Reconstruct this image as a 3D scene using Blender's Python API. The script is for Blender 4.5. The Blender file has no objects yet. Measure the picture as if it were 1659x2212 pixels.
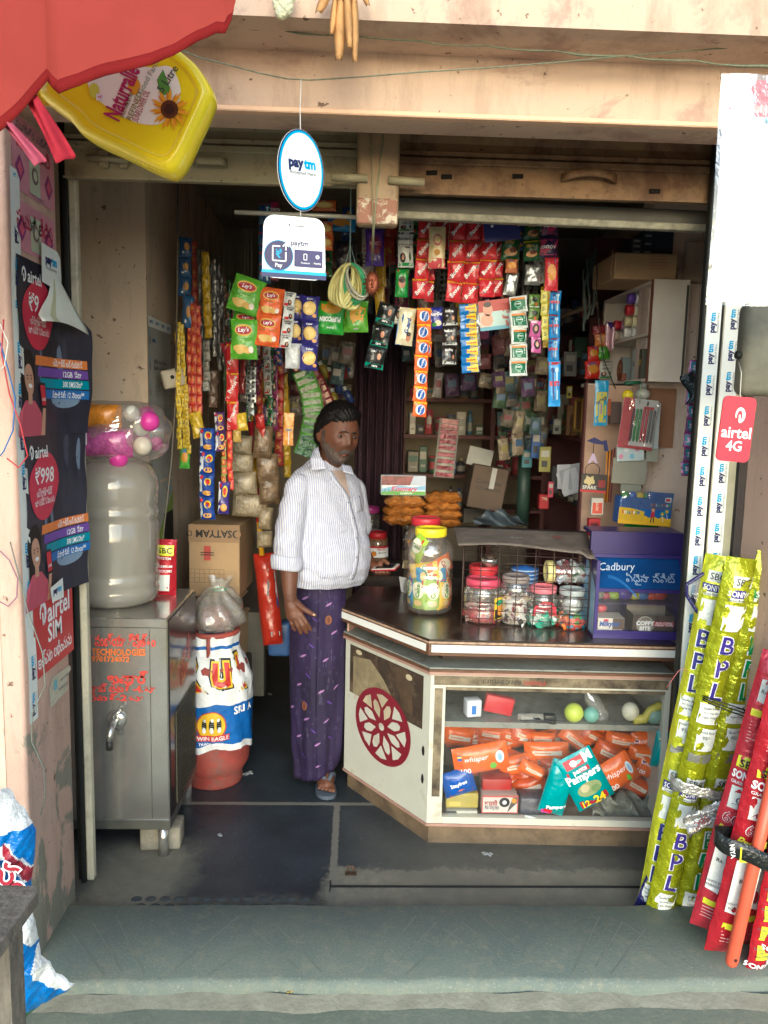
import bpy,bmesh,math,random
import numpy as np
from mathutils import Vector,Matrix,Euler
random.seed(7)
R=math.radians
sc=bpy.context.scene
# ---------------------------------------------------------------- camera
PITCH,ROLL,YAW,FOC=R(7.4),R(1.3),R(-2.0),1720.0
cam=bpy.data.cameras.new('camera');camo=bpy.data.objects.new('camera',cam);sc.collection.objects.link(camo)
camo.matrix_world=Matrix.Translation((0,0,1.62)) @ (Matrix.Rotation(YAW,4,'Z') @ Matrix.Rotation(math.pi/2-PITCH,4,'X') @ Matrix.Rotation(ROLL,4,'Z'))
cam.sensor_fit='VERTICAL';cam.sensor_height=36;cam.lens=36*FOC/2212
cam.clip_start=0.05;cam.clip_end=500
sc.camera=camo
# ---------------------------------------------------------------- world, sun, exposure
SUN_EL,SUN_AZ=14,181        # soft daylight falling in from the street side
w=bpy.data.worlds.new('World');sc.world=w;w.use_nodes=True
wn=w.node_tree;bg=wn.nodes['Background']
sky=wn.nodes.new('ShaderNodeTexSky');sky.sky_type='NISHITA';sky.sun_disc=False
sky.sun_elevation=R(SUN_EL);sky.sun_rotation=R(SUN_AZ);sky.air_density=1.0;sky.dust_density=2.0;sky.ozone_density=1.0
wn.links.new(sky.outputs[0],bg.inputs[0]);bg.inputs[1].default_value=0.15
sl=bpy.data.lights.new('sun','SUN');sl.energy=1.5;sl.angle=R(65);sl.color=(1.0,0.97,0.91)
so=bpy.data.objects.new('sun',sl);sc.collection.objects.link(so)
az=R(SUN_AZ);el=R(SUN_EL)
sdir=Vector((math.sin(az)*math.cos(el),math.cos(az)*math.cos(el),math.sin(el)))
so.rotation_euler=sdir.to_track_quat('Z','Y').to_euler()
sc.view_settings.view_transform='Standard';sc.view_settings.look='None'
sc.view_settings.exposure=1.08
sc.view_settings.use_white_balance=True;sc.view_settings.white_balance_temperature=5500;sc.view_settings.white_balance_tint=3;sc.view_settings.gamma=1.0
sc.cycles.max_bounces=8;sc.cycles.transparent_max_bounces=24
# ---------------------------------------------------------------- pixel (1659 x 2212 view of the photo) -> world
CM=camo.matrix_world.copy();CC=CM.to_translation();CR=CM.to_3x3()
def ray(u,v):return CR @ Vector(((u-829.5)/FOC,-(v-1106)/FOC,-1))
def PY(u,v,Y):d=ray(u,v);return CC +d*(Y/d.y)
def PX(u,v,X):d=ray(u,v);return CC +d*(X/d.x)
def PZ(u,v,z):d=ray(u,v);return CC +d*((z-CC.z)/d.z)
# ---------------------------------------------------------------- materials
def S(h):
    h=h.lstrip('#');c=[int(h[i:i+2],16)/255 for i in (0,2,4)]
    return tuple((x/12.92 if x <= .04045 else ((x+.055)/1.055)**2.4) for x in c)
MATS={}
def N(nt,t,**k):
    n=nt.nodes.new(t)
    for a,b in k.items():
        if a.startswith('i_'):
            key=a[2:];n.inputs[int(key) if key.isdigit() else key.replace('_',' ')].default_value=b
        else:setattr(n,a,b)
    return n
def mixc(nt,fac,a,b):
    m=nt.nodes.new('ShaderNodeMix');m.data_type='RGBA'
    for sock,val in ((m.inputs[0],fac),(m.inputs[6],a),(m.inputs[7],b)):
        if hasattr(val,'links'):nt.links.new(val,sock)
        elif isinstance(val,(int,float)):sock.default_value=val
        else:sock.default_value=(*val,1)
    return m.outputs[2]
def ramp(nt,src,a,b):
    m=N(nt,'ShaderNodeMapRange',clamp=True);m.inputs[1].default_value=a;m.inputs[2].default_value=b
    nt.links.new(src,m.inputs[0]);return m.outputs[0]
def noise(nt,scale,detail=4,rough=.6,dist=0,vec=None,stretch=None):
    n=N(nt,'ShaderNodeTexNoise');n.inputs['Scale'].default_value=scale;n.inputs['Detail'].default_value=detail
    n.inputs['Roughness'].default_value=rough;n.inputs['Distortion'].default_value=dist
    if vec is None:vec=nt.nodes.new('ShaderNodeTexCoord').outputs['Object']
    if stretch:
        mp=N(nt,'ShaderNodeMapping');mp.inputs['Scale'].default_value=stretch;nt.links.new(vec,mp.inputs[0]);vec=mp.outputs[0]
    nt.links.new(vec,n.inputs['Vector']);return n.outputs['Fac']
def newmat(name):
    m=bpy.data.materials.new(name);m.use_nodes=True;nt=m.node_tree
    return m,nt,nt.nodes['Principled BSDF']
def bumpn(nt,b,src,strength,dist=.01):
    bp=N(nt,'ShaderNodeBump');bp.inputs['Strength'].default_value=strength;bp.inputs['Distance'].default_value=dist
    nt.links.new(src,bp.inputs['Height']);nt.links.new(bp.outputs[0],b.inputs['Normal'])
def mat(name,col,rough=.5,metal=0,var=.12,vs=9,bump=0,bs=40,bd=.01,coat=0,dirt=None,da=.5,ds=6,stretch=None,spec=None):
    """plain surface: base colour, brightness variation, optional dirt patches and bump"""
    if name in MATS:return MATS[name]
    if isinstance(col,str):col=S(col)
    m,nt,b=newmat(name)
    out=None
    if var:
        f=noise(nt,vs,4,.6,stretch=stretch)
        f=ramp(nt,f,.3,.7)
        out=mixc(nt,f,tuple(c*(1-var) for c in col),tuple(min(1,c*(1+var)) for c in col))
    if dirt is not None:
        if isinstance(dirt,str):dirt=S(dirt)
        f=ramp(nt,noise(nt,ds,6,.65,.3),1-da-.08+.0,1-da+.18)
        out=mixc(nt,f,out if out is not None else col,dirt)
    if out is not None:nt.links.new(out,b.inputs['Base Color'])
    else:b.inputs['Base Color'].default_value=(*col,1)
    b.inputs['Roughness'].default_value=rough;b.inputs['Metallic'].default_value=metal
    b.inputs['Coat Weight'].default_value=coat
    if spec is not None:b.inputs['Specular IOR Level'].default_value=spec
    if bump:bumpn(nt,b,noise(nt,bs,3,.55),bump,bd)
    MATS[name]=m;return m
def film(name,col,bump=.5,bs=28,rough=.22,metal=0.0,var=.1):
    """printed plastic film or foil: crinkled and glossy"""
    if name in MATS:return MATS[name]
    return mat(name,col,rough,metal,var=var,vs=20,bump=bump,bs=bs,bd=.012,coat=.25)
def clear(name,tint=(1,1,1),haze=.12,col=(.8,.8,.8),gl=.12,bump=0,bs=25,dirt=0):
    """thin clear plastic or glass: see-through with reflection and a little milkiness"""
    if name in MATS:return MATS[name]
    m=bpy.data.materials.new(name);m.use_nodes=True;nt=m.node_tree;nt.nodes.clear()
    o=N(nt,'ShaderNodeOutputMaterial');t=N(nt,'ShaderNodeBsdfTransparent');t.inputs[0].default_value=(*tint,1)
    g=N(nt,'ShaderNodeBsdfGlossy');g.inputs['Roughness'].default_value=.08
    d=N(nt,'ShaderNodeBsdfDiffuse');d.inputs[0].default_value=(*col,1)
    lw=N(nt,'ShaderNodeLayerWeight');lw.inputs[0].default_value=.35
    m1=N(nt,'ShaderNodeMixShader');m2=N(nt,'ShaderNodeMixShader')
    if dirt:
        f=ramp(nt,noise(nt,7,6,.65),.45,.75)
        ma=N(nt,'ShaderNodeMath',operation='MULTIPLY_ADD');nt.links.new(f,ma.inputs[0]);ma.inputs[1].default_value=dirt;ma.inputs[2].default_value=haze
        nt.links.new(ma.outputs[0],m1.inputs[0])
    else:m1.inputs[0].default_value=haze
    nt.links.new(t.outputs[0],m1.inputs[1]);nt.links.new(d.outputs[0],m1.inputs[2])
    ad=N(nt,'ShaderNodeMath',operation='MULTIPLY_ADD');nt.links.new(lw.outputs['Facing'],ad.inputs[0]);ad.inputs[1].default_value=.45;ad.inputs[2].default_value=gl*.5
    nt.links.new(ad.outputs[0],m2.inputs[0]);nt.links.new(m1.outputs[0],m2.inputs[1]);nt.links.new(g.outputs[0],m2.inputs[2])
    nt.links.new(m2.outputs[0],o.inputs[0])
    if bump:
        bp=N(nt,'ShaderNodeBump');bp.inputs['Strength'].default_value=bump;bp.inputs['Distance'].default_value=.012
        nt.links.new(noise(nt,bs,3,.5),bp.inputs['Height'])
        nt.links.new(bp.outputs[0],g.inputs['Normal']);nt.links.new(bp.outputs[0],d.inputs['Normal'])
    MATS[name]=m;return m
def C(h,rough=.45):
    """print or paint colour"""
    return mat('print_'+h.strip('#')+('_%d' % int(rough*100)),h,rough,var=.05,vs=30)
# ---------------------------------------------------------------- text outlines
TX={}
def glyphs(s,bold=0,shear=0):
    k=(s,bold,shear)
    if k in TX:return TX[k]
    c=bpy.data.curves.new('t','FONT');c.body=s;c.size=1;c.align_x='CENTER';c.align_y='CENTER';c.resolution_u=2
    c.offset=bold;c.shear=shear;c.fill_mode='FRONT'
    o=bpy.data.objects.new('t',c);me=bpy.data.meshes.new_from_object(o)
    v=[(p.co.x,p.co.y) for p in me.vertices];f=[tuple(p.vertices) for p in me.polygons]
    # faces must look towards +z of the art plane
    ff=[]
    for q in f:
        a=sum(v[q[i]][0]*v[q[(i+1) % len(q)]][1]-v[q[(i+1) % len(q)]][0]*v[q[i]][1] for i in range(len(q)))
        ff.append(q if a > 0 else q[::-1])
    bpy.data.objects.remove(o);bpy.data.curves.remove(c);bpy.data.meshes.remove(me)
    xs=[a for a,b in v] or [0,1];ys=[b for a,b in v] or [0,1]
    cx,cy=(min(xs)+max(xs))/2,(min(ys)+max(ys))/2
    v=[(a-cx,b-cy) for a,b in v]
    TX[k]=(v,ff,max(xs)-min(xs),max(ys)-min(ys));return TX[k]
# ---------------------------------------------------------------- mesh builder
class MB:
    def __init__(s):s.v=[];s.f=[];s.m=[];s.sm=[];s.mats=[];s.T=lambda x,y,h:(x,-h,y);s.step=.0009
    def add(s,vs,fs,m,smooth=False):
        if m not in s.mats:s.mats.append(m)
        i=s.mats.index(m);b=len(s.v);s.v += [tuple(p) for p in vs]
        for f in fs:s.f.append(tuple(b+k for k in f));s.m.append(i);s.sm.append(smooth)
        return b
    def box(s,x0,y0,z0,x1,y1,z1,m,skip=''):
        if x0 > x1:x0,x1=x1,x0
        if y0 > y1:y0,y1=y1,y0
        if z0 > z1:z0,z1=z1,z0
        v=[(x,y,z) for z in (z0,z1) for y in (y0,y1) for x in (x0,x1)]
        F={'b':(0,2,3,1),'t':(4,5,7,6),'f':(0,1,5,4),'k':(2,6,7,3),'l':(0,4,6,2),'r':(1,3,7,5)}
        s.add(v,[f for k,f in F.items() if k not in skip],m)
    def bbox(s,x0,y0,z0,x1,y1,z1,m,r=.01,seg=2):
        """box with rounded edges"""
        bm=bmesh.new();bmesh.ops.create_cube(bm,size=1)
        for v in bm.verts:v.co=Vector(((x0+x1)/2+v.co.x*abs(x1-x0),(y0+y1)/2+v.co.y*abs(y1-y0),(z0+z1)/2+v.co.z*abs(z1-z0)))
        bmesh.ops.bevel(bm,geom=list(bm.edges),offset=r,segments=seg,affect='EDGES',profile=.5)
        bm.verts.index_update();s.add([v.co for v in bm.verts],[[v.index for v in f.verts] for f in bm.faces],m,seg > 1);bm.free()
    def obox(s,c,size,rot,m):
        """oriented box: centre, size, euler"""
        M=Matrix.Translation(c) @ Euler(rot).to_matrix().to_4x4();x,y,z=(a/2 for a in size)
        v=[M @ Vector((a,b,d)) for d in (-z,z) for b in (-y,y) for a in (-x,x)]
        s.add(v,[(0,2,3,1),(4,5,7,6),(0,1,5,4),(2,6,7,3),(0,4,6,2),(1,3,7,5)],m)
    def tube(s,pts,r,m,n=8,caps=True):
        pts=[Vector(p) for p in pts];rs=r if isinstance(r,(list,tuple)) else [r]*len(pts);V=[];up=None
        for i,p in enumerate(pts):
            d=(pts[min(i+1,len(pts)-1)]-pts[max(i-1,0)]).normalized()
            if up is None:up=d.orthogonal().normalized()
            up=(up-d*up.dot(d))
            up=up.normalized() if up.length > 1e-6 else d.orthogonal().normalized()
            sd=d.cross(up)
            for k in range(n):
                a=2*math.pi*k/n;V.append(p+(up*math.cos(a)+sd*math.sin(a))*rs[i])
        F=[(i*n+k,i*n+(k+1) % n,(i+1)*n+(k+1) % n,(i+1)*n+k) for i in range(len(pts)-1) for k in range(n)]
        if caps:F += [tuple(range(n))[::-1],tuple((len(pts)-1)*n+k for k in range(n))]
        s.add(V,F,m,True)
    def lathe(s,prof,m,n=28,o=(0,0,0),a0=0,a1=2*math.pi,sx=1,sy=1,fn=None):
        full=abs(a1-a0-2*math.pi) < 1e-6;nn=n if full else n+1;V=[]
        for (r,z) in prof:
            for k in range(nn):
                a=a0+(a1-a0)*k/n;rr=r*(fn(a,z) if fn else 1);V.append((o[0]+rr*math.cos(a)*sx,o[1]+rr*math.sin(a)*sy,o[2]+z))
        F=[]
        for i in range(len(prof)-1):
            for k in range(n):
                k2=(k+1) % nn if full else k+1
                F.append((i*nn+k,i*nn+k2,(i+1)*nn+k2,(i+1)*nn+k))
        s.add(V,F,m,True)
    def prism(s,poly,z0,z1,m,m2=None):
        n=len(poly);V=[(x,y,z0) for x,y in poly]+[(x,y,z1) for x,y in poly]
        a=sum(poly[i][0]*poly[(i+1) % n][1]-poly[(i+1) % n][0]*poly[i][1] for i in range(n));s1=1 if a > 0 else -1
        s.add(V,[tuple(range(n))[::-s1],tuple(range(n,2*n))[::s1]],m2 or m)
        s.add(V,[(i,(i+1) % n,n+(i+1) % n,n+i)[::s1] for i in range(n)],m)
    def sheet(s,fn,nu,nv,m,smooth=True,thick=0):
        """fn(a,b) a,b in 0..1 -> point; open surface"""
        V=[fn(i/nu,j/nv) for j in range(nv+1) for i in range(nu+1)]
        F=[(j*(nu+1)+i,j*(nu+1)+i+1,(j+1)*(nu+1)+i+1,(j+1)*(nu+1)+i) for j in range(nv) for i in range(nu)]
        if thick:
            V2=[Vector(p) for p in V];no=[Vector((0,0,0)) for _ in V2]
            for f in F:
                q=(V2[f[1]]-V2[f[0]]).cross(V2[f[3]]-V2[f[0]])
                for k in f:no[k] += q
            L=len(V);V=V2+[p-(q.normalized() if q.length else Vector((0,1,0)))*thick for p,q in zip(V2,no)]
            F2=[tuple(L+k for k in f[::-1]) for f in F]
            W=nu+1;rim=[i for i in range(W)]+[j*W+nu for j in range(1,nv+1)]+[nv*W+i for i in range(nu-1,-1,-1)]+[j*W for j in range(nv-1,0,-1)]
            F=F+F2+[(rim[(i+1) % len(rim)],rim[i],L+rim[i],L+rim[(i+1) % len(rim)]) for i in range(len(rim))]
        s.add(V,F,m,smooth)
    def ball(s,c,r,m,n=14,sc_=(1,1,1)):
        s.lathe([(max(1e-4,r*math.sin(math.pi*i/(n//2+2))),-r*math.cos(math.pi*i/(n//2+2))*sc_[2]) for i in range(n//2+3)],m,n,c,sx=sc_[0],sy=sc_[1])
    # art on a plane (x right, y up, towards the viewer), mapped by s.T
    def rect(s,x0,y0,x1,y1,m,L=1,n=1,ny=None):
        ny=ny or n;h=L*s.step
        V=[s.T(x0+(x1-x0)*i/n,y0+(y1-y0)*j/ny,h) for j in range(ny+1) for i in range(n+1)]
        s.add(V,[(j*(n+1)+i,j*(n+1)+i+1,(j+1)*(n+1)+i+1,(j+1)*(n+1)+i) for j in range(ny) for i in range(n)],m,True)
    def disc(s,cx,cy,rx,ry,m,L=1,n=20,rings=2,fn=None):
        h=L*s.step;V=[s.T(cx,cy,h)];F=[]
        for k in range(1,rings+1):
            for i in range(n):
                a=2*math.pi*i/n;q=(fn(a) if fn else 1)*k/rings
                V.append(s.T(cx+rx*q*math.cos(a),cy+ry*q*math.sin(a),h))
        for i in range(n):F.append((0,1+i,1+(i+1) % n))
        for k in range(rings-1):
            for i in range(n):F.append((1+k*n+i,1+(k+1)*n+i,1+(k+1)*n+(i+1) % n,1+k*n+(i+1) % n))
        s.add(V,F,m,True)
    def poly(s,pts,m,L=1):
        n=len(pts);a=sum(pts[i][0]*pts[(i+1) % n][1]-pts[(i+1) % n][0]*pts[i][1] for i in range(n))
        s.add([s.T(x,y,L*s.step) for x,y in pts],[tuple(range(n)) if a > 0 else tuple(range(n))[::-1]],m)
    def line(s,pts,wd,m,L=1):
        for (x0,y0),(x1,y1) in zip(pts,pts[1:]):
            dx,dy=x1-x0,y1-y0;l=math.hypot(dx,dy) or 1;nx,ny=-dy/l*wd/2,dx/l*wd/2
            s.poly([(x0-nx,y0-ny),(x1-nx,y1-ny),(x1+nx,y1+ny),(x0+nx,y0+ny)],m,L)
    def text(s,t,cx,cy,size,m,L=2,rot=0,bold=.01,shear=0,w=None,sx=1,arc=None):
        v,f,W,H=glyphs(t,bold,shear);k=size
        if w:sx=w/(W*k)
        c,q=math.cos(rot),math.sin(rot);P=[]
        for a,b in v:
            a *= k*sx;b *= k
            P.append(s.T(cx+a*c-b*q,cy+a*q+b*c,L*s.step))
        s.add(P,f,m)
    def xf(s,M,start=0):s.v[start:]=[tuple(M @ Vector(p)) for p in s.v[start:]]
    def build(s,name,parent=None,loc=None,rot=None,**tags):
        me=bpy.data.meshes.new(name);me.from_pydata(s.v,[],s.f)
        for m in s.mats:me.materials.append(m)
        me.polygons.foreach_set('material_index',s.m);me.polygons.foreach_set('use_smooth',s.sm);me.update()
        o=bpy.data.objects.new(name,me);sc.collection.objects.link(o)
        if parent:o.parent=parent
        if loc is not None:o.location=loc
        if rot is not None:o.rotation_euler=rot
        for k,v in tags.items():o['category' if k == 'cat' else k]=v
        return o
def thing(name,label,cat,loc=(0,0,0),rot=(0,0,0),group=None):
    o=bpy.data.objects.new(name,None);sc.collection.objects.link(o);o.location=loc;o.rotation_euler=rot
    o.empty_display_size=.05;o['label']=label;o['category']=cat
    if group:o['group']=group
    return o
def dup(o,loc=None,rot=None,label=None,group=None,parent=None,scale=None):
    c=o.copy();sc.collection.objects.link(c)
    if parent is not None:c.parent=parent
    if loc is not None:c.location=loc
    if rot is not None:c.rotation_euler=rot
    if scale is not None:c.scale=scale
    if label:c['label']=label
    if group:c['group']=group
    for ch in o.children:dup(ch,parent=c)
    return c
def organic(prims,voxel,smooth=6,extra=None):
    """union of tapered capsules / ellipsoids remeshed into one continuous surface; returns a mesh"""
    bm=bmesh.new()
    for p in prims:
        if p[0] == 'cap':
            a,b,r0,r1=Vector(p[1]),Vector(p[2]),p[3],p[4];d=b-a;n=14
            q=d.to_track_quat('Z','Y').to_matrix();L=d.length;rows=[]
            for i in range(5):t=math.pi/2*(i/5);rows.append((math.sin(t)*r0,-math.cos(t)*r0,0))
            rows += [(r0,0,0),(r1,L,1)]
            for i in range(1,6):t=math.pi/2*i/5;rows.append((max(1e-4,math.cos(t))*r1,L+math.sin(t)*r1,1))
            ring=[]
            for (r,z,_) in rows:
                r=max(r,1e-4);ring.append([bm.verts.new(a+q@Vector((r*math.cos(2*math.pi*k/n),r*math.sin(2*math.pi*k/n),z))) for k in range(n)])
            for i in range(len(ring)-1):
                for k in range(n):bm.faces.new((ring[i][k],ring[i][(k+1) % n],ring[i+1][(k+1) % n],ring[i+1][k]))
            bm.faces.new(ring[0][::-1]);bm.faces.new(ring[-1])
        elif p[0] == 'ell':
            c=Vector(p[1]);r=p[2];M=Matrix.Translation(c) @ Euler(p[3] if len(p) > 3 else (0,0,0)).to_matrix().to_4x4() @ Matrix.Diagonal((*r,1))
            bmesh.ops.create_uvsphere(bm,u_segments=20,v_segments=14,radius=1,matrix=M)
        elif p[0] == 'loft':
            ring=[[bm.verts.new(q) for q in rr] for rr in p[1]];n=len(ring[0])
            for i in range(len(ring)-1):
                for k in range(n):bm.faces.new((ring[i][k],ring[i][(k+1) % n],ring[i+1][(k+1) % n],ring[i+1][k]))
            bm.faces.new(ring[0][::-1]);bm.faces.new(ring[-1])
    me=bpy.data.meshes.new('tmp');bm.to_mesh(me);bm.free()
    o=bpy.data.objects.new('tmp',me);sc.collection.objects.link(o)
    r=o.modifiers.new('r','REMESH');r.mode='VOXEL';r.voxel_size=voxel;r.use_smooth_shade=True
    if smooth:s_=o.modifiers.new('s','SMOOTH');s_.factor=.5;s_.iterations=smooth
    dg=bpy.context.evaluated_depsgraph_get();out=bpy.data.meshes.new_from_object(o.evaluated_get(dg),depsgraph=dg)
    bpy.data.objects.remove(o);bpy.data.meshes.remove(me)
    for q in out.polygons:q.use_smooth=True
    return out
def link_mesh(me,name,parent=None,m=None,loc=None,rot=None,**tags):
    me.name=name;me.materials.clear()
    for q in (m if isinstance(m,list) else [m]):me.materials.append(q)
    o=bpy.data.objects.new(name,me);sc.collection.objects.link(o)
    if parent:o.parent=parent
    if loc is not None:o.location=loc
    if rot is not None:o.rotation_euler=rot
    for k,v in tags.items():o['category' if k == 'cat' else k]=v
    return o
def ordn(i):return ['first','second','third','fourth','fifth','sixth','seventh','eighth','ninth','tenth','eleventh','twelfth','thirteenth','fourteenth','fifteenth','sixteenth'][i]
def cushion(b,w_,h_,t_,m,nx=10,ny=8,seed=0,pinch=1):
    rd=random.Random(seed);ph=[rd.uniform(0,6) for _ in range(4)]
    def dz(x,y):
        qx=max(0,1-abs(2*x/w_)**3);qy=max(0,1-abs(2*y/h_)**3)
        return t_/2*(qx*qy)**.45+.0018*math.sin(x*90+ph[0])*math.sin(y*70+ph[1])
    b.sheet(lambda a,c:((a-.5)*w_,-dz((a-.5)*w_,(c-.5)*h_),(c-.5)*h_),nx,ny,m,True)
    b.sheet(lambda a,c:(-(a-.5)*w_,dz((a-.5)*w_,(c-.5)*h_),(c-.5)*h_),nx,ny,m,True)
    b.T=lambda x,y,h:(x,-dz(x,y)-h,y);b.step=.001
# ================================================================ ground
def floor_mat():
    m,nt,b=newmat('shop floor stone');tc=nt.nodes.new('ShaderNodeTexCoord').outputs['Object']
    sp=N(nt,'ShaderNodeSeparateXYZ');nt.links.new(tc,sp.inputs[0])
    wob=noise(nt,9,5,.7);wob2=noise(nt,40,3,.7)
    def math_(op,a,b_=None,c=None):
        n=N(nt,'ShaderNodeMath',operation=op)
        for i,q in enumerate((a,b_,c)):
            if q is None:continue
            if hasattr(q,'links'):nt.links.new(q,n.inputs[i])
            else:n.inputs[i].default_value=q
        return n.outputs[0]
    wv=math_('MULTIPLY_ADD',math_('ADD',wob,math_('MULTIPLY',wob2,.45)),.16,-.115)
    X=math_('ADD',sp.outputs[0],wv);Y=math_('ADD',sp.outputs[1],wv)
    dark=mixc(nt,ramp(nt,noise(nt,3.5,5,.65),.25,.75),S('#22282d'),S('#394147'))
    dark=mixc(nt,ramp(nt,noise(nt,60,2,.6),.62,.85),dark,S('#565d63'))
    conc=mixc(nt,ramp(nt,noise(nt,14,6,.7),.3,.7),S('#6c695e'),S('#918b79'))
    conc=mixc(nt,ramp(nt,noise(nt,2.2,3,.6),.35,.7),conc,S('#6f6c60'))
    # concrete to the right of the doorway slab and at the threshold, left corner
    right=math_('MULTIPLY',ramp(nt,X,-.10,-.06),ramp(nt,Y,2.66,2.63))
    left=math_('MULTIPLY',ramp(nt,X,-.50,-.62),ramp(nt,Y,2.86,2.72))
    drain=math_('MULTIPLY',ramp(nt,Y,2.50,2.44),ramp(nt,X,0,-.1))
    f=math_('MAXIMUM',right,math_('MAXIMUM',left,math_('MULTIPLY',drain,.45)))
    dust=math_('MULTIPLY',ramp(nt,X,.0,.3),ramp(nt,Y,3.3,2.7))
    f=math_('MAXIMUM',f,math_('MULTIPLY',dust,.5))
    # joints
    j1=ramp(nt,math_('ABSOLUTE',math_('SUBTRACT',math_('MULTIPLY_ADD',wob2,.01,sp.outputs[1]),3.108)),.014,.010)
    j2=math_('MULTIPLY',ramp(nt,math_('ABSOLUTE',math_('SUBTRACT',math_('MULTIPLY_ADD',wob2,.02,sp.outputs[0]),-.048)),.015,.010),ramp(nt,sp.outputs[1],3.10,3.09))
    j=math_('MAXIMUM',j1,j2)
    col=mixc(nt,f,dark,conc);col=mixc(nt,j,col,S('#77746a'))
    nt.links.new(col,b.inputs['Base Color'])
    rg=math_('MULTIPLY_ADD',f,.35,.42);nt.links.new(rg,b.inputs['Roughness'])
    bumpn(nt,b,noise(nt,90,4,.6),.25,.004)
    return m
def stone_mat(name,c1,c2,c3,bs=120,lines=False):
    m,nt,b=newmat(name)
    col=mixc(nt,ramp(nt,noise(nt,3,5,.65,.3),.3,.7),S(c1),S(c2));col=mixc(nt,ramp(nt,noise(nt,30,5,.7),.5,.75),col,S(c3))
    col=mixc(nt,ramp(nt,noise(nt,160,2,.6),.6,.75),col,S('#9a978a'))
    nt.links.new(col,b.inputs['Base Color']);b.inputs['Roughness'].default_value=.75;bumpn(nt,b,noise(nt,bs,5,.7),.5,.004);return m
M_floor=floor_mat();M_slab=stone_mat('threshold stone','#64706a','#747c70','#848472');M_step=stone_mat('step stone','#77806f','#868c7c','#969680',70)
M_cem=mat('rough cement','#8a8878',.9,var=.2,vs=14,bump=.35,bs=70,bd=.008)
def flatsheet(name,x0,y0,x1,y1,z,m):
    b=MB();b.add([(x0,y0,z),(x1,y0,z),(x1,y1,z),(x0,y1,z)],[(0,1,2,3)],m);return b.build(name,kind='structure')
flatsheet('ground',-60,-80,60,20,-.16,mat('street ground','#a89d86',.9,var=.2,vs=1.5,bump=.4,bs=30))
b=MB();b.box(-1.9,.35,-.15,1.9,2.02,0.0,M_step);b.build('lower_step',kind='structure')
# threshold slab with a worn nosing and scored anti-slip lines
b=MB();z=.05
prof=[(2.012,-.01),(2.012,.03),(2.018,.043),(2.03,z),(2.352,z),(2.362,.044),(2.362,-.01)]
nx=60
V=[]
for i in range(nx+1):
    x=-1.9+3.8*i/nx
    for k,(y,zz) in enumerate(prof):
        wv=.004*math.sin(i*1.7)+.003*math.sin(i*.53+1)
        V.append((x,y+(wv if k < 4 else wv*.7),zz))
P_=len(prof)
b.add(V,[(i*P_+k,(i+1)*P_+k,(i+1)*P_+k+1,i*P_+k+1) for i in range(nx) for k in range(P_-1)],M_slab,True)
M_score=mat('score line','#868a7e',.9,var=.1)
for cx in (-.53,.02,.60,1.1):
    for k in range(3):
        for sgn in (-1,1):
            if random.random() < .12:continue
            xa,ya=cx+sgn*(.03+k*.055),2.035;xb,yb=cx+sgn*(.19+k*.062),2.30-k*.03
            q=random.uniform(0,.25);xa += (xb-xa)*q;ya += (yb-ya)*q
            dx,dy=xb-xa,yb-ya;l=math.hypot(dx,dy);nx_,ny_=-dy/l*.0012,dx/l*.0012
            b.add([(xa-nx_,ya-ny_,z+.0012),(xa+nx_,ya+ny_,z+.0012),(xb+nx_,yb+ny_,z+.0012),(xb-nx_,yb-ny_,z+.0012)],[(0,3,2,1)],M_score)
b.build('threshold_slab',kind='structure')
b=MB()
b.sheet(lambda a,c:(-1.9+3.8*a,1.965+.05*c+.006*math.sin(a*37)+.004*math.sin(a*91),.001+.016*c+.0015*math.sin(a*130)),160,3,M_cem)
b.build('cement_fillet',kind='structure')
flatsheet('shop_floor',-2.2,2.34,2.2,5.4,0.0,M_floor)
# bumps of the worn drain strip at the left of the threshold
b=MB();md=mat('drain stone','#4c5050',.8,var=.3,vs=30,bump=.4,bs=60)
for r_ in range(3):
    for i in range(13):
        b.ball((-.70+i*.046+(r_ % 2)*.022,2.385+r_*.038,0.0),.019,md,8,(1,.8,.22))
b.build('drain_strip',kind='structure')
# shutter slot with its metal lip and the floor latch
b=MB();b.box(-.066,2.525,.0006,1.03,2.533,.004,mat('slot dark','#191a1a',.7,var=.1));b.box(-.068,2.5,.0005,-.064,2.56,.005,mat('slot dark','#191a1a'))
b.build('shutter_slot',kind='structure')
t=thing('floor_latch','small rusty loop latch set in the concrete floor above the shutter slot','latch',PZ(758,1888,0))
b=MB();mr=mat('rusty iron','#5d4a3c',.7,.5,var=.3,vs=40,bump=.4)
b.tube([(-.011,0,0),(-.011,0,.02),(-.006,0,.029),(.006,0,.029),(.011,0,.02),(.011,0,0)],.004,mr);b.build('loop',t)
b=MB();b.box(-.02,-.012,.0005,.02,.012,.003,mr);b.build('plate',t)
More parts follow.
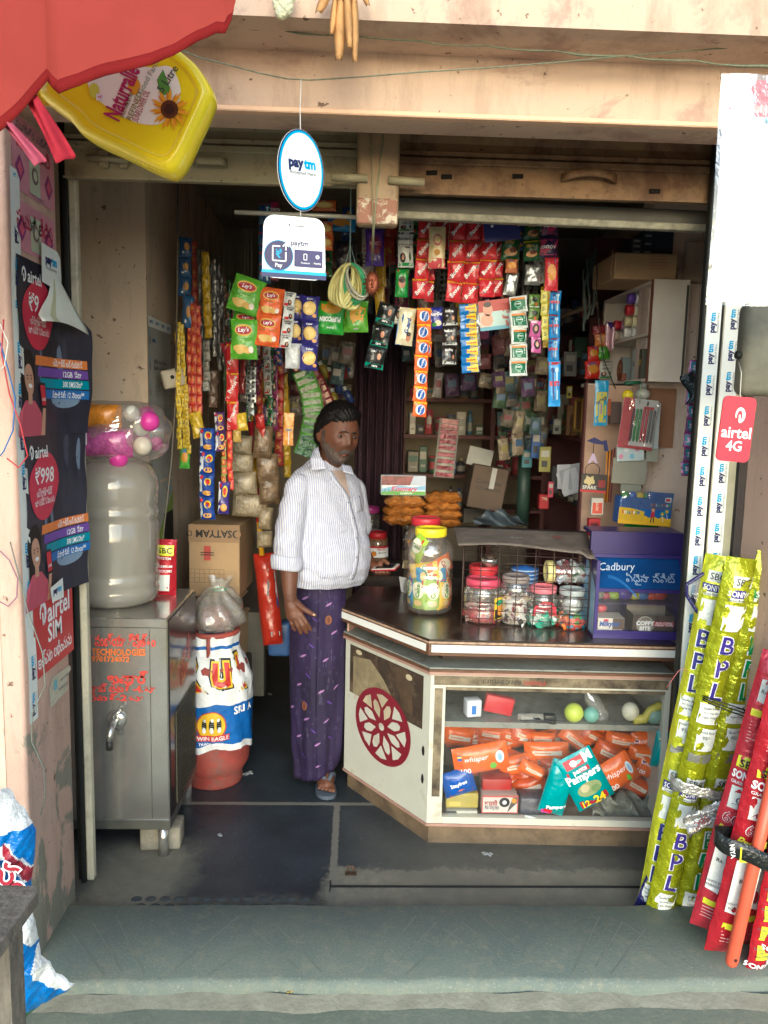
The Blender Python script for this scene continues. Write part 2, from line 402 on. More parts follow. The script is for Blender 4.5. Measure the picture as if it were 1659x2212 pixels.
# ================================================================ building
def plaster(name,c1,c2,stain,sa=.35,ss=3,grime='#6f5a49',peel=0):
    m,nt,b=newmat(name)
    col=mixc(nt,ramp(nt,noise(nt,2.2,5,.6),.3,.7),S(c1),S(c2))
    col=mixc(nt,ramp(nt,noise(nt,ss,7,.72,.6),1-sa-.02,1-sa+.06),col,S(stain))
    if peel:
        sp=N(nt,'ShaderNodeSeparateXYZ');nt.links.new(nt.nodes.new('ShaderNodeTexCoord').outputs['Object'],sp.inputs[0])
        ad=N(nt,'ShaderNodeMath',operation='MULTIPLY_ADD');nt.links.new(sp.outputs[2],ad.inputs[0]);ad.inputs[1].default_value=-.22;nt.links.new(noise(nt,5,7,.62,.8,stretch=(1,1,.5)),ad.inputs[2])
        col=mixc(nt,ramp(nt,ad.outputs[0],peel,peel+.025),col,S('#8c897a'))
    f=ramp(nt,noise(nt,34,3,.6),.665,.71);col=mixc(nt,f,col,S(grime))
    f=ramp(nt,noise(nt,5,6,.7,.2,stretch=(1.6,1.6,.35)),.5,.8);mm=N(nt,'ShaderNodeMath',operation='MULTIPLY');mm.inputs[1].default_value=.6;nt.links.new(f,mm.inputs[0])
    col=mixc(nt,mm.outputs[0],col,S(grime))
    nt.links.new(col,b.inputs['Base Color']);b.inputs['Roughness'].default_value=.85
    bumpn(nt,b,noise(nt,55,6,.65),.35,.008);return m
M_beam=plaster('peach plaster','#bfa38c','#cab099','#b09280',.46)
M_pil=plaster('pink plaster','#c4a290','#cdad9c','#8f8876',.36,4,peel=.455)
M_pilw=plaster('pale plaster','#d3c3af','#ccb8a2','#8a7d6d',.36,4.5,peel=.42)
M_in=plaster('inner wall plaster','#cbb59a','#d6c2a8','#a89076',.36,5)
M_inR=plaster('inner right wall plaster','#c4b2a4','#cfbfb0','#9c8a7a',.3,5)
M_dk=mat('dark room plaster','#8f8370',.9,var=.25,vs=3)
bld=thing('shop_building','pink plastered shop front with a peach beam above the open doorway','building',(0,2.25,0))
def part(bm_,name):bm_.xf(Matrix.Translation((0,-2.25,0)));return bm_.build(name,bld)
def rbox(b,*a,r=.012):b.bbox(*a,r=r,seg=2)
# left pillar with a soft, worn corner
b=MB();rbox(b,-3.0,2.08,-.1,-.88,2.42,3.2,M_pil,r=.012)
b.box(-3.0,2.0765,-.1,-.935,2.079,3.2,M_pilw);part(b,'pillar')
b=MB();rbox(b,1.2,2.08,-.1,3.0,2.42,3.2,M_pil,r=.012);part(b,'pillar')
b=MB();rbox(b,-2.9,2.1,2.346,2.9,2.235,2.62,M_beam,r=.006)
b.bbox(-2.9,2.092,2.343,2.9,2.12,2.356,mat('beam arris','#e0b896',.8,var=.1,bump=.3),.003,1);part(b,'lintel_beam')
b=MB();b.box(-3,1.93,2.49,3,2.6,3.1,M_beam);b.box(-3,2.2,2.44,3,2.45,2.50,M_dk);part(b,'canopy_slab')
# walls behind the doorway
b=MB();b.box(-1.6,3.2,0,-.83,3.6,2.78,M_in);part(b,'inner_pillar')
b=MB();b.box(-1.7,2.42,0,-1.55,3.2,2.78,M_in);part(b,'side_wall')
b=MB();b.box(-1.0,3.6,0,-.86,5.25,2.78,M_in);part(b,'side_wall')
b=MB();b.box(1.176,3.3,0,1.9,3.42,2.78,M_inR);b.box(1.45,2.42,0,1.6,3.3,2.78,M_inR);part(b,'side_wall')
b=MB();b.box(1.50,3.42,0,1.62,5.25,2.78,M_inR);part(b,'side_wall')
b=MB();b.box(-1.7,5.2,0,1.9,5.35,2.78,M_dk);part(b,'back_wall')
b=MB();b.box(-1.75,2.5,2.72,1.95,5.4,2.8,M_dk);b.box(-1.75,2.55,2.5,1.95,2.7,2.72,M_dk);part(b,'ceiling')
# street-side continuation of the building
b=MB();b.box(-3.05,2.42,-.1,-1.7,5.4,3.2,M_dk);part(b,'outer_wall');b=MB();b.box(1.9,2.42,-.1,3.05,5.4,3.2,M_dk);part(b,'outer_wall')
# ================================================================ shutters
def steel(name,c1,c2,rust,ra):
    m,nt,b=newmat(name)
    col=mixc(nt,ramp(nt,noise(nt,4,5,.6),.3,.7),S(c1),S(c2))
    col=mixc(nt,ramp(nt,noise(nt,6,8,.75,.3),1-ra-.05,1-ra+.12),col,S(rust))
    col=mixc(nt,ramp(nt,noise(nt,45,3,.6),.68,.72),col,S('#3d2d20'))
    nt.links.new(col,b.inputs['Base Color']);b.inputs['Roughness'].default_value=.6;b.inputs['Metallic'].default_value=.15
    bumpn(nt,b,noise(nt,60,4,.6),.3,.004);return m
M_sL=steel('grey shutter paint','#a39a7c','#8f8769','#6c5c44',.42);M_sR=steel('rusty shutter paint','#8b6a45','#7a6247','#5a3d24',.5)
M_sP=steel('worn post paint','#a18b6c','#8b7458','#5b4636',.42)
def shutter(name,x0,x1,m,label,rail_lo):
    t=thing(name,label,'shutter',((x0+x1)/2,2.5,rail_lo));k=(x1-x0)/2
    b=MB();b.bbox(-k,0,0,k,.022,.105,m,.004,1);b.bbox(-k,-.012,.085,k,.0,.105,m,.003,1);b.box(-k,-.008,0,k,.0,.006,m)
    b.build('bottom_rail',t)
    b=MB()
    prof=[]
    for i in range(6):
        z0=.108+i*.075
        prof += [(.006,z0),(-.012,z0+.004),(-.012,z0+.016),(.002,z0+.022),(.008,z0+.045),(.002,z0+.068)]
    V=[]
    for x in (-k,k):V += [(x,y+.008,z) for y,z in prof]
    n=len(prof);b.add(V,[(i,n+i,n+i+1,i+1)for i in range(n-1)],m);b.build('slat_curtain',t)
    return t
sL=shutter('roller_shutter',-.885,-.015,M_sL,'raised dusty grey roller shutter on the left of the centre post',2.277)
sR=shutter('roller_shutter',.095,1.12,M_sR,'raised rusty brown roller shutter on the right of the centre post',2.263)
def handle(par,x,z,w_,m,curve=0):
    b=MB();n=8
    b.sheet(lambda a,c:(x-w_/2+w_*a,-.012-(.03 if 0 < a < 1 else 0)*(1 if not curve else math.sin(math.pi*a)**.5),z+.024*c+curve*.012*math.sin(math.pi*a)),n,2,m,True,.003)
    b.build('handle',par)
handle(sL,.0,.04,.10,M_sL);handle(sR,.075,.045,.17,M_sR,1)
dk=mat('hole','#120d08',.9,var=0)
for x,z in ((-.40,.062),(-.355,.052),(-.14,.06),(.28,.03)):
    b=MB();b.tube([(x-.016,-.0015,z),(x+.016,-.0015,z+.001)],.007,dk,8);b.build('lock_slot',sR)
for x in (-.32,-.10,.16,.26,.36):
    for z in (.03,.085):b=MB();b.ball((x,-.001,z),.006,M_sL,8,(1,.5,1));b.build('rivet',sL)
b=MB();b.tube([(-.36,-.02,.055),(-.24,-.02,.05)],.009,M_sL);b.bbox(-.33,-.014,.03,-.30,0,.08,M_sL,.003,1);b.bbox(-.27,-.014,.03,-.245,0,.08,M_sL,.003,1);b.build('latch',sL)
# centre post that hangs between the shutters, with its two slide bolts
t=thing('shutter_post','worn paint-flaked steel post hanging between the two shutters','post',(.045,2.44,2.152))
b=MB();b.bbox(-.062,-.02,0,.062,.03,.29,M_sP,.012,2);b.build('post',t)
b=MB();b.bbox(-.058,-.0225,.004,.058,-.018,.075,plaster('flaking post paint','#9b6f5c','#8f6552','#c9bfa8',.5,26),.003,1);b.build('painted_foot',t)
b=MB();b.tube([(-.135,-.026,.13),(-.03,-.026,.128)],.012,M_sL);b.build('slide_bolt',t)
b=MB();b.tube([(.03,-.026,.126),(.135,-.026,.122)],.012,M_sL);b.build('slide_bolt',t)
b=MB();b.bbox(-.01,-.04,.29,.03,.02,.33,mat('rusty iron','#5d4a3c'),.004,1);b.build('hook',t)
# horizontal bars behind the shutters
t=thing('curtain_bar','dusty grey steel bar running across the doorway right of the post','bar',(.6,2.62,2.23))
b=MB();b.bbox(-.50,-.012,.0,.50,.012,.045,mat('bar grey','#55524a',.7,.2,var=.2),.003,1);b.bbox(-.50,-.02,-.02,.50,.014,.002,mat('bar dusty lip','#8f8b78',.8,var=.35,vs=30,bump=.5),.003,1)
b.xf(Matrix.Rotation(.012,4,'Y'));b.build('bar',t)
t=thing('curtain_bar','thin pale steel rod crossing the doorway left of the post','bar',(-.07,2.62,2.22))
b=MB();b.tube([(-.33,0,.002),(.1,0,-.002)],.007,mat('bar pale','#a9a69a',.5,.4));b.build('rod',t)
# guide channels
M_ch=mat('channel paint','#b9b39c',.6,var=.12,vs=12,dirt='#6d6553',da=.4,ds=9,bump=.2)
M_blk=mat('channel dark','#1d1f1c',.6,.2,var=.3)
t=thing('guide_channel','pale painted shutter channel standing beside the left pillar','channel',(-.87,2.55,0))
b=MB();b.bbox(-.016,-.02,.02,.008,.012,2.5,M_ch,.004,1);b.build('channel',t)
b=MB();b.bbox(-.05,.0,.01,-.0165,.03,2.5,M_blk,.003,1);b.bbox(-.034,-.02,.01,-.018,-.0,2.5,M_blk,.003,1);b.build('dark_gap_strip',t)  # black strips: shadow in the gap beside the channel, put in as colour
t=thing('guide_channel','dark edged shutter channel standing beside the right pillar','channel',(1.12,2.46,0));chR=t
b=MB();b.bbox(-.074,-.004,.01,-.064,.024,2.5,M_blk,.003,1);b.bbox(-.014,-.004,.01,-.008,.02,2.5,M_blk,.002,1);b.bbox(.07,.0,.01,.08,.02,2.5,M_blk,.002,1);b.build('dark_gap_strip',t)  # black strips: channel edge, line between its faces, gap to the pillar
b=MB();b.bbox(-.064,.0,.01,-.014,.02,2.5,M_ch,.002,1);b.bbox(-.008,.0,.01,.07,.02,2.5,M_ch,.002,1);b.build('channel',t)
# ================================================================ signs and print helpers
W_=C('#f4f5f6');NAVY=C('#16255c');CYAN=C('#12a5dc');RED=C('#c4202c');BLK=C('#17181a');GRY=C('#55585c');YEL=C('#f2d21c');GRN=C('#2f8f3a');ORA=C('#ee7a2b');PUR=C('#5c3391');TEAL=C('#0f9aa8');BLU=C('#2a6fc0');SKIN=C('#b98163');PINK=C('#d0607c')
def paytm(b,x,y,s,L=2,rot=0,sub=True,dark=None,bold=.05):
    v1=glyphs('pay',bold)[2]*s;v2=glyphs('tm',bold)[2]*s;g=.0*s;W=v1+v2+g;c,q=math.cos(rot),math.sin(rot)
    # letters share one baseline: "pay" hangs lower than "tm"
    def at(dx,dy):return x+dx*c-dy*q,y+dx*q+dy*c
    px,py=at(-W/2+v1/2,-.08*s);b.text('pay',px,py,s,dark or NAVY,L,rot,bold)
    px,py=at(W/2-v2/2,.09*s);b.text('tm',px,py,s,CYAN,L,rot,bold)
    if sub:px,py=at(0,-.62*s);b.text('Accepted Here',px,py,s*.36,GRY,L,rot,.0,w=W*.98)
def airtel(b,x,y,s,m,L=2,rot=0):
    c,q=math.cos(rot),math.sin(rot)
    b.text('airtel',x,y,s,m,L,rot,.02)
def swirl(b,x,y,s,m,L=2):
    pts=[]
    for i in range(13):
        a=R(200-i*24);r=s*(.5+.0*i);pts.append((x+r*.62*math.cos(a),y+r*math.sin(a)))
    for i,((x0,y0),(x1,y1)) in enumerate(zip(pts,pts[1:])):b.line([(x0,y0),(x1,y1)],s*(.10+.16*math.sin(math.pi*i/12)),m,L)
    b.line([pts[-1],(x-s*.02,y+s*.06)],s*.14,m,L)
def planeX(X,sgn=1,d=1):return lambda x,y,h:(X+sgn*h,x,y)
def planeY(Y,ang=0):return lambda x,y,h:(x,Y-h,y)
# ---------------------------------------------------------------- posters on the left pillar
M_pap=mat('poster paper','#e9eee9',.5,var=.06)
def poster(Y0,Y1,z0,z1,label,idx):
    t=thing('poster',label,'poster',(-.879,(Y0+Y1)/2,z0),group='mobile network posters on the left pillar')
    b=MB();cy=(Y0+Y1)/2;W=Y1-Y0;H=z1-z0
    def bulge(x,y):
        q=max(0,(x/W+.5-.62)/.38)
        return .002+(.042 if idx == 0 else .034)*q**1.3+.0022*math.sin(y*38+x*15)
    b.T=lambda x,y,h:(bulge(x,y)+h,x,y);b.step=.0012
    dk,dk2,dk3=mat('poster night','#2b2c3b',.42,var=.35,vs=7,stretch=(1,3,.8)),C('#3e4052'),C('#6c7a92')
    n=16
    if idx == 0:
        V=[];rows=18
        for j in range(rows+1):
            y=H*j/rows;xr=W/2+.03*math.sin(math.pi*j/rows)
            if y > H*.66:xr=W/2+.03-(y/H-.66)/.34*W*.56
            for i in range(n+1):V.append(b.T(-W/2+(xr+W/2)*i/n,y,0))
        b.add(V,[(j*(n+1)+i,j*(n+1)+i+1,(j+1)*(n+1)+i+1,(j+1)*(n+1)+i) for j in range(rows) for i in range(n)],dk,True)
    else:
        b.rect(-W/2,.0,W/2,H,dk,0,n,n)
        b.rect(-W/2,.0,-W*.26,.04,dk,0,2)
    for k in range(7):
        x=random.uniform(-.1,.2);b.disc(x,H*random.uniform(.3,.9) if idx else H*random.uniform(.3,.55),random.uniform(.006,.014),.05,dk3 if k % 3 == 0 else dk2,.4,12)
    b.disc(.09,.10,.07,.025,C('#7d93ad'),.5,16)
    swirl(b,-W/2+.035,H-.045,.034,W_,2);airtel(b,-W/2+.105,H-.045,.046,W_,2)
    # price disc
    cx,cyy=-.06,H*.70
    b.disc(cx,cyy,.098,.098,C('#cf3050',.4),1,28,4,lambda a:1+.08*math.sin(2*a+.6))
    b.text('₹998' if idx else '₹9',cx-(.0 if idx else .03),cyy+.03,.062,W_,2,.0,.015)
    b.text('అన్ రీఛార్జ్ కార్డ్స్',cx,cyy-.018,.026,W_,2,0,.01,w=.11);b.text('ఇంకా మరెన్నో 12 నెలల వరకు',cx,cyy-.042,.026,W_,2,0,.01,w=.15)
    # four slanted stripes
    sx=W/2-.005;y0=H*.44
    for k,(m,tx) in enumerate(((C('#e0813f'),'అన్ని కాల్స్ అన్ లిమిటెడ్'),(C('#6f4aa5'),'12GB డేటా'),(C('#138fa6'),'300 SMS/నెల*'),(C('#2b6cb4'),'వ్యాలిడిటీ: 12 నెలలు**'))):
        a=y0-k*.030;xl=-.10+k*.018
        b.rect(xl+.01,a-.013,sx+.012,a+.013,m,1,8,1);b.text(tx,sx-.085 if k in (0,3) else sx-.06,a,.023,W_,2,0,.015,w=.15 if k in (0,3) else .085)
    # woman with a phone
    px=-.14;hr=C('#1c1716',.6);sk=C('#c99a80',.5);pk=C('#c2566a',.6)
    b.disc(px+.0,.165,.048,.065,hr,1,20);b.disc(px-.018,.13,.028,.055,hr,1,14)
    b.poly([(px-.075,.0),(px-.06,.06),(px-.03,.095),(px+.03,.095),(px+.075,.06),(px+.085,.0)],pk,1.5)
    b.rect(px-.012,.085,px+.014,.125,sk,1.8,2);b.disc(px+.004,.15,.031,.042,sk,2,20)
    b.disc(px+.006,.134,.014,.006,W_,2.6,10);b.line([(px-.012,.16),(px-.002,.162)],.003,hr,2.6);b.line([(px+.012,.162),(px+.022,.16)],.003,hr,2.6)
    b.disc(px-.01,.153,.0035,.0025,hr,2.6,8);b.disc(px+.017,.153,.0035,.0025,hr,2.6,8)
    b.poly([(px+.075,.0),(px+.10,.0),(px+.105,.075),(px+.085,.08)],sk,2);b.rect(px+.072,.075,px+.112,.145,C('#23202a'),2.4);b.rect(px+.076,.083,px+.108,.138,C('#c9283c'),3)
    b.text('airtel',px+.092,.10,.014,W_,3.6)
    b.build('sheet',t)
    if idx == 0:
        b=MB();pw=mat('poster back','#dfe4d8',.55,var=.05)
        Lc=[(113,580),(110,612),(103,640),(90,662),(82,680),(92,694)];Rc=[(115,580),(131,610),(150,645),(171,684),(186,708),(192,724)]
        def roll(a,c):
            k=c*5;i_=min(4,int(k));f=k-i_;l=[Lc[i_][q]*(1-f)+Lc[i_+1][q]*f for q in (0,1)];r_=[Rc[i_][q]*(1-f)+Rc[i_+1][q]*f for q in (0,1)]
            u=l[0]*(1-a)+r_[0]*a;v=l[1]*(1-a)+r_[1]*a-10*math.sin(math.pi*a)*c
            p=PY(u,v,2.37*(1-c)+c*(2.17+.29*a)-.02*math.sin(math.pi*a)*c);return p-Vector((-.879,cy,z0))
        b.sheet(roll,12,18,pw,True,.0008)
        b.sheet(lambda a,c:Vector(roll(a,.55+.25*c))+Vector((.001,-.004,0)) if 0 else Vector(roll(.25+.12*a,c))+Vector((.002,-.003,0)),2,18,mat('old tape','#b9bc98',.5))
        b.build('curled_corner',t)
    return t
poster(2.12,2.50,1.525,1.99,'dark mobile network poster with a curled white corner, upper of the two',0)
poster(2.13,2.50,1.055,1.525,'dark mobile network poster with the full ₹998 price disc, lower of the two',1)
# red SIM sign below
b=MB();b.T=lambda x,y,h:(h+.0015,x,y)
b.rect(-.15,0,.15,.235,C('#c02f36',.45),1,4);swirl(b,-.085,.175,.06,W_,2);airtel(b,.035,.17,.085,W_,2);b.text('SIM',.0,.108,.075,W_,2,0,.02);b.text('ఇచ్చట లభించును',.0,.045,.052,W_,2,0,.015,w=.26)
b.build('sim_sign',loc=(-.88,2.30,.85),label='red sign for SIM cards below the dark posters on the left pillar',cat='sign')
# small torn sticker
b=MB();b.T=lambda x,y,h:(h+.001,x,y)
b.poly([(-.085,0),(.06,.005),(.05,.045),(.085,.06),(.08,.075),(-.06,.085),(-.09,.06)],mat('torn sticker','#b9b7a2',.7,var=.15,dirt='#a08a78',da=.4,ds=30),1)
b.rect(-.055,.04,-.03,.07,C('#5fa8b8'),2);b.text('800 11 00000',.03,.055,.012,GRY,2);b.text('TSI MB 8COLO',.02,.03,.012,GRY,2)
b.build('torn_sticker',loc=(-.88,2.335,.735),label='small torn pale sticker below the red SIM sign on the left pillar',cat='sticker')
# two pink handbills
def handbill(Y0,Y1,z0,z1,label,hi):
    b=MB();W=Y1-Y0;H=z1-z0;b.T=lambda x,y,h:(h+.001,x,y)
    b.rect(-W/2,0,W/2,H,mat('pink handbill','#c98a98',.7,var=.12,vs=14),1,6)
    rd=C('#b5304c',.6);mg=C('#8d3f78',.6);gk=C('#5a5a6a',.6)
    if hi:
        b.text('సుమిత్ర వస్త్ర',0,H-.022,.028,gk,2,w=W*.8);b.text('సుమంలి',0,H-.060,.05,rd,2,0,.02,w=W*.8)
    else:b.text('సుమలి జీడిప',0,H-.04,.055,rd,2,0,.02,w=W*.9)
    for s_ in (-1,1):
        b.poly([(s_*W*.34,.02),(s_*W*.34+.03,.055),(s_*W*.34,.09),(s_*W*.34-.03,.055)],mg,2)
        b.poly([(s_*W*.34,.035),(s_*W*.34+.017,.055),(s_*W*.34,.075),(s_*W*.34-.017,.055)],PINK,3)
    b.rect(-.035,.01,.035,.10,C('#b9bfa4',.6),2);b.disc(0,.06,.022,.022,C('#7c6a6a',.6),3);b.disc(0,.06,.013,.013,C('#b9bfa4',.6),4)
    if hi:b.text('TSI 304 GT CORD 78',.0,.006+.0,.011,gk,5);b.text('నాణ్యమైన ఉత్పత్తులు',0,-.0+.112,.014,gk,2,w=W*.6)
    b.build('handbill',loc=(-.88,(Y0+Y1)/2,z0),label=label,cat='handbill',group='pink handbills on the left pillar')
handbill(2.12,2.40,2.155,2.34,'pink printed handbill, upper one, pasted near the top of the left pillar',1)
handbill(2.12,2.39,2.005,2.13,'pink printed handbill, lower one, pasted just above the dark poster',0)
# adhesive payment tape running up the pillar corner
def tape(b,z0,z1,pitch,size,W,first=0):
    n=max(1,int((z1-z0)/.15));b.rect(-W/2,z0,W/2,z1,M_pap,1,1,n);z=z0+first
    while z < z1-size:paytm(b,-.0+W*.0,z,size,2,math.pi/2);z += pitch
b=MB();b.T=lambda x,y,h:(h+.001+.002*math.sin(y*23),x+.012*math.sin(y*3),y);tape(b,.74,2.2,.105,.026,.058,.05)
b.build('payment_tape',loc=(-.88,2.128,0),label='white payment tape stuck up the front corner of the left pillar',cat='tape')
b=MB();b.T=lambda x,y,h:(h,x,y)
b.poly([(-.07,-.05),(.06,-.06),(.075,-.03),(.07,.035),(.05,.05),(-.065,.055)],M_pap,1);paytm(b,.0,.012,.032,2);b.build('payment_sticker',loc=(-.868,2.33,1.992),label='torn white payment sticker at the top edge of the upper dark poster',cat='sticker')
b=MB();b.T=lambda x,y,h:(h,x,y);b.rect(-.05,-.03,.05,.03,M_pap,1);paytm(b,-.004,.008,.03,2);b.build('payment_sticker',loc=(-.862,2.52,1.515),label='white payment sticker at the right side between the two dark posters',cat='sticker')
b=MB();b.T=lambda x,y,h:(h,x,y);b.poly([(-.04,-.025),(.05,-.03),(.045,.03),(-.05,.02)],M_pap,1);paytm(b,0,.002,.024,2,0,False);b.build('payment_sticker',loc=(-.862,2.285,1.075),label='white payment sticker between the lower dark poster and the red SIM sign',cat='sticker')
# tapes on the right channel (children of nothing: stuck on the channel, their own things)
b=MB();b.T=lambda x,y,h:(x,-h,y);tape(b,.55,2.06,.0945,.0235,.046,.03)
b.build('payment_tape',loc=(1.081,2.459,0),label='white payment tape on the right shutter channel, left of the two strips',cat='tape')
b=MB();b.T=lambda x,y,h:(x,-h,y);tape(b,.80,2.04,.0945,.0235,.052,.075)
b.build('payment_tape',loc=(1.142,2.459,0),label='white payment tape on the right shutter channel, right of the two strips',cat='tape')
b=MB();b.T=lambda x,y,h:(x,-h,y);b.rect(-.012,1.1,.012,1.55,mat('yellowed paper','#a7a48c',.7,var=.2),1,1,3)
b.build('paper_strip',loc=(1.176,2.458,0),label='yellowed torn paper strip beside the right payment tape',cat='paper')
# ---------------------------------------------------------------- hanging signs
def signplate(name,pts,Y,thick,label,art,tilt=0,cat='sign',edge=W_,c=None):
    b=MB();b.T=lambda x,y,h:(x,-h-thick/2,y)
    b.add([(x,-thick/2,y) for x,y in pts]+[(x,thick/2,y) for x,y in pts],[tuple(range(len(pts))),tuple(range(len(pts),2*len(pts)))[::-1]]+[((i+1) % len(pts),i,len(pts)+i,len(pts)+(i+1) % len(pts)) for i in range(len(pts))],edge)
    art(b);return b.build(name,loc=c,rot=(0,0,tilt),label=label,cat=cat)
M_wp=mat('glossy white card','#f2f4f6',.3,var=0,coat=.3)
def arcpts(x0,y0,x1,y1,r,n=6):
    P=[]
    for cx,cy,a0 in ((x1-r,y1-r,0),(x0+r,y1-r,90),(x0+r,y0+r,180),(x1-r,y0+r,270)):
        for i in range(n+1):a=R(a0+90*i/n);P.append((cx+r*math.cos(a),cy+r*math.sin(a)))
    return P
def art_round(b):
    b.disc(0,0,.066,.088,NAVY,.3,40);b.disc(0,0,.063,.085,CYAN,1,40);b.disc(0,0,.058,.080,M_wp,1.8,40);paytm(b,.001,.012,.030,3,.10)
signplate('round_sign',[(.0665*math.cos(2*math.pi*i/40),.0885*math.sin(2*math.pi*i/40)) for i in range(40)],1.9,.002,'oval white payment sign with blue rim hanging on a thread in the doorway',art_round,R(42),c=(-.140,1.9,2.152))
def art_phone(b):
    b.rect(-.075,-.0645,.075,-.054,NAVY,1);b.rect(-.075,-.055,.075,-.048,CYAN,1.3)
    b.text('paytm',.012,.012,.017,NAVY,2,0,.02);b.rect(.0,-.038,.066,-.0,C('#2b2560'),2)
    b.disc(-.036,-.016,.034,.034,CYAN,2.5,32);b.disc(-.036,-.016,.0325,.0325,C('#241f58'),3,32)
    b.line([(-.033,.004),(-.050,.004),(-.050,-.028),(-.020,-.028),(-.020,-.008)],.003,W_,4);b.text('₹',-.036,-.012,.026,CYAN,4,0,.02)
    b.line([(-.020,-.008+.004),(-.020,.010)],.003,W_,4.5);b.line([(-.027,.004),(-.020,.011),(-.013,.004)],.003,W_,4.7);b.text('Pay',-.036,-.039,.012,W_,4,0,.02)
    b.line([(.022,-.022),(.022,-.009),(.029,-.009),(.029,-.022),(.022,-.022)],.0014,W_,3);b.text('Passbook',.026,-.029,.0055,W_,3);b.disc(.054,-.014,.0045,.0045,W_,3,12);b.disc(.054,-.014,.002,.002,NAVY,4,8);b.text('Nearby',.054,-.029,.0055,W_,3)
    b.disc(-.012,.053,.0023,.0023,BLK,2,12);b.line([(.0,.052),(.022,.052)],.0015,BLK,2)
pp=arcpts(-.072,-.066,.072,.073,.026);pp=[(x*(1.02 if y < 0 else .98),y) for x,y in pp]
signplate('phone_sign',pp,1.9,.002,'white payment sign shaped like the top of a phone, hanging below the oval one',art_phone,R(14),edge=M_wp,c=(-.154,1.9,1.978))
# threads and wires
M_thr=mat('white thread','#d9d6c8',.8,var=0);M_wire=mat('dull green string','#6f7560',.8,var=.3,vs=60);M_cord=mat('pale blue cord','#8ba59d',.8,var=.1)
def wire(name,pts,r,m,label,cat='string',n=6):b=MB();b.tube(pts,r,m,n);return b.build(name,label=label,cat=cat)
wire('thread',[(-.149,2.0,2.385),(-.147,1.95,2.30),(-.142,1.9,2.235)],.0013,M_thr,'white thread from which the oval payment sign hangs')
wire('thread',[(-.140,1.9,2.065),(-.140,1.9,2.045)],.0009,M_thr,'short thread between the oval sign and the phone sign')
P_=[PY(u,v,2.0) for u,v in ((300,60),(370,100),(430,124),(500,142),(560,158),(620,170),(670,173),(780,166),(900,156),(1050,147),(1200,135),(1350,121),(1500,109),(1700,94))]
wire('wire',P_,.0016,M_wire,'dull green wire sagging across the beam and carrying the payment signs','wire')
b=MB();pts=[PY(u,v,2.0)+Vector((0,0,random.uniform(-.0015,.0015))) for u,v in [(300+i*50,42+i*50*.0745+(4 if i % 3 else 0)) for i in range(29)]]
b.tube(pts,[random.uniform(.0015,.0035) for _ in pts],M_wire,6);b.build('wire',label='fuzzy brownish wire running along under the canopy above the sagging wire',cat='wire')
# dried leaves
b=MB();ml=mat('dry leaf','#b58a55',.75,var=.3,vs=18,bump=.5,bs=50)
t=thing('leaf_bundle','bundle of dry brown mango leaves hanging from the canopy','leaves',PY(742,0,1.88))
for k,(dx,L,wd,ang,yy) in enumerate(((-.004,.145,.024,-.03,0),(.022,.150,.018,.04,-.008),(-.03,.05,.022,-.5,-.004),(.006,.125,.018,.08,-.016),(.04,.03,.012,.5,0),(-.016,.09,.014,-.10,.006))):
    b=MB()
    b.sheet(lambda a,c:(dx+(a-.5)*wd*math.sin(math.pi*min(.98,(1-c)*.86+.12))**.6+math.sin(ang)*L*c*1.0,yy+.012*abs(a-.5)*2-.02*c*c,.035-(L+.02)*c),4,12,ml,True,.0008)
    b.build('leaf',t)
b=MB();b.tube([(0,.0,.1),(0,0,.0)],.004,M_wire);b.build('stem',t)
wire('leaf_string',[PY(742,0,1.88)+Vector((0,0,.09)),PY(742,0,1.88)+Vector((0,.0,.3))],.001,M_wire,'string holding the dry leaf bundle under the canopy')
me=organic([('ell',(0,0,.03),(.022,.02,.032),(0,.3,0)),('ell',(.006,0,-.005),(.016,.015,.022)),('ell',(-.012,0,.005),(.01,.01,.018),(0,.4,0)),('ell',(.02,0,.02),(.01,.012,.016)),('ell',(-.004,.0,-.02),(.014,.012,.012))],.003,2)
for v in me.vertices:v.co *= 1+.05*math.sin(v.co.x*500)*math.sin(v.co.z*420)
link_mesh(me,'hanging_gourd',None,mat('dried gourd','#cfd0ae',.8,var=.25,vs=60,bump=.8,bs=90),PY(612,14,1.88)+Vector((0,0,.004)),label='pale greenish dried gourd hanging at the top edge beside the leaves',cat='gourd')
# ---------------------------------------------------------------- red cloth and ribbons, top left
def cloth_mat(name,col,tr=.45):
    m=bpy.data.materials.new(name);m.use_nodes=True;nt=m.node_tree;nt.nodes.clear()
    o=N(nt,'ShaderNodeOutputMaterial');d=N(nt,'ShaderNodeBsdfDiffuse');t_=N(nt,'ShaderNodeBsdfTranslucent');mx=N(nt,'ShaderNodeMixShader');mx.inputs[0].default_value=tr
    c=mixc(nt,ramp(nt,noise(nt,5,4),.3,.7),tuple(k*.9 for k in S(col)),tuple(min(1,k*1.08) for k in S(col)))
    nt.links.new(c,d.inputs[0]);nt.links.new(c,t_.inputs[0]);nt.links.new(d.outputs[0],mx.inputs[1]);nt.links.new(t_.outputs[0],mx.inputs[2]);nt.links.new(mx.outputs[0],o.inputs[0])
    wv=N(nt,'ShaderNodeTexNoise');wv.inputs['Scale'].default_value=700;bp=N(nt,'ShaderNodeBump');bp.inputs['Strength'].default_value=.25;bp.inputs['Distance'].default_value=.001
    nt.links.new(wv.outputs[0],bp.inputs['Height']);nt.links.new(bp.outputs[0],d.inputs['Normal']);return m
M_red=cloth_mat('red umbrella cloth','#95403a',.22);M_redh=cloth_mat('red cloth hem','#7a2424',.2)
edge=[(-.95,1.80),(-.75,1.89),(-.554,2.034),(-.52,2.066),(-.484,2.104),(-.474,2.092),(-.462,2.081),(-.43,2.092),(-.39,2.108),(-.322,2.128),(-.29,2.146),(-.255,2.17),(-.228,2.184),(-.214,2.184),(-.204,2.200)]
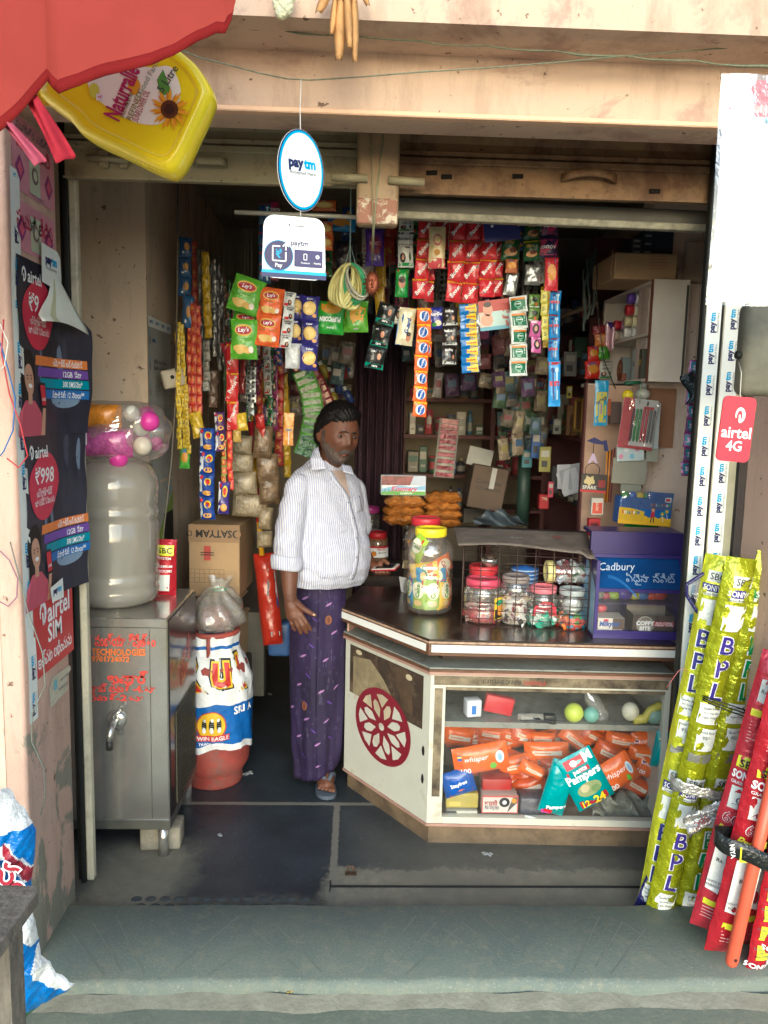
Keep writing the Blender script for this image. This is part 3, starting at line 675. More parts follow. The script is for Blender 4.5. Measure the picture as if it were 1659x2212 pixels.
def eg(a):
    k=a*(len(edge)-1);i=min(len(edge)-2,int(k));f=k-i;return edge[i][0]*(1-f)+edge[i+1][0]*f,edge[i][1]*(1-f)+edge[i+1][1]*f
t=thing('umbrella','red cloth umbrella hanging into the top left of the doorway','umbrella',(-.5,1.3,2.1))
def cl(a,c,off=0):
    x,z=eg(a);top=2.62+.04*a;zz=z+(top-z)*c;q=x-.03*c*c*(1 if a > .8 else 0)
    return (q+.5+(.02*math.sin(c*6) if a > .97 else 0),.05*c*c-off+.012*math.sin(a*9+c*2)*(1-.4*c)+.22*c*c*(1-a)*.3,zz-2.1)
b=MB();b.sheet(lambda a,c:cl(a,c),84,16,M_red,True);b.build('canopy',t)
b=MB();b.sheet(lambda a,c:cl(a,c*.034,.0015+.001*math.sin(a*60)),84,2,M_redh,True,.001);b.build('hem',t)
b=MB();b.tube([(-.6,.3,.9),(-.35,.12,.45)],.006,M_blk);b.build('rib',t)
M_rib=cloth_mat('pink ribbon','#b0566a',.25);M_rib2=cloth_mat('red ribbon','#a8323f',.25)
def ribbon(u0,v0,u1,v1,w0,w1,m,label):
    a0,a1=PY(u0,v0,1.32),PY(u1,v1,1.30);d=(a1-a0);pr=Vector((-d.z,0,d.x)).normalized()
    b=MB();b.sheet(lambda a,c:a0+d*c+pr*(a-.5)*(w0+(w1-w0)*c)+Vector((0,.008*math.sin(a*5+c*4)+.004*math.sin(a*9),0))-a0,8,14,m,True,.0006)
    b.build('ribbon',loc=a0,label=label,cat='ribbon',group='ribbons hanging from the red cloth')
ribbon(66,208,143,345,.020,.031,M_rib2,'wide red ribbon hanging from the red umbrella, right of the pink one')
ribbon(5,255,88,352,.012,.020,M_rib,'narrow pink ribbon hanging from the red umbrella at the left edge')
# ---------------------------------------------------------------- yellow oil can
t=thing('oil_can','bright yellow five litre cooking oil can hanging tilted under the red umbrella','oil can',PY(300,230,1.7))
o0=PY(300,230,1.7)
def L2(pts):return [((PY(u,v,1.7)-o0).x,(PY(u,v,1.7)-o0).z) for u,v in pts]
raw=L2([(88,213),(122,240),(160,268),(172,285),(187,300),(222,320),(260,336),(307,360),(350,381),(372,387),(382,386),(397,372),(415,338),(430,303),(450,262),(466,223),(467,212),(462,198),(448,174),(430,150),(405,130),(383,110),(366,95),(345,92),(315,95),(270,105),(225,122),(170,148),(128,170),(100,190)])
def smoothp(P,it=2):
    for _ in range(it):
        Q=[]
        for i in range(len(P)):
            a,b_=P[i],P[(i+1) % len(P)];Q += [(a[0]*.75+b_[0]*.25,a[1]*.75+b_[1]*.25),(a[0]*.25+b_[0]*.75,a[1]*.25+b_[1]*.75)]
        P=Q
    return P
outl=smoothp(raw,1)
m_y=mat('yellow plastic','#ffe600',.28,var=.03,coat=.4)
cxy=L2([(325,235)])[0]
def ringp(s_,y):return [(cxy[0]+(x-cxy[0])*s_,y,cxy[1]+(z_-cxy[1])*s_) for x,z_ in outl]
b=MB();n=len(outl);rings=[ringp(.7,.05),ringp(.9,.045),ringp(.98,.03),ringp(1,.0),ringp(.985,-.028),ringp(.95,-.043),ringp(.89,-.05),ringp(.80,-.052),ringp(.775,-.0475),ringp(.74,-.0465),ringp(.4,-.050),ringp(.02,-.051)]
V=[p for r_ in rings for p in r_]
b.add(V,[(i*n+k,(i+1)*n+k,(i+1)*n+(k+1) % n,i*n+(k+1) % n) for i in range(len(rings)-1) for k in range(n)]+[tuple(range(n))],m_y,True)
b.T=lambda x,y,h:(x,-.0505-h,y)
lab=smoothp(L2([(190,188),(215,168),(255,152),(300,157),(345,163),(388,155),(404,185),(413,215),(406,255),(382,280),(360,296),(320,294),(285,282),(240,255),(205,225)]),2)
lab=[(cxy[0]+(x-cxy[0])*.9,cxy[1]+(y-cxy[1])*.9) for x,y in lab]
b.poly(lab,mat('oil label','#fbf8e2',.3,var=0),1)
q=L2([(280,222),(300,205),(280,260),(318,215),(335,190),(378,190),(380,258),(362,208),(306,248),(316,250),(222,218)])
b.text('Naturralle',q[0][0],q[0][1],.046,C('#b3265e'),3,R(66),.03,w=.105);b.text('BAKES FARM BETTER',q[3][0]-.026,q[3][1]-.03,.011,C('#8a6a20'),3,R(66),w=.05)
b.disc(q[1][0]+.005,q[1][1]-.003,.012,.016,C('#e8a514'),2,16);b.text('REFINED',q[8][0]+.0,q[8][1]-.002,.015,C('#8f7d2a'),3,R(66));b.text('SUNFLOWER OIL',q[9][0]+.004,q[9][1]-.0,.017,C('#b14a4e'),3,R(66),w=.062)
b.text('Good Farm',q[4][0],q[4][1],.015,C('#9aa58a'),3,R(60));b.text('5 Litre',q[5][0]-.002,q[5][1]-.003,.021,C('#3f4a42'),3,R(56),.01)
b.poly([(q[7][0]+.0,q[7][1]-.02),(q[7][0]-.008,q[7][1]+.01),(q[7][0]+.004,q[7][1]+.03),(q[7][0]+.02,q[7][1]-.01)],C('#5a9a3c'),2.5)
sx_,sy_=q[6]
for k in range(22):
    a=2*math.pi*k/22+.1*(k % 2);l=.040 if k % 2 else .034
    b.poly([(sx_+.012*math.cos(a-.2),sy_+.012*math.sin(a-.2)),(sx_+l*.7*math.cos(a-.12),sy_+l*.7*math.sin(a-.12)),(sx_+l*math.cos(a),sy_+l*math.sin(a)),(sx_+l*.7*math.cos(a+.12),sy_+l*.7*math.sin(a+.12)),(sx_+.012*math.cos(a+.2),sy_+.012*math.sin(a+.2))],C('#f0a818') if k % 2 else C('#e0900f'),3+.5*(k % 2))
b.disc(sx_,sy_,.017,.017,C('#5b3212'),5,20);b.disc(sx_,sy_,.010,.010,C('#3a1e0c'),6,16)
b.disc(q[10][0],q[10][1],.010,.014,C('#d9e04a'),2,12);b.rect(q[10][0]+.004,q[10][1]-.018,q[10][0]+.018,q[10][1]-.006,W_,3);b.text('+F',q[10][0]+.011,q[10][1]-.012,.009,C('#c83c2c'),4)
b.build('body',t)
b=MB();h0=L2([(320,112),(350,118),(385,135),(330,126),(290,120)])
b.tube([(h0[4][0],-.045,h0[4][1]),(h0[0][0],-.06,h0[0][1]),(h0[1][0],-.062,h0[1][1]),(h0[2][0],-.045,h0[2][1])],.006,mat('can grip','#d3cf9a',.5),8);b.build('grip',t)
b=MB();h0=L2([(205,190),(80,205),(100,195)]);b.tube([(h0[2][0]+.01,0,h0[2][1]-.002),(h0[1][0]-.02,0,h0[1][1]+.006)],.026,C('#d8a300'),16);b.build('cap',t)
b=MB();
for i in range(11):
    for j in range(5):
        u=296+i*8.2-j*6;v=350+i*3.6-j*9.5+(7 if j == 0 else 0);x,z_=L2([(u,v)])[0];b.ball((x,-.0445+.0012*abs(j-2)*(j < 2),z_),.0012,m_y,6)
b.build('grip_dots',t)
wire('can_string',[PY(300,100,1.7)+Vector((0,0,-.01)),PY(300,100,1.75)+Vector((0,.1,.35))],.0015,M_thr,'string holding up the yellow oil can')
# ---------------------------------------------------------------- signs on the right
t=thing('price_board','large white film-covered board hanging at the upper right edge','sign board',(.848,1.6,1.845))
b=MB();b.bbox(-.155,-.003,0,.22,.003,.415,M_wp,.002,1);b.T=lambda x,y,h:(x,-.003-h,y)
b.sheet(lambda a,c:(-.155+.30*a,-.0045,.36+.055*c-(.012*math.sin(a*7)*(1-c))),14,3,C('#b03a28'));b.rect(.13,.385,.17,.41,BLK,2)
b.sheet(lambda a,c:(-.155+.30*a,-.0052,.345+.012*c+.016*math.sin(a*5)*(1-a)),16,1,C('#d08a78'))
b.sheet(lambda a,c:(-.075+.15*a,-.006,.338-.025*a+.03*a*a*4*.5*a+.009*c),12,1,C('#0f7f80'));b.build('board',t)
b=MB();b.sheet(lambda a,c:(-.168+.39*a,-.012-.003*math.sin(a*23+c*5),-.008+.43*c),16,10,clear('board film',haze=.06,gl=.3,bump=.4));b.build('film',t)
b=MB();b.T=lambda x,y,h:(x,-h-.0025,y)
pp=arcpts(-.045,-.082,.045,.082,.014);b.add([(x,-.002,y) for x,y in pp]+[(x,.002,y) for x,y in pp],[tuple(range(len(pp))),tuple(range(len(pp),2*len(pp)))[::-1]]+[((i+1) % len(pp),i,len(pp)+i,len(pp)+(i+1) % len(pp)) for i in range(len(pp))],C('#cb3344',.35))
swirl(b,.004,.035,.034,W_,1);airtel(b,.0,-.008,.040,W_,1);b.text('4G',-.002,-.042,.036,W_,1,0,.02)
b.build('network_sign',loc=(.958,2.0,1.588),rot=(0,.06,.10),label='small red 4G network sign with rounded corners hanging by the right pillar',cat='sign')
wire('sign_thread',[(.962,2.0,1.668),(.97,2.02,1.73),(.99,2.08,1.76)],.0012,M_thr,'thread that holds the small red 4G sign')
t=thing('lamp_housing','dusty grey rounded plastic lamp housing at the right edge above the red sign','lamp',(1.045,2.1,1.80))
b=MB();b.bbox(-.048,-.03,-.125,.09,.03,.115,mat('dusty grey plastic','#6d6b5c',.7,var=.25,vs=10,bump=.3),.022,4);b.build('housing',t)
b=MB();b.tube([(-.047,-.01,-.02),(-.06,-.01,-.02)],.01,M_blk);b.build('cable_gland',t)
# cables on the left front
for col,pts,lb in (('#b3323a',((8,690),(3,760),(20,850),(45,920),(60,985),(40,1010),(15,990)),'red cable looping down the left pillar front'),('#2c67a8',((0,740),(18,800),(33,860),(28,930),(8,975),(0,985)),'blue cable looping on the left pillar front'),('#d8d3c8',((0,700),(18,740),(10,790),(0,800)),'pale cable at the left edge above the loops')):
    wire('cable',[PY(u,v,2.05) for u,v in pts],.002,C(col),lb,'cable')
wire('cable',[PY(u,v,2.06) for u,v in ((22,1170),(45,1260),(60,1320),(92,1410),(98,1480),(70,1540),(68,1600),(95,1660),(98,1720),(88,1760))],.0018,C('#6d7268'),'thin grey cable hanging down past the red SIM sign','cable')
wire('cable',[PY(u,v,2.055) for u,v in ((0,1190),(20,1210),(38,1250),(36,1290),(18,1310),(0,1300))],.002,C('#8f6a78'),'dull mauve cable coil at the left edge','cable')
# ================================================================ brooms, bags and bench in front
def axis_rot(p0,p1,face=Vector((0,-1,0)),spin=0):
    z=(p1-p0).normalized();y=-(face-z*face.dot(z)).normalized();x=y.cross(z)
    M=Matrix((x,y,z)).transposed();return (M @ Matrix.Rotation(spin,3,'Z')).to_euler()
def longpouch(b,w,L,t,m,nx=8,nz=26,top=.05,seed=0):
    """long foil sleeve, x across, z along; seals pinched flat at both ends"""
    rd=random.Random(seed);ph=[rd.uniform(0,6) for _ in range(6)]
    def d(x,z):
        q=1-abs(2*x/w)**2.4;e=min(1,z/.04,(L-z)/.05);e=max(0,e)**.5
        return t*max(0,q)**.6*e+.0022*math.sin(z*47+ph[0]+x*60)+.0016*math.sin(z*113+ph[1]-x*90)
    def ww(z):return w/2*(1+.04*math.sin(z*7+ph[2])+.03*math.sin(z*17+ph[3]))
    b.sheet(lambda a,c:((a*2-1)*ww(c*L),-d((a-.5)*w,c*L),c*L),nx,nz,m,True)
    b.sheet(lambda a,c:(-(a*2-1)*ww(c*L),d((a-.5)*w,c*L)*.8,c*L),nx,nz,m,True)
    b.T=lambda x,y,h:(x,-d(x,y)-h-.0005,y)
    return b
m_lime=film('lime foil','#a9b012',.9,30,.24,.45);m_limep=film('lime foil pale','#c9cf2a',.9,26,.24,.35);m_lw=film('broom label','#dfe3dc',.5,40,.35);m_lg=film('broom grey print','#8f9088',.5,40,.3,.4)
def broom(u0,v0,Y0,u1,v1,Y1,col,label,art,w=.072,t=.022,group='foil packed brooms leaning at the right',seed=0,spin=0,extra=None):
    p0,p1=PY(u0,v0,Y0),PY(u1,v1,Y1)
    if extra is not None:p0=p0+(p0-p1).normalized()*extra
    L=(p1-p0).length;b=MB();b.step=.0012;longpouch(b,w,L,t,col,seed=seed)
    art(b,w,L);return b.build('broom_packet',loc=p0,rot=axis_rot(p0,p1,spin=spin),label=label,cat='broom',group=group)
def art_lime(pc,sc_=1.0,off=0):
    m=C(pc,.35)
    def f(b,w,L):
        z=L-.045-off
        k=0
        while z > .15:
            b.rect(-w*.28,z-.035,w*.38,z+.0,m_lw,1,3);b.text('SBC',w*.05,z-.017,.030,BLK,2,0,.005,w=w*.5)
            b.rect(-w*.40,z-.066,w*.40,z-.042,m,1,3);b.text('SONIYA',0,z-.054,.024,W_,2,0,.01,w=w*.72);b.rect(-w*.4,z-.078,w*.4,z-.067,m_lw,1,3);b.text('Grass Brooms',0,z-.0725,.011,GRY,2,w=w*.66)
            b.rect(-w*.34,z-.17,w*.38,z-.09,m_lw,1,4)
            for i,ch in enumerate('BPL'):
                b.text(ch,.0,z-.215-i*.074,.078,W_,1.2,0,.05);b.text(ch,.0,z-.215-i*.074,.078,m,2.2,0,.015)
            b.rect(-w*.4,z-.47,w*.3,z-.405,m_lw,1,4)
            for q in range(3):b.text(('Quality Broom','for Long Life','Light Weight')[q],-.002,z-.42-q*.014,.009,GRY,2)
            b.rect(-w*.3,z-.56,w*.34,z-.485,m_lw,1,4);b.text('Retail Price',0,z-.497,.010,GRY,2);b.text('95/-',0,z-.515,.017,GRY,2);b.rect(-w*.4,z-.60,w*.4,z-.572,m_lg,1,3)
            z -= .655;k += 1
    return f
broom(1402,1965,2.405,1556,1200,2.36,m_limep,'lime foil broom packet at the left end of the lime row, half hidden',art_lime('#2e2f7c',off=.0),.084,.026,seed=1,spin=-.4,extra=.05)
broom(1482,1965,2.385,1662,1190,2.30,m_lime,'lime foil broom packet with green letters, right of the purple lettered one',art_lime('#128442',off=.03),.092,.030,seed=3,spin=.25,extra=.05)
broom(1538,1965,2.40,1712,1150,2.30,m_limep,'tall lime foil broom packet at the right end of the lime row',art_lime('#128442',off=0),.092,.03,seed=4,spin=.3,extra=.05)
broom(1424,1965,2.37,1603,1205,2.285,m_lime,'lime foil broom packet with purple letters in front of the lime row',art_lime('#3a2c86',off=.005),.092,.034,seed=2,spin=.05,extra=.05)
broom(1590,1965,2.41,1770,1150,2.32,m_lime,'lime foil broom packet furthest right, mostly behind the red ones',art_lime('#3a2c86',off=.02),.09,.03,seed=6,spin=.2,extra=.05)
# ties
def tie(name,c,rx,ry,wd,m,label,tilt=0,cat='tie',knot=None):
    b=MB();n=40
    b.sheet(lambda a,q:(rx*math.cos(2*math.pi*a),ry*math.sin(2*math.pi*a),(q-.5)*wd+.004*math.sin(a*30)+tilt*rx*math.cos(2*math.pi*a)),n,2,m,True,.0012)
    if knot:knot(b)
    return b.build(name,loc=c,label=label,cat=cat)
b=MB();mb=C('#1c211c',.5);cc=PY(1595,1535,2.29)
for k in range(3):
    b.tube([cc+Vector((.112*math.cos(a),.05*math.sin(a)+.0,-.30*.112*math.cos(a)-.02*math.sin(a)*k*.2+k*.006)) for a in [2*math.pi*i/30 for i in range(31)]],.0022,mb,6,False)
for lp in (((0,0),(-.03,.05),(-.045,.035),(-.02,-.01),(0,0)),((0,0),(.03,.03),(.04,.01),(.01,-.01),(0,0)),((0,0),(.02,-.03),(.035,-.04))):
    b.tube([PY(1635,1555,2.235)+Vector((x,0,z)) for x,z in lp],.0018,mb,6)
b.build('cord',label='black cord tied round the lime broom packets with a bow',cat='cord')
m_sil=film('crumpled silver foil','#b9b9b4',1.0,45,.25,.6,.2);cc=PY(1515,1685,2.30)
b=MB();b.sheet(lambda a,c:cc+Vector((.10*math.cos(math.pi*(1+a)),.055*math.sin(math.pi*(1+a))-.005,-.06*a+.015*math.sin(a*3)+(c-.5)*(.045-.03*a)+.003*math.sin(a*40+c*7))),30,6,m_sil,True,.001)
kp=PY(1572,1728,2.225)
b.sheet(lambda a,c:kp+Vector((-.125*a+(.004+.04*a)*(c-.5)*.7,-.01+.01*math.sin(c*9+a*5),-.085*a-(.012+.085*a)*(c-.5)*.8+.004*math.sin(a*30+c*20))),16,10,m_sil,True,.001)
b.T=lambda x,y,h:(kp.x-.085+x,kp.y-.02-h,kp.z-.06+y);b.text('SBC',0,0,.03,C('#8e3a36'),2,R(215))
b.build('foil_tie',label='crumpled silver foil strip knotted round the lime broom packets',cat='tie')
# red packets
m_rf=film('red foil','#b0202e',.7,30,.25,.2);m_rf2=film('pink red foil','#c23443',.7,30,.3,.2)
m_yp=film('yellow label','#dfe02e',.4,30,.35)
def art_red(b,w,L):
    z=L-.10
    b.rect(-w*.28,z-.05,w*.42,z+.02,m_lw,1,3);b.text('Rs. 70/-',w*.05,z-.015,.016,GRY,2)
    z=L*.62+.14
    b.rect(-w*.36,z-.0,w*.42,z+.02,m_yp,1,3)
    for i in range(7):b.line([(-w*.3,z-.018-i*.010),(w*.3-.01*(i % 2),z-.020-i*.010)],.003,C('#d9a3a0'),1.5)
    z=L*.60
    b.rect(-w*.38,z-.0,w*.40,z+.034,m_yp,1,3);b.text('SBC',0,z+.014,.030,BLK,2,0,.02,w=w*.6);b.text('SONIYA',0,z-.022,.034,W_,2,0,.04,w=w*.85);b.text('GRASS BROOM',0,z-.046,.013,W_,2,w=w*.8)
    b.rect(-w*.34,z-.125,w*.38,z-.058,m_lw,1,4);b.disc(0,z-.098,.012,.010,GRY,2,12);b.disc(0,z-.098,.008,.007,m_lw,2.5,12);b.line([(-.02,z-.11),(.02,z-.11)],.002,GRY,2)
    b.text('666',0,z-.155,.045,W_,1.5,0,.03);b.text('666',0,z-.155,.045,C('#a02030'),2.5,0,.005);b.text('Premium',0,z-.195,.034,C('#e8e23a'),2,0,.03,.4,w=w*.9)
    b.poly([(-w*.36,L*.16),(-w*.36,L*.33),(0,L*.345),(w*.38,L*.33),(w*.38,L*.18),(w*.1,L*.15)],m_lw,6.0)
    b.text('Rs. 70/-',.006,L*.27,.018,BLK,7);b.text('SONIYA BROOMS',0,L*.19,.009,GRY,7);b.text('KURNOOL, A.P.',0,L*.175,.009,GRY,7)
    b.rect(-w*.3,L*.10,w*.3,L*.12,m_yp,1,3)
    for i in range(4):b.line([(-w*.28,L*.09-i*.010),(w*.26,L*.088-i*.010)],.003,C('#d9a3a0'),1.5)
def art_red2(b,w,L):
    for i in range(8):
        z=.05+i*.062;b.rect(-w*.28,z,w*.32,z+.045,m_yp,1,3)
        for q in range(3):b.text(('Grass & Strong','Long Life','Easy Sweep')[q],.002,z+.034-q*.012,.009,GRY,2)
    b.text('SONIYA',0,.03,.022,W_,2,0,.03)
g2='red foil packed brooms leaning at the lower right'
broom(1522,2005,2.16,1682,1410,2.13,m_rf2,'red foil broom packet with a crimped foot, leftmost of the red row',art_red,.088,.022,g2,11,-.4)
broom(1590,2040,2.15,1735,1400,2.12,m_rf2,'red foil broom packet at the back right of the red row',art_red,.09,.026,g2,15,.2)
broom(1665,2060,2.06,1765,1500,2.03,m_rf,'red foil broom packet with yellow labels at the right edge',art_red2,.075,.02,g2,13,.1)
broom(1630,2098,2.07,1735,1560,2.04,m_rf,'red foil broom packet with yellow labels right of the orange handle',art_red2,.062,.018,g2,14,.1)
broom(1556,2055,2.09,1722,1400,2.05,m_rf,'red foil broom packet with the large price label, middle of the red row',art_red,.100,.032,g2,12,0)
m_oh=mat('orange plastic handle','#cf5a3e',.4,var=.06)
p0,p1=PY(1580,2078,2.02),PY(1712,1500,2.0)
t=thing('mop_handle','orange plastic handle leaning in front of the red broom packets','handle',p0,axis_rot(p0,p1))
b=MB();b.lathe([(.001,-.012),(.010,-.011),(.016,-.004),(.0175,.008),(.0175,.34),(.0165,.345),(.0165,.62),(.001,.621)],m_oh,20);b.build('tube',t)
b=MB();b.tube([(0,-.016,.018),(0,-.0185,.018)],.005,C('#3a1410'));b.build('hang_hole',t)
c2=PY(1615,1835,2.045)
def sbcpatch(b):
    b.T=lambda x,y,h:(-.052+x,-.047-h,.012+y);b.rect(-.014,-.022,.014,.022,m_yp,2);b.text('SBC',0,0,.018,BLK,3,R(-90),.02)
    b.T=lambda x,y,h:(-.085+x,-.042-h,.02+y);b.text('NIYA',0,0,.018,W_,3,R(-80),.02)
tie('black_band',c2+Vector((.02,0,0)),.115,.058,.05,film('black foil band','#1d201f',.9,50,.3),'black printed foil band wound round the red broom packets',-.32,'band',sbcpatch)
# clear plastic bag with a dark blue border, standing left of the lime packets
m_bb=film('dark blue bag border','#221f56',.9,40,.25);m_bc=clear('bag film',haze=.22,col=(.5,.48,.52),gl=.25,bump=.8,bs=22);m_or=film('orange print','#c8714a',.4,30,.4)
cl_=[((1540,1290),(1500,1290)),((1545,1350),(1512,1350)),((1535,1440),(1500,1445)),((1522,1540),(1480,1545)),((1498,1640),(1450,1650)),((1478,1720),(1436,1725)),((1462,1800),(1425,1800)),((1452,1880),(1395,1890)),((1442,1968),(1368,1966))]
def bagp(a,c,off=0,wob=1):
    k=c*(len(cl_)-1);i=min(len(cl_)-2,int(k));f=k-i
    L_=[cl_[i][1][j]*(1-f)+cl_[i+1][1][j]*f for j in (0,1)];R_=[cl_[i][0][j]*(1-f)+cl_[i+1][0][j]*f for j in (0,1)]
    u,v=(L_[j]*(1-a)+R_[j]*a for j in (0,1));p=PY(u,v,2.40-.0*c)
    return Vector((p.x,2.405-off-.016*math.sin(math.pi*a)+wob*(.004*math.sin(a*9+c*40)+.003*math.sin(c*77)),p.z))
t=thing('zip_bag','tall clear plastic bag with dark blue borders standing left of the lime brooms','plastic bag',(1.0,2.40,0))
def rel(f):return lambda a,c:f(a,c)-Vector((1.0,2.40,0))
b=MB();b.sheet(rel(lambda a,c:bagp(a,c)),8,60,m_bc);b.build('film',t)
b=MB();b.sheet(rel(lambda a,c:bagp(a*.30,c,.003)),3,60,m_bb,True,.0015);b.build('border',t)
b=MB();b.sheet(rel(lambda a,c:bagp(.80+a*.2,c*.5,.003)),2,40,m_bb,True,.0015);b.build('border',t)
b=MB();b.sheet(rel(lambda a,c:bagp(.45+a*.35,.55+.38*c,.004)),3,24,m_or,True)
for s_,cpos in (('PREMIUM QUALITY',.70),('BS Bedding',.86)):
    def TT(x,y,h,cpos=cpos):return tuple(bagp(.62+y*14,min(1,cpos-x*.9),.006+h)-Vector((1.0,2.40,0)))
    b.T=TT;b.text(s_,0,0,.020,BLK,2,math.pi,.02)
b.build('print',t)
b=MB();lp=[PY(u,v,2.37)-Vector((1,2.4,0)) for u,v in ((1556,1236),(1518,1240),(1484,1262),(1483,1285),(1512,1330),(1528,1352))]
b.tube(lp,.006,m_bb,8);b.tube([PY(u,v,2.37)-Vector((1,2.4,0)) for u,v in ((1556,1236),(1530,1245),(1524,1300),(1534,1360))],.007,m_bb,8);b.build('handle_loop',t)
b=MB();q=[PY(u,v,2.372)-Vector((1,2.4,0)) for u,v in ((1520,1248),(1488,1268),(1526,1345))];b.add(q,[(0,1,2)],m_bc);b.build('gusset',t)
wire('red_thread',[PY(u,v,2.37) for u,v in ((1440,1485),(1465,1450),(1475,1443),(1490,1455),(1500,1470),(1480,1465))],.001,C('#c06a6a'),'thin red thread tied round the blue bordered bag')
# ---------------------------------------------------------------- woven rice bag, lower left
o0=PY(40,1900,1.75)
def pal(u,v):
    if v < 1960:
        if v < 1775-(u-60)*.1:return 0
        if v > 1870+(u-20)*1.05 and u < 40:return 3
        s_=(v-1800)-(u-33)*1.5
        if u > 28 and 0 < s_ < 46 and v < 1890:return 2 if 6 < s_ < 38 else 0
        if u < 38 and 1800 < v < 1835:return 0
        return 1
    if v < 2030 and u > 52 and v < 1970+(u-45)*1.9:return 0
    if u > 82 and v < 2125 and v < 2095+(u-80)*.6:return 0
    if v < 2060 and u < 48:return 4
    if (u-12) < (2212-v)*.35 and v > 2080:return 3 if (u*7+v*3) % 23 < 15 else 0
    if v > 2170:return 5
    return 1
cols=[film('bag white weave','#e3e5e4',.6,60,.4),film('bag blue','#1570bf',.6,60,.35),film('bag crimson','#a3243a',.6,60,.4),film('bag grass green','#9aa92a',.6,60,.4,0,.5),film('bag yellow','#b5941e',.6,60,.4,0,.5),film('bag dark green','#2f6b34',.6,60,.4)]
rows=[(1698,-60,10),(1704,-60,22),(1717,-60,30),(1743,-60,49),(1770,-60,68),(1796,-60,77),(1825,-60,77),(1884,-60,72),(1917,-60,68),(1945,-60,66),(1969,-30,70),(1986,0,79),(2036,20,82),(2060,30,88),(2080,30,104),(2100,28,122),(2117,24,152),(2124,22,162),(2140,16,146),(2162,12,97),(2185,11,70),(2209,11,44),(2240,11,30)]
def rowat(v):
    for (a,l0,r0),(b_,l1,r1) in zip(rows,rows[1:]):
        if v <= b_:f=(v-a)/(b_-a);return l0+(l1-l0)*f,r0+(r1-r0)*f
    return rows[-1][1:]
b=MB();nu,nv=56,150;V=[];UV=[]
for j in range(nv+1):
    v=1698+(2240-1698)*j/nv;l,r_=rowat(v)
    for i in range(nu+1):
        a=i/nu;u=l+(r_-l)*a;Yb=1.75+max(0,(v-2080)/130)*.10
        p=PY(u,v,Yb);p.y -= .05*math.sin(math.pi*min(1,max(0,a)))**.5*(1 if v < 2080 else .5)-.004*math.sin(u*.16+v*.05)-.003*math.sin(v*.07-u*.12)-.0012*math.sin(v*.23+u*.3)
        V.append(p-o0);UV.append((u,v))
F=[(j*(nu+1)+i+1,j*(nu+1)+i,(j+1)*(nu+1)+i,(j+1)*(nu+1)+i+1)[::1] for j in range(nv) for i in range(nu)]
for mi_ in range(6):
    ff=[f for f in F if pal(*UV[f[0]]) == mi_]
    if ff:
        used=sorted({k for f in ff for k in f});mp={k:i for i,k in enumerate(used)};b.add([V[k] for k in used],[tuple(mp[k] for k in f) for f in ff],cols[mi_],True)
b.T=lambda x,y,h:(x+.004,-.062-h,y+.035);b.text('సం',.012,.008,.07,W_,3,R(-48),.07);b.text('సం',.012,.008,.07,C('#a3243a'),4,R(-48),.02)
b.disc(-.035,.03,.022,.02,C('#c9ccd6'),3,16);b.text('గుడ్',-.035,.03,.022,C('#33315e'),4,R(-10))
b.build('rice_sack',loc=o0,label='crumpled blue and white woven rice sack standing at the lower left',cat='sack')
# bench plank
zt=.82
def PB(u,v,z):p=PZ(u,v,z);return (p.x,p.y)
m_wd=mat('grey weathered wood','#6d675d',.85,var=.3,vs=20,bump=.8,bs=30,stretch=(8,1.2,1));
t=thing('wooden_bench','grey weathered wooden bench whose corner enters at the lower left','bench',(-.62,1.1,0))
poly=[PB(-260,1905,zt),PB(76,1914,zt),PB(82,1926,zt),PB(0,2040,zt),PB(-260,2390,zt)]
b=MB();b.prism([(x+.62,y-1.1) for x,y in poly],zt-.022,zt,m_wd);b.build('seat',t)
x0=PY(24,2150,1.16).x;b=MB();b.box(x0+.62-.12,.06,0,x0+.62,.11,zt-.023,m_wd);b.build('leg',t)
# litter
b=MB();mw=film('toffee wrapper','#c9a227',.8,60,.3);p=PZ(640,2141,0.0)+Vector((0,-.015,.014))
b.sheet(lambda a,c:((a-.5)*.052,(c-.5)*.022*(1+.3*math.sin(a*12)),.004+.009*math.sin(math.pi*a)+.003*math.sin(a*20+c*5)),14,5,mw,True,.0005)
b.T=lambda x,y,h:(x-.008,y,.0155+h);b.disc(0,0,.009,.007,W_,1,14);b.disc(0,0,.005,.004,GRN,2,10);b.T=lambda x,y,h:(x+.012,y,.0155+h);b.disc(0,.0,.006,.006,BLU,1,8)
b.build('candy_wrapper',loc=p,rot=(0,0,.25),label='crumpled yellow and blue candy wrapper on the lower step',cat='wrapper')
for u,v,z,s_,lb in ((535,1672,0,.022,'torn white scrap of paper on the dark floor beside the gas cylinder'),(1052,1846,0,.018,'white scrap of plastic on the floor below the glass counter'),(1050,2150,0,.02,'pale scrap of film on the lower step'),(582,1500,0,.016,'pale scrap deep inside on the dark floor'),(475,1805,0,.011,'small pale fleck on the dark doorway slab')):
    b=MB();rd=random.Random(u);pts=[(s_*rd.uniform(.7,1.2)*math.cos(a),s_*.5*rd.uniform(.7,1.2)*math.sin(a)) for a in [k*math.pi/4 for k in range(8)]]
    b.sheet(lambda a,c:(s_*(a-.5)*2*(1-.3*math.sin(c*7)),s_*(c-.5)*1.2*(1+.3*math.sin(a*9)),.002+.003*math.sin(a*7+c*5)**2),5,4,mat('scrap','#a9aba6',.7,var=.1),True,.0006)
    b.build('litter',loc=PZ(u,v,z),rot=(0,0,rd.uniform(-1,1)),label=lb,cat='litter')
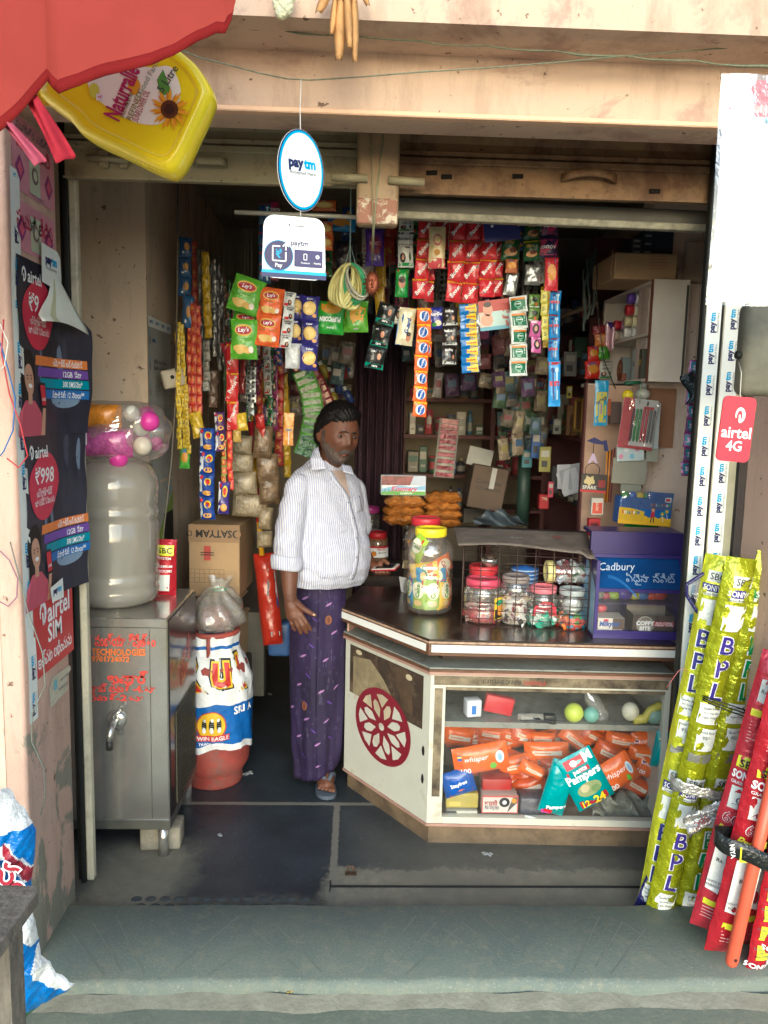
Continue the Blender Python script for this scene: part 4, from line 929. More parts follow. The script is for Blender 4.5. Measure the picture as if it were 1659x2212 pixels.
# ================================================================ water dispenser and things on the left
def steel_clean(name,c,rough,dirt):
    m,nt,b=newmat(name)
    col=mixc(nt,ramp(nt,noise(nt,3,4),.3,.7),S(c),tuple(k*.8 for k in S(c)));nt.links.new(col,b.inputs['Base Color'])
    b.inputs['Metallic'].default_value=.8;r=N(nt,'ShaderNodeMapRange');r.inputs[3].default_value=rough*.6;r.inputs[4].default_value=rough*1.5
    nt.links.new(noise(nt,8,5,.6),r.inputs[0]);nt.links.new(r.outputs[0],b.inputs['Roughness']);bumpn(nt,b,noise(nt,5,3),.12,.02);return m
M_ss=steel_clean('brushed steel','#cfccc4',.16,0)
t=thing('water_dispenser','steel water dispenser cabinet with red Telugu lettering inside the doorway at the left','dispenser',(-.925,2.93,0))
x0,x1,y0,y1,z0,z1=-.26,.28,-.235,.225,.115,.886
b=MB();b.bbox(x0,y0,z0+.03,x1,y1,z1,M_ss,.004,1)
b.bbox(x0-.004,y0-.006,z0,x1+.004,y1+.004,z0+.036,mat('dull steel','#7f8079',.4,.8,var=.2),.003,1);b.box(x0,y0-.0025,z1-.035,x1,y0,z1-.032,mat('seam','#3c3c38',.5));b.box(x1-.062,y0-.0015,z0+.04,x1-.060,y0,z1-.04,mat('seam','#3c3c38',.5));b.build('cabinet',t)
b=MB();b.T=lambda x,y,h:(x,y0-.002-h,y);rp=C('#d8483e',.4)
b.text('అవేష్క పుణ్యా క్షేత్రం',.09,.805,.05,rp,1,0,.03,w=.30);b.text('ARIS TECHNOLOGIES',.085,.765,.032,C('#e0712c',.4),1,0,.03,w=.24);b.text('9701724072',.085,.740,.026,C('#e0712c',.4),1,0,.03)
b.text('కుమార్',.14,.675,.05,rp,1,0,.04,w=.14);b.text('ఫ్లాట్ లీటర్ -4.రూ',.11,.635,.035,rp,1,0,.03,w=.26);b.text('లీటర్-2రూ',.10,.603,.03,rp,1,0,.03,w=.20);b.build('lettering',t)
b=MB();mbk=mat('black side panel','#121213',.32,var=.1,coat=.3)
b.box(x1+.001,y0+.012,z0+.04,x1+.004,y1,z1-.012,mbk);b.T=lambda x,y,h:(x1+.005+h,x,y)
for s_,yy in (('మీనరల్',.70),('వాటర్ కూల్',.66),('ఫోన్ నెం 9',.62)):b.text(s_,.02,yy,.045,rp,1,.35,.03,w=.16)
b.build('side_panel',t)
b=MB();b.box(x1+.004,-.14,z0+.05,x1+.006,.18,z0+.40,mat('vent board','#6f6a52',.8,var=.2,vs=30))
mg=mat('mesh wire','#3a3a38',.5,.6)
for i in range(17):b.box(x1+.0065,-.14+i*.02-.001,z0+.05,x1+.0085,-.14+i*.02+.001,z0+.40,mg)
for i in range(18):b.box(x1+.0088,-.14,z0+.05+i*.0206-.001,x1+.0105,.18,z0+.05+i*.0206+.001,mg)
b.build('vent_mesh',t)
for (lx,ly) in ((x0+.03,y0+.03),(x1-.03,y0+.03),(x1-.03,y1-.03),(x0+.03,y1-.03)):
    b=MB();b.tube([(lx,ly,.0),(lx,ly,z0)],.019,M_ss,14);b.build('leg',t)
tap=MB();tap.lathe([(.001,.0),(.034,.0),(.036,.004),(.030,.010),(.012,.014),(.001,.014)],M_ss,24);tap.xf(Matrix.Translation((.10,y0,.52)) @ Matrix.Rotation(math.pi/2,4,'X'));tap.tube([(.10,y0,.52),(.10,y0-.05,.518),(.095,y0-.066,.49),(.095,y0-.066,.465)],[.011,.012,.011,.009],M_ss,12);tp=tap.build('tap',t)
tap=MB();tap.tube([(.10,y0-.03,.525),(.10,y0-.03,.55),(.125,y0-.035,.565)],[.006,.006,.007],M_ss,10);tap.build('lever',tp);tap=MB();tap.tube([(.095,y0-.066,.47),(.095,y0-.066,.44)],.0115,mat('tap dark','#2f2e2a',.5),12);tap.build('spout',tp)
# block under the front leg
b=MB();b.bbox(-.07,-.05,0,.075,.055,.085,mat('pale block','#8d8675',.85,var=.25,bump=.6,bs=60),.008,2);b.build('stone_block',loc=(-.70,2.80,0),rot=(0,0,.06),label='pale chipped stone block under the front leg of the water dispenser',cat='block')
# twenty litre water jar, upside down
m_jar=clear('milky jar plastic',tint=(.93,.92,.88),haze=.5,col=(.52,.49,.42),gl=.12,bump=.15,bs=8)
t=thing('water_jar','large milky plastic water jar standing on the steel dispenser','water jar',(-.885,2.92,.888))
pr=[(.001,.0),(.10,.0),(.125,.012),(.137,.035),(.139,.055),(.135,.065),(.139,.078),(.139,.105),(.133,.115),(.139,.125),(.140,.29),(.134,.302),(.140,.314),(.140,.335),(.134,.346),(.140,.358),(.141,.40),(.143,.415),(.138,.45),(.115,.49),(.07,.515),(.035,.525),(.03,.56),(.001,.561)]
pr=[(r_*1.13 if r_ > .01 else r_,z_*1.04) for r_,z_ in pr]
b=MB();b.lathe(pr,m_jar,48);b.build('body',t)
b=MB();b.lathe([(.001,.004),(.095,.004),(.13,.02),(.134,.05),(.134,.30),(.001,.301)],clear('jar water',tint=(.9,.9,.86),haze=.12,col=(.6,.58,.5),gl=.1),32);b.build('water',t)
# bag of plastic balls on the jar
t=thing('ball_bag','clear plastic bag of orange and pink balls lying on top of the water jar','bag of balls',(-.875,2.90,1.405))
m_bag=clear('crinkled clear bag',haze=.18,col=(.7,.66,.6),gl=.25,bump=.8,bs=14)
def bagfn(a,c):
    th=2*math.pi*a;ph=math.pi*c;r=1+.06*math.sin(th*5+c*9)+.05*math.sin(th*9-c*14)
    return (.19*math.sin(ph)**.6*math.cos(th)*r+.01,.12*math.sin(ph)**.6*math.sin(th)*r,.105-.115*math.cos(ph)+.02*math.cos(th*2+1)*math.sin(ph))
b=MB();b.sheet(bagfn,48,24,m_bag);b.build('bag',t)
rd=random.Random(3)
for i in range(22):
    x,y,z=rd.uniform(-.15,.15),rd.uniform(-.09,.06),rd.uniform(.02,.185);up=z > .10
    m=(C('#e8881c',.35) if up else C('#d13d9c',.35)) if x < .06 else C(rd.choice(['#d9d9cf','#d13d9c','#ee7a2b']),.35)
    if i % 6 == 0:m=C('#c9bfae',.35)
    b=MB();b.ball((x,y,z),rd.uniform(.026,.036),m,16);b.build('ball',t)
for cc_,col_,w3,h3,nm_ in (((-.06,-.075,.165),'#d98a2c',.22,.085,'orange_bundle'),((-.03,-.085,.075),'#b85a94',.24,.10,'pink_bundle')):
    b=MB();cushion(b,w3,h3,.09,film('bundle '+col_,col_,1,22,.2,0,.4),14,8,3);b.build(nm_,t,cc_)
b=MB();b.tube([(-.13,-.02,.15),(-.02,-.05,.165),(.03,-.05,.15)],.034,C('#e08a20',.35),12);b.build('ball_row',t)
# red pouch behind the jar
b=MB();longpouch(b,.085,.22,.02,m_rf,6,12);b.rect(-.03,.16,.032,.20,m_yp,1,3);b.text('SBC',0,.18,.03,BLK,2,0,.02);b.text('SYSTEM',0,.150,.014,W_,2);b.text('PREMIUM',0,.118,.014,W_,2);b.text('BROOMS',0,.10,.014,W_,2);b.rect(-.03,.02,.02,.085,m_lw,1,3)
b.build('red_pouch',loc=(-.735,3.03,.888),rot=(.05,.05,.1),label='red pouch with a yellow printed label standing behind the water jar',cat='pouch')
# gas cylinder with a woven sack pulled over it
cx_,cy_=-.60,3.33
t=thing('gas_cylinder','red gas cylinder wearing a white and blue printed woven sack','gas cylinder',(cx_,cy_,0))
m_gc=mat('red cylinder paint','#96443a',.6,var=.25,vs=8,bump=.3,dirt='#6f6258',da=.42,ds=9)
b=MB();b.lathe([(.001,.0),(.118,.0),(.122,.008),(.12,.05),(.128,.062),(.148,.10),(.152,.13),(.152,.50),(.14,.56),(.09,.60),(.001,.602)],m_gc,40);b.build('body',t)
b=MB();b.tube([(.10*math.cos(a),.10*math.sin(a),.70) for a in [2*math.pi*i/24 for i in range(25)]],.012,m_gc,8,False)
for k in range(3):a=2*math.pi*k/3+.5;b.tube([(.10*math.cos(a),.10*math.sin(a),.60),(.10*math.cos(a),.10*math.sin(a),.70)],.011,m_gc,8)
b.build('collar_ring',t)
M_sw=film('sack white','#e6e6e2',.5,30,.5);M_sb=film('sack blue','#1f63ae',.5,30,.5);m_sr=film('sack red','#c93a32',.4,30,.5)
def sk(a,z):
    q=(z-.21)/.5;r=.160 if z < .50 else .160-.055*min(1,((z-.50)/.13)**1.1)
    r += .004*math.sin(a*11+z*20)+.003*math.sin(a*23-z*31)
    if z > .60:r += .006*math.sin(a*9)
    return r
def skp(a,z,h=0):r=sk(a,z)+h;return (r*math.sin(a),-r*math.cos(a),z)
b=MB();nz_=34
def low(a):return .185+.018*math.sin(a*2+1)+.008*math.sin(a*7)
for k in range(nz_):
    za,zb=.68*k/nz_,.68*(k+1)/nz_
    V=[];n=56
    for zz in (za,zb):
        for i in range(n+1):a=-math.pi+2*math.pi*i/n;V.append(skp(a,low(a)+zz*(.70-low(a))/.68))
    zc=.2+.5*(k+.5)/nz_
    m=M_sb if (.228 < zc < .40) else M_sw
    if k == 30:m=M_sb
    b.add(V,[(i,i+1,n+1+i+1,n+1+i) for i in range(n)],m,True)
b.T=lambda x,y,h:skp(x/.16+.1,y,h+.002);b.step=.0015
for s_,x,rr in (('R',-.095,.1),('u',.045,-.05),('l',.15,0)):
    b.text(s_,x,.54,.20,BLK,1,rr,.09);b.text(s_,x,.54,.20,C('#e9c21c',.5),2.2,rr,.055);b.text(s_,x,.54,.20,m_sr,3.4,rr,.015)
b.disc(.0,.315,.062,.068,C('#b33f2c',.5),1,30,3);b.disc(.0,.317,.057,.062,C('#e2b71f',.5),2,30,3)
for ex,s_ in ((-.028,1),(.002,1),(.032,-1)):
    b.disc(ex,.32,.011,.028,BLK,3,12,2);b.disc(ex+.003*s_,.345,.006,.008,W_,4,10);b.disc(ex,.30,.008,.014,W_,4,10)
    for q in range(4):b.line([(ex-.008,.332-q*.009),(ex+.008,.330-q*.009)],.0012,C('#b9b9a8',.5),4)
b.rect(-.075,.250,.075,.277,m_sr,4,10,1);b.text('TWIN EAGLE',0,.263,.024,W_,5,0,.02);b.text('TRADE MARK',0,.236,.016,W_,3,0,.02)
b.text('SRI A',.145,.375,.045,W_,3,0,.03)
b.build('sack_cover',t);t.scale=(1,1,.95)
t=thing('tied_bag','clear plastic bag tied with green thread resting on the gas cylinder','plastic bag',(cx_+.01,cy_-.01,.672))
def tb(a,c):
    th=2*math.pi*a;r=.115*(1-c)**.45*(.55+.45*math.cos(c*2.2)) if c < .98 else .02
    r=(.118*math.sin(min(1,(1-c)*1.25)*math.pi/2)**1.0 if c > .2 else .118*(.55+.45*math.sin(c/.2*math.pi/2)))+.010*math.sin(th*7+c*9)*(c > .1)
    if c > .8:r=.028+.02*(c-.8)/.2+.008*math.sin(th*5)
    return (r*math.cos(th)+.02*c,r*math.sin(th),.22*c+.01*math.sin(th*3)*c)
b=MB();b.sheet(tb,40,18,clear('tied bag film',haze=.28,col=(.62,.6,.54),gl=.16,bump=.5,bs=14));b.build('bag',t)
b=MB();b.ball((0,0,.055),.075,mat('pinkish goods','#94665c',.6,var=.4,vs=40,bump=.6),16,(1,1,.7));b.build('contents',t)
b=MB();b.tube([(.017+.03*math.cos(a),.03*math.sin(a),.175) for a in [2*math.pi*i/14 for i in range(15)]],.004,C('#6fae7c'),6,False);b.build('green_tie',t)
# cartons stacked against the wall
m_cd=mat('cardboard','#a88c68',.85,var=.1,vs=6,bump=.15,bs=90);m_cd2=mat('darker cardboard','#94785a',.85,var=.12,vs=6,bump=.15,bs=90);m_cdi=mat('cardboard inside','#6b553b',.9,var=.15)
def carton(name,c,size,rot,label,art=None,m=None,open_=False):
    t=thing(name,label,'carton',c,rot);sx,sy,sz=size;m=m or m_cd;b=MB()
    if open_:
        th=.005
        b.box(-sx/2,-sy/2,0,sx/2,-sy/2+th,sz,m);b.box(-sx/2,sy/2-th,0,sx/2,sy/2,sz,m);b.box(-sx/2,-sy/2+th,0,-sx/2+th,sy/2-th,sz,m);b.box(sx/2-th,-sy/2+th,0,sx/2,sy/2-th,sz,m);b.box(-sx/2+th,-sy/2+th,0,sx/2-th,sy/2-th,.005,m_cdi)
    else:b.bbox(-sx/2,-sy/2,0,sx/2,sy/2,sz,m,.004,1)
    b.T=lambda x,y,h:(x,-sy/2-h,y);b.step=.0008
    if art:art(b,sx,sy,sz)
    b.build('box',t)
    if open_:
        for (x,y,rz,ww,an) in ((0,-sy/2,0,sx,-2.0),(sx/2,0,math.pi/2,sy,-2.3),(0,sy/2,math.pi,sx,-.7)):
            b=MB();L=sz*.35;b.add([(-ww/2,0,0),(ww/2,0,0),(ww/2-.01,-L*math.sin(-an),L*math.cos(an)),(-ww/2+.01,-L*math.sin(-an),L*math.cos(an))],[(0,1,2,3)],m);b.build('flap',t,(x,y,sz),(0,0,rz))
    return t
def art_sat(b,sx,sy,sz):
    b.rect(-sx/2,sz-.078,sx/2,sz+.001,m_cd2,1);b.text('SATYAM',.0,sz-.040,.045,BLK,2,math.pi,.03,w=.16);b.disc(.10,sz-.04,.018,.018,BLK,2,16);b.disc(.105,sz-.04,.015,.015,m_cd2,3,16);b.line([(-.12,sz-.05),(-.10,sz-.05),(-.10,sz-.03),(-.12,sz-.03),(-.12,sz-.05)],.003,BLK,2)
    b.rect(-.045,sz-.16,-.015,sz-.095,C('#a9443a',.7),1.5);b.line([(-.06,sz-.125),(.0,sz-.125)],.004,BLK,3);b.line([(-.06,sz-.135),(.0,sz-.135)],.004,BLK,3)
    for i in range(8):b.line([(-.11+i*.022,sz-.26),(-.11+i*.022,sz-.20)],.0015,C('#6b5a40',.8),1)
    for i in range(4):b.line([(-.11,sz-.26+i*.02),(.045,sz-.26+i*.02)],.0015,C('#6b5a40',.8),1)
    b.line([(-.06,sz-.32),(.0,sz-.32)],.004,BLK,1);b.line([(-.06,sz-.33),(.0,sz-.33)],.004,BLK,1)
c0=PY(492,1290,3.55)
def cart(u0,u1,vb,vt,Y,dep,label,art=None,m=None,rz=-.12,open_=False,name='carton'):
    a,b_=PY(u0,vb,Y),PY(u1,vb,Y);zt_=PY((u0+u1)/2,vt,Y).z;c=(a+b_)/2;zb=(a.z+b_.z)/2
    return carton(name,(c.x+dep/2*math.sin(-rz)*0,Y+dep/2,zb),(abs(b_.x-a.x),dep,zt_-zb),(0,0,rz),label,art,m,open_)
cart(412,522,1290,1134,3.50,.34,'brown carton with upside-down SATYAM lettering on top of the carton pile',art_sat,rz=-.05)
cart(435,500,1345,1290,3.50,.26,'open brown carton with folded out flaps under the lettered carton',None,m_cd,-.1,True)
cart(432,518,1440,1346,3.52,.30,'lowest carton of the pile with a small jar drawing',lambda b,sx,sy,sz:(b.rect(sx*.08,sz*.25,sx*.45,sz*.95,C('#a98f5f',.7),1),b.disc(sx*.27,sz*.62,.008,.012,BLK,2),b.line([(sx*.15,sz*.4),(sx*.4,sz*.4)],.003,BLK,2),b.rect(sx*.1,sz*.1,sx*.3,sz*.2,C('#b0766a',.7),2)),m_cd,-.05)
a=PZ(470,1520,0);zt2=PY(470,1440,3.52).z
b=MB();b.bbox(-.19,-.02,0,.13,.26,max(.1,zt2-.002),mat('dark crate','#3c3128',.8,var=.3),.006,1);b.build('wooden_crate',loc=(PY(470,1440,3.55).x,3.56,0),label='dark wooden crate at the foot of the carton pile',cat='crate')
b=MB();b.bbox(-.035,0,0,.05,.10,.42,mat('grey board','#57544c',.8,var=.2),.004,1);b.build('grey_board',loc=(PY(548,1440,3.75).x,3.75,PY(548,1440,3.75).z-.15),label='grey board standing between the carton pile and the red sack',cat='board')
b=MB();b.bbox(-.055,0,0,.055,.09,.17,C('#3f5f95',.4),.02,3);b.build('blue_box',loc=PY(603,1420,3.7),label='dull blue plastic box standing in the dark behind the person',cat='box')
# tall red sack
b=MB();m=film('red sack','#a32b1c',.6,14,.3)
p0,p1=PY(590,1392,3.62),PY(570,1195,3.66);longpouch(b,.095,(p1-p0).length,.035,m,seed=5)
L=(p1-p0).length;b.poly([(.0,L*.55),(.045,L*.50),(.045,L*.78),(.02,L*.9)],mat('photo patch','#8a8f95',.4,var=.6,vs=40),3);b.rect(-.0,L*.10,.04,L*.15,C('#8f9a97'),2);b.poly([(.005,L*.52),(.044,L*.4),(.046,L*.52)],C('#27407a'),3)
b.build('red_sack',loc=p0,rot=axis_rot(p0,p1),label='tall red plastic sack standing behind the person on the left',cat='sack')
# red and yellow striped pole
p0,p1=PY(566,1200,3.62),PY(536,838,3.72);t=thing('striped_pole','red and yellow banded pole leaning behind the person','pole',p0,axis_rot(p0,p1));L=(p1-p0).length
for k in range(5):
    b=MB();m=C('#a8232c',.35) if k % 2 else C('#d3a01c',.35);r_=.0135 if k % 2 else .0125
    za,zb=L*k/5,L*(k+1)/5;b.lathe([(.001,za),(r_,za),(r_,zb),(.001,zb)],m,16);b.build('band',t)
# switch box on its cable, pipes on the inner pillar
b=MB();m_swb=mat('dirty switch plastic','#b3a790',.5,var=.1,bump=.1)
b.bbox(-.045,-.02,-.038,.045,.022,.038,m_swb,.008,2);b.xf(Matrix.Rotation(-.25,4,'Y'));b.tube([(-.006,-.021,.004),(-.006,-.0215,.004)],.008,BLK,12)
b.build('switch_box',loc=PY(374,817,3.3),rot=(0,0,.35),label='dirty cream switch box hanging beside the inner pillar',cat='switch')
wire('cable',[PY(384,395,3.25),PY(383,600,3.25),PY(380,800,3.27)],.004,C('#6a5f50'),'greyish cable running down the inner pillar corner to the switch box','cable')
wire('cable',[PY(381,835,3.3),PY(370,1000,3.3),PY(350,1180,3.3),PY(352,1240,3.3)],.003,C('#8a7f6c'),'thin cable hanging down from the switch box behind the jar','cable')
# notices on the reveal of the inner pillar
b=MB();b.T=lambda x,y,h:(h+.001,x,y);m_no=mat('grey notice','#a2a29a',.5,var=.08)
b.rect(-.19,0,.19,.62,m_no,1,1,4);b.rect(-.19,.62,.19,.66,mat('poster paper','#e9eee9'),1.5)
for i in range(4):paytm(b,-.145+i*.095,.641,.022,3,0,False,bold=.02)
for i in range(6):paytm(b,-.172,.08+i*.10,.022,3,math.pi/2,False,bold=.02)
for y,s_,sz_ in ((.49,"India's most sincere",.028),(.465,'bank is here!',.028),(.155,"Do's & Don'ts",.026),(.13,'for the Customer',.022)):b.text(s_,-.0,y,sz_,BLK,2,w=.22)
for k in range(4):
    for q in range(5):b.line([(-.10+(k % 2)*.14,.39-(k//2)*.08-q*.010),(-.03+(k % 2)*.14,.39-(k//2)*.08-q*.010)],.002,GRY,2)
b.rect(-.13,.215,.17,.222,C('#3b6f96'),2);b.poly([(-.13,.222),(-.09,.222),(-.09,.25),(-.11,.265),(-.13,.24)],C('#b9943c'),2);b.poly([(.0,.222),(.12,.222),(.1,.26),(.08,.235),(.05,.268),(.03,.24),(.01,.26)],C('#3b6f96'),2)
paytm(b,-.10,.57,.022,2,0,False);paytm(b,-.11,.19,.022,2,0,False)
b.build('bank_notice',loc=(-.829,3.40,1.30),label='grey bank notice with small payment logos on the inner pillar reveal',cat='notice')
b=MB();b.T=lambda x,y,h:(h+.001,x,y);b.rect(-.19,-.32,.19,0,m_no,1,1,2);b.poly([(-.19,-.32),(.0,-.32),(.19,-.12),(.19,-.05),(-.05,-.2),(-.19,-.2)],C('#7e9440',.6),2);b.rect(.02,-.30,.19,-.14,BLK,3)
paytm(b,.12,-.04,.026,2);b.build('bank_notice',loc=(-.829,3.40,1.29),label='lower notice with a green printed corner, partly behind the water jar',cat='notice')
# ================================================================ counter
M_lam=mat('dark brown laminate','#35251d',.25,var=.15,coat=.3);M_lamt=mat('counter top laminate','#2e2420',.28,var=.25,vs=5,coat=.3,dirt='#5a4f45',da=.38,ds=12)
M_wood=mat('wood edge','#5d3f2c',.5,var=.25,vs=12,bump=.2,stretch=(2,2,12));M_cr=mat('cream laminate','#c0bfb0',.45,var=.05,dirt='#96876c',da=.34,ds=9)
M_pk=mat('pinkish edge band','#a07f70',.6,var=.15);M_gl2=mat('grey ledge','#83857c',.55,var=.15,vs=12,dirt='#5c5548',da=.4,ds=20);M_kick=mat('kick board','#6b5a44',.7,var=.3,vs=8,dirt='#3b3126',da=.42,ds=7,bump=.3)
M_old=mat('old board','#85785f',.8,var=.3,vs=18,dirt='#2e241b',da=.5,ds=8,bump=.3);M_mar=C('#7a1f2b',.4)
A=(-.034,3.251);B_=(.283,2.795);Cc=(1.16,2.765)
ct=thing('shop_counter','cream angled shop counter with a glass front full of orange packs','counter',(.5,3.0,0))
ox=Matrix.Translation((-.5,-3.0,0))
def cpart(b,name):b.xf(ox);return b.build(name,ct)
def off(p,q,d):
    dx,dy=q[0]-p[0],q[1]-p[1];l=math.hypot(dx,dy);return (dy/l*d,-dx/l*d)
def ring3(d,dl=None):
    """outline of the counter pushed outward by d: left side, angled front, front, right side, back"""
    n1=off(A,B_,d);n2=off(B_,Cc,d)
    a=(A[0]+n1[0],A[1]+n1[1]);m=((n1[0]+n2[0])*.56,(n1[1]+n2[1])*.56);bb=(B_[0]+m[0],B_[1]+m[1]);c=(Cc[0]+n2[0]*0+.0,Cc[1]+n2[1])
    return [a,bb,c]
def footprint(d,back=3.62):a,bb,c=ring3(d);return [a,bb,c,(c[0],back),(.03,back)]
H1,H2=.085,.665
b=MB();b.prism(footprint(-.02),0,H1-.008,M_kick);cpart(b,'kick_board')
b=MB();b.prism(footprint(.006),H1-.007,H1+.003,M_pk);cpart(b,'base_edge')
# side of the glass cabinet: angled panel, end panel
def wallseg(b,p,q,z0,z1,th,m,m2=None):
    n=off(p,q,1);V=[(p[0],p[1]),(q[0],q[1]),(q[0]-n[0]*th,q[1]-n[1]*th),(p[0]-n[0]*th,p[1]-n[1]*th)];b.prism(V,z0,z1,m)
def onseg(p,q,d=0):
    dx,dy=q[0]-p[0],q[1]-p[1];l=math.hypot(dx,dy);n=off(p,q,1)
    return l,(lambda x,y,h:(p[0]+dx*x/l+n[0]*(h+d),p[1]+dy*x/l+n[1]*(h+d),y))
b=MB();wallseg(b,A,B_,H1+.003,H2,.02,M_cr);cpart(b,'angled_panel')
b=MB();l,T=onseg(A,B_);b.T=T;b.step=.0012
b.rect(.035,.44,l-.04,.645,mat('peeled board','#3a2c20',.8,var=.35,vs=16,dirt='#6b5a44',da=.42,ds=11,bump=.4),1,2)
b.poly([(.06,.60),(.18,.615),(.27,.56),(.38,.46),(.38,.44),(.06,.44)],mat('peeled pale','#84775a',.8,var=.3,vs=20,bump=.3),1.6)
b.poly([(.30,.64),(.42,.64),(.45,.56),(.46,.47),(.40,.48),(.36,.56)],mat('peeled brown','#4b3a28',.8,var=.3,vs=20),1.7)
b.disc(.10,.625,.022,.010,mat('flake','#b9ab8a',.8),2,10);b.disc(.43,.615,.02,.012,mat('flake','#b9ab8a',.8),2,10)
for y in (.36,.25):b.disc(l-.03,y,.008,.02,BLK,1.5,8)
wc,wy,wr=.268,.365,.153
b.disc(wc,wy,wr*1.2,wr,M_mar,2.4,48,2)
for k in range(8):
    a=math.pi*2*k/8+math.pi/8
    def R2(r,da):return (wc+1.2*r*math.cos(a+da),wy+r*math.sin(a+da))
    pm=M_cr if math.sin(a) < .55 else mat('petal worn','#b7ab8e',.6,var=.2)
    b.poly([R2(.034,0),R2(.070,-.26),R2(.098,-.14),R2(.108,0),R2(.098,.14),R2(.070,.26)],pm,3.6)
    b.poly([R2(.128,.14),R2(.132,.39),R2(.128,.64),R2(.078,.39)],pm,3.6)
b.disc(wc,wy,.031,.026,M_mar,3.6,20);b.disc(wc,wy,.018,.015,M_cr,4.6,16)
b.T=T;cpart(b,'wheel_emblem')
# glass front: frame
l2,T2=onseg(B_,Cc);gx0,gx1,gz0,gz1=.055,l2-.02,H1+.028,.612
def seg(b,x0,x1,z0,z1,th,m,d=0):
    P=[T2(x0,0,d),T2(x1,0,d),T2(x1,0,d-th),T2(x0,0,d-th)];b.prism([(p[0],p[1]) for p in P],z0,z1,m)
b=MB();seg(b,0,gx0,H1+.003,H2,.03,M_cr);seg(b,gx0+.0005,l2,H1+.003,gz0,.03,M_cr);seg(b,gx1,l2,gz0+.0005,gz1,.03,M_cr);seg(b,gx0+.0005,l2,gz1,H2,.03,M_cr)
b.T=T2;b.step=.0012
b.rect(.012,gz1+.012,l2-.01,H2-.006,M_old,1,4,1);b.rect(.015,gz0+.08,.045,gz1,M_old,1,1,2);b.text('STATE BANK OF INDIA',.26,gz1+.028,.024,C('#2b2a28'),2,-.01,.01,w=.14);b.text('NARPALA',.38,gz1+.027,.024,C('#9a3228'),2,0,.01,w=.08)
b.rect(gx0,gz1-.006,gx1,gz1+.006,M_old,1.6,4,1);cpart(b,'window_frame')
b=MB();P=[T2(gx0,0,-.012),T2(gx1,0,-.012)];b.add([(P[0][0],P[0][1],gz0),(P[1][0],P[1][1],gz0),(P[1][0],P[1][1],gz1),(P[0][0],P[0][1],gz1)],[(0,1,2,3)],clear('dusty glass',haze=.015,col=(.55,.55,.5),gl=.10,dirt=.10));cpart(b,'glass')
b=MB();SH=.452;P=[T2(.03,0,-.03),T2(l2,0,-.03),T2(l2,0,-.36),T2(.03,0,-.36)];b.prism([(p[0],p[1]) for p in P],SH,SH+.022,M_gl2);cpart(b,'glass_shelf')
b=MB();b.prism([(A[0]+.02,A[1]+.02),(B_[0]+.01,B_[1]+.03),(B_[0]+.05,B_[1]+.03),(A[0]+.1,3.4)],H1+.004,H1+.01,M_dk);b.prism([(.05,3.30),(1.15,3.20),(1.15,3.215),(.05,3.315)],H1+.01,H2-.001,mat('cabinet back','#8f8775',.8));b.prism([(.28,2.83),(1.15,2.80),(1.15,3.2),(.06,3.3)],H1+.0035,H1+.008,mat('cabinet floor','#8a8270',.8));cpart(b,'cabinet_lining')
b=MB();b.prism([(Cc[0]-.015,Cc[1]+.031),(Cc[0],Cc[1]+.031),(Cc[0],3.2),(Cc[0]-.015,3.2)],H1+.009,H2-.001,M_cr);b.prism([(A[0]+.001,A[1]),(A[0]+.02,A[1]),(.05,3.6),(.03,3.6)],H1+.004,H2-.001,M_cr);cpart(b,'side_panel')
# stepped ledge and recess under the top
b=MB();b.prism(footprint(.014),H2,H2+.012,M_pk);b.prism(footprint(.018),H2+.0125,H2+.022,M_wood);cpart(b,'ledge_edge')
b=MB();b.prism(footprint(.012),H2+.0225,H2+.028,M_gl2);cpart(b,'grey_ledge')
b=MB();b.prism(footprint(-.105),H2+.0285,.742,M_lam);b.prism([(A[0]+.005,A[1]-.01),(A[0]+.012,A[1]-.01),(.05,3.4),(.04,3.4)],H2+.0285,.742,M_pk);cpart(b,'recess_board')
b=MB();b.prism(footprint(.030),.7425,.795,M_wood)
for p,q,s0,s1 in ((0,1,.0,.02),(1,2,.035,.0)):
    r_=ring3(.030);L_,TT=onseg(r_[p],r_[q]);b.T=TT;b.step=.0012
    b.rect(.010,.7555,L_-.012 if p == 0 else L_,.783,mat('white strip','#dcdcd6',.4,var=.04,dirt='#a59c88',da=.28,ds=25),2,4,1);b.rect(0,.788,L_,.795,mat('chipped edge','#a58a72',.7,var=.4,vs=60),1,6,1)
cpart(b,'top_edge')
b=MB();b.prism(footprint(.026),.7955,.802,M_lamt);cpart(b,'top')
TOP=.8025
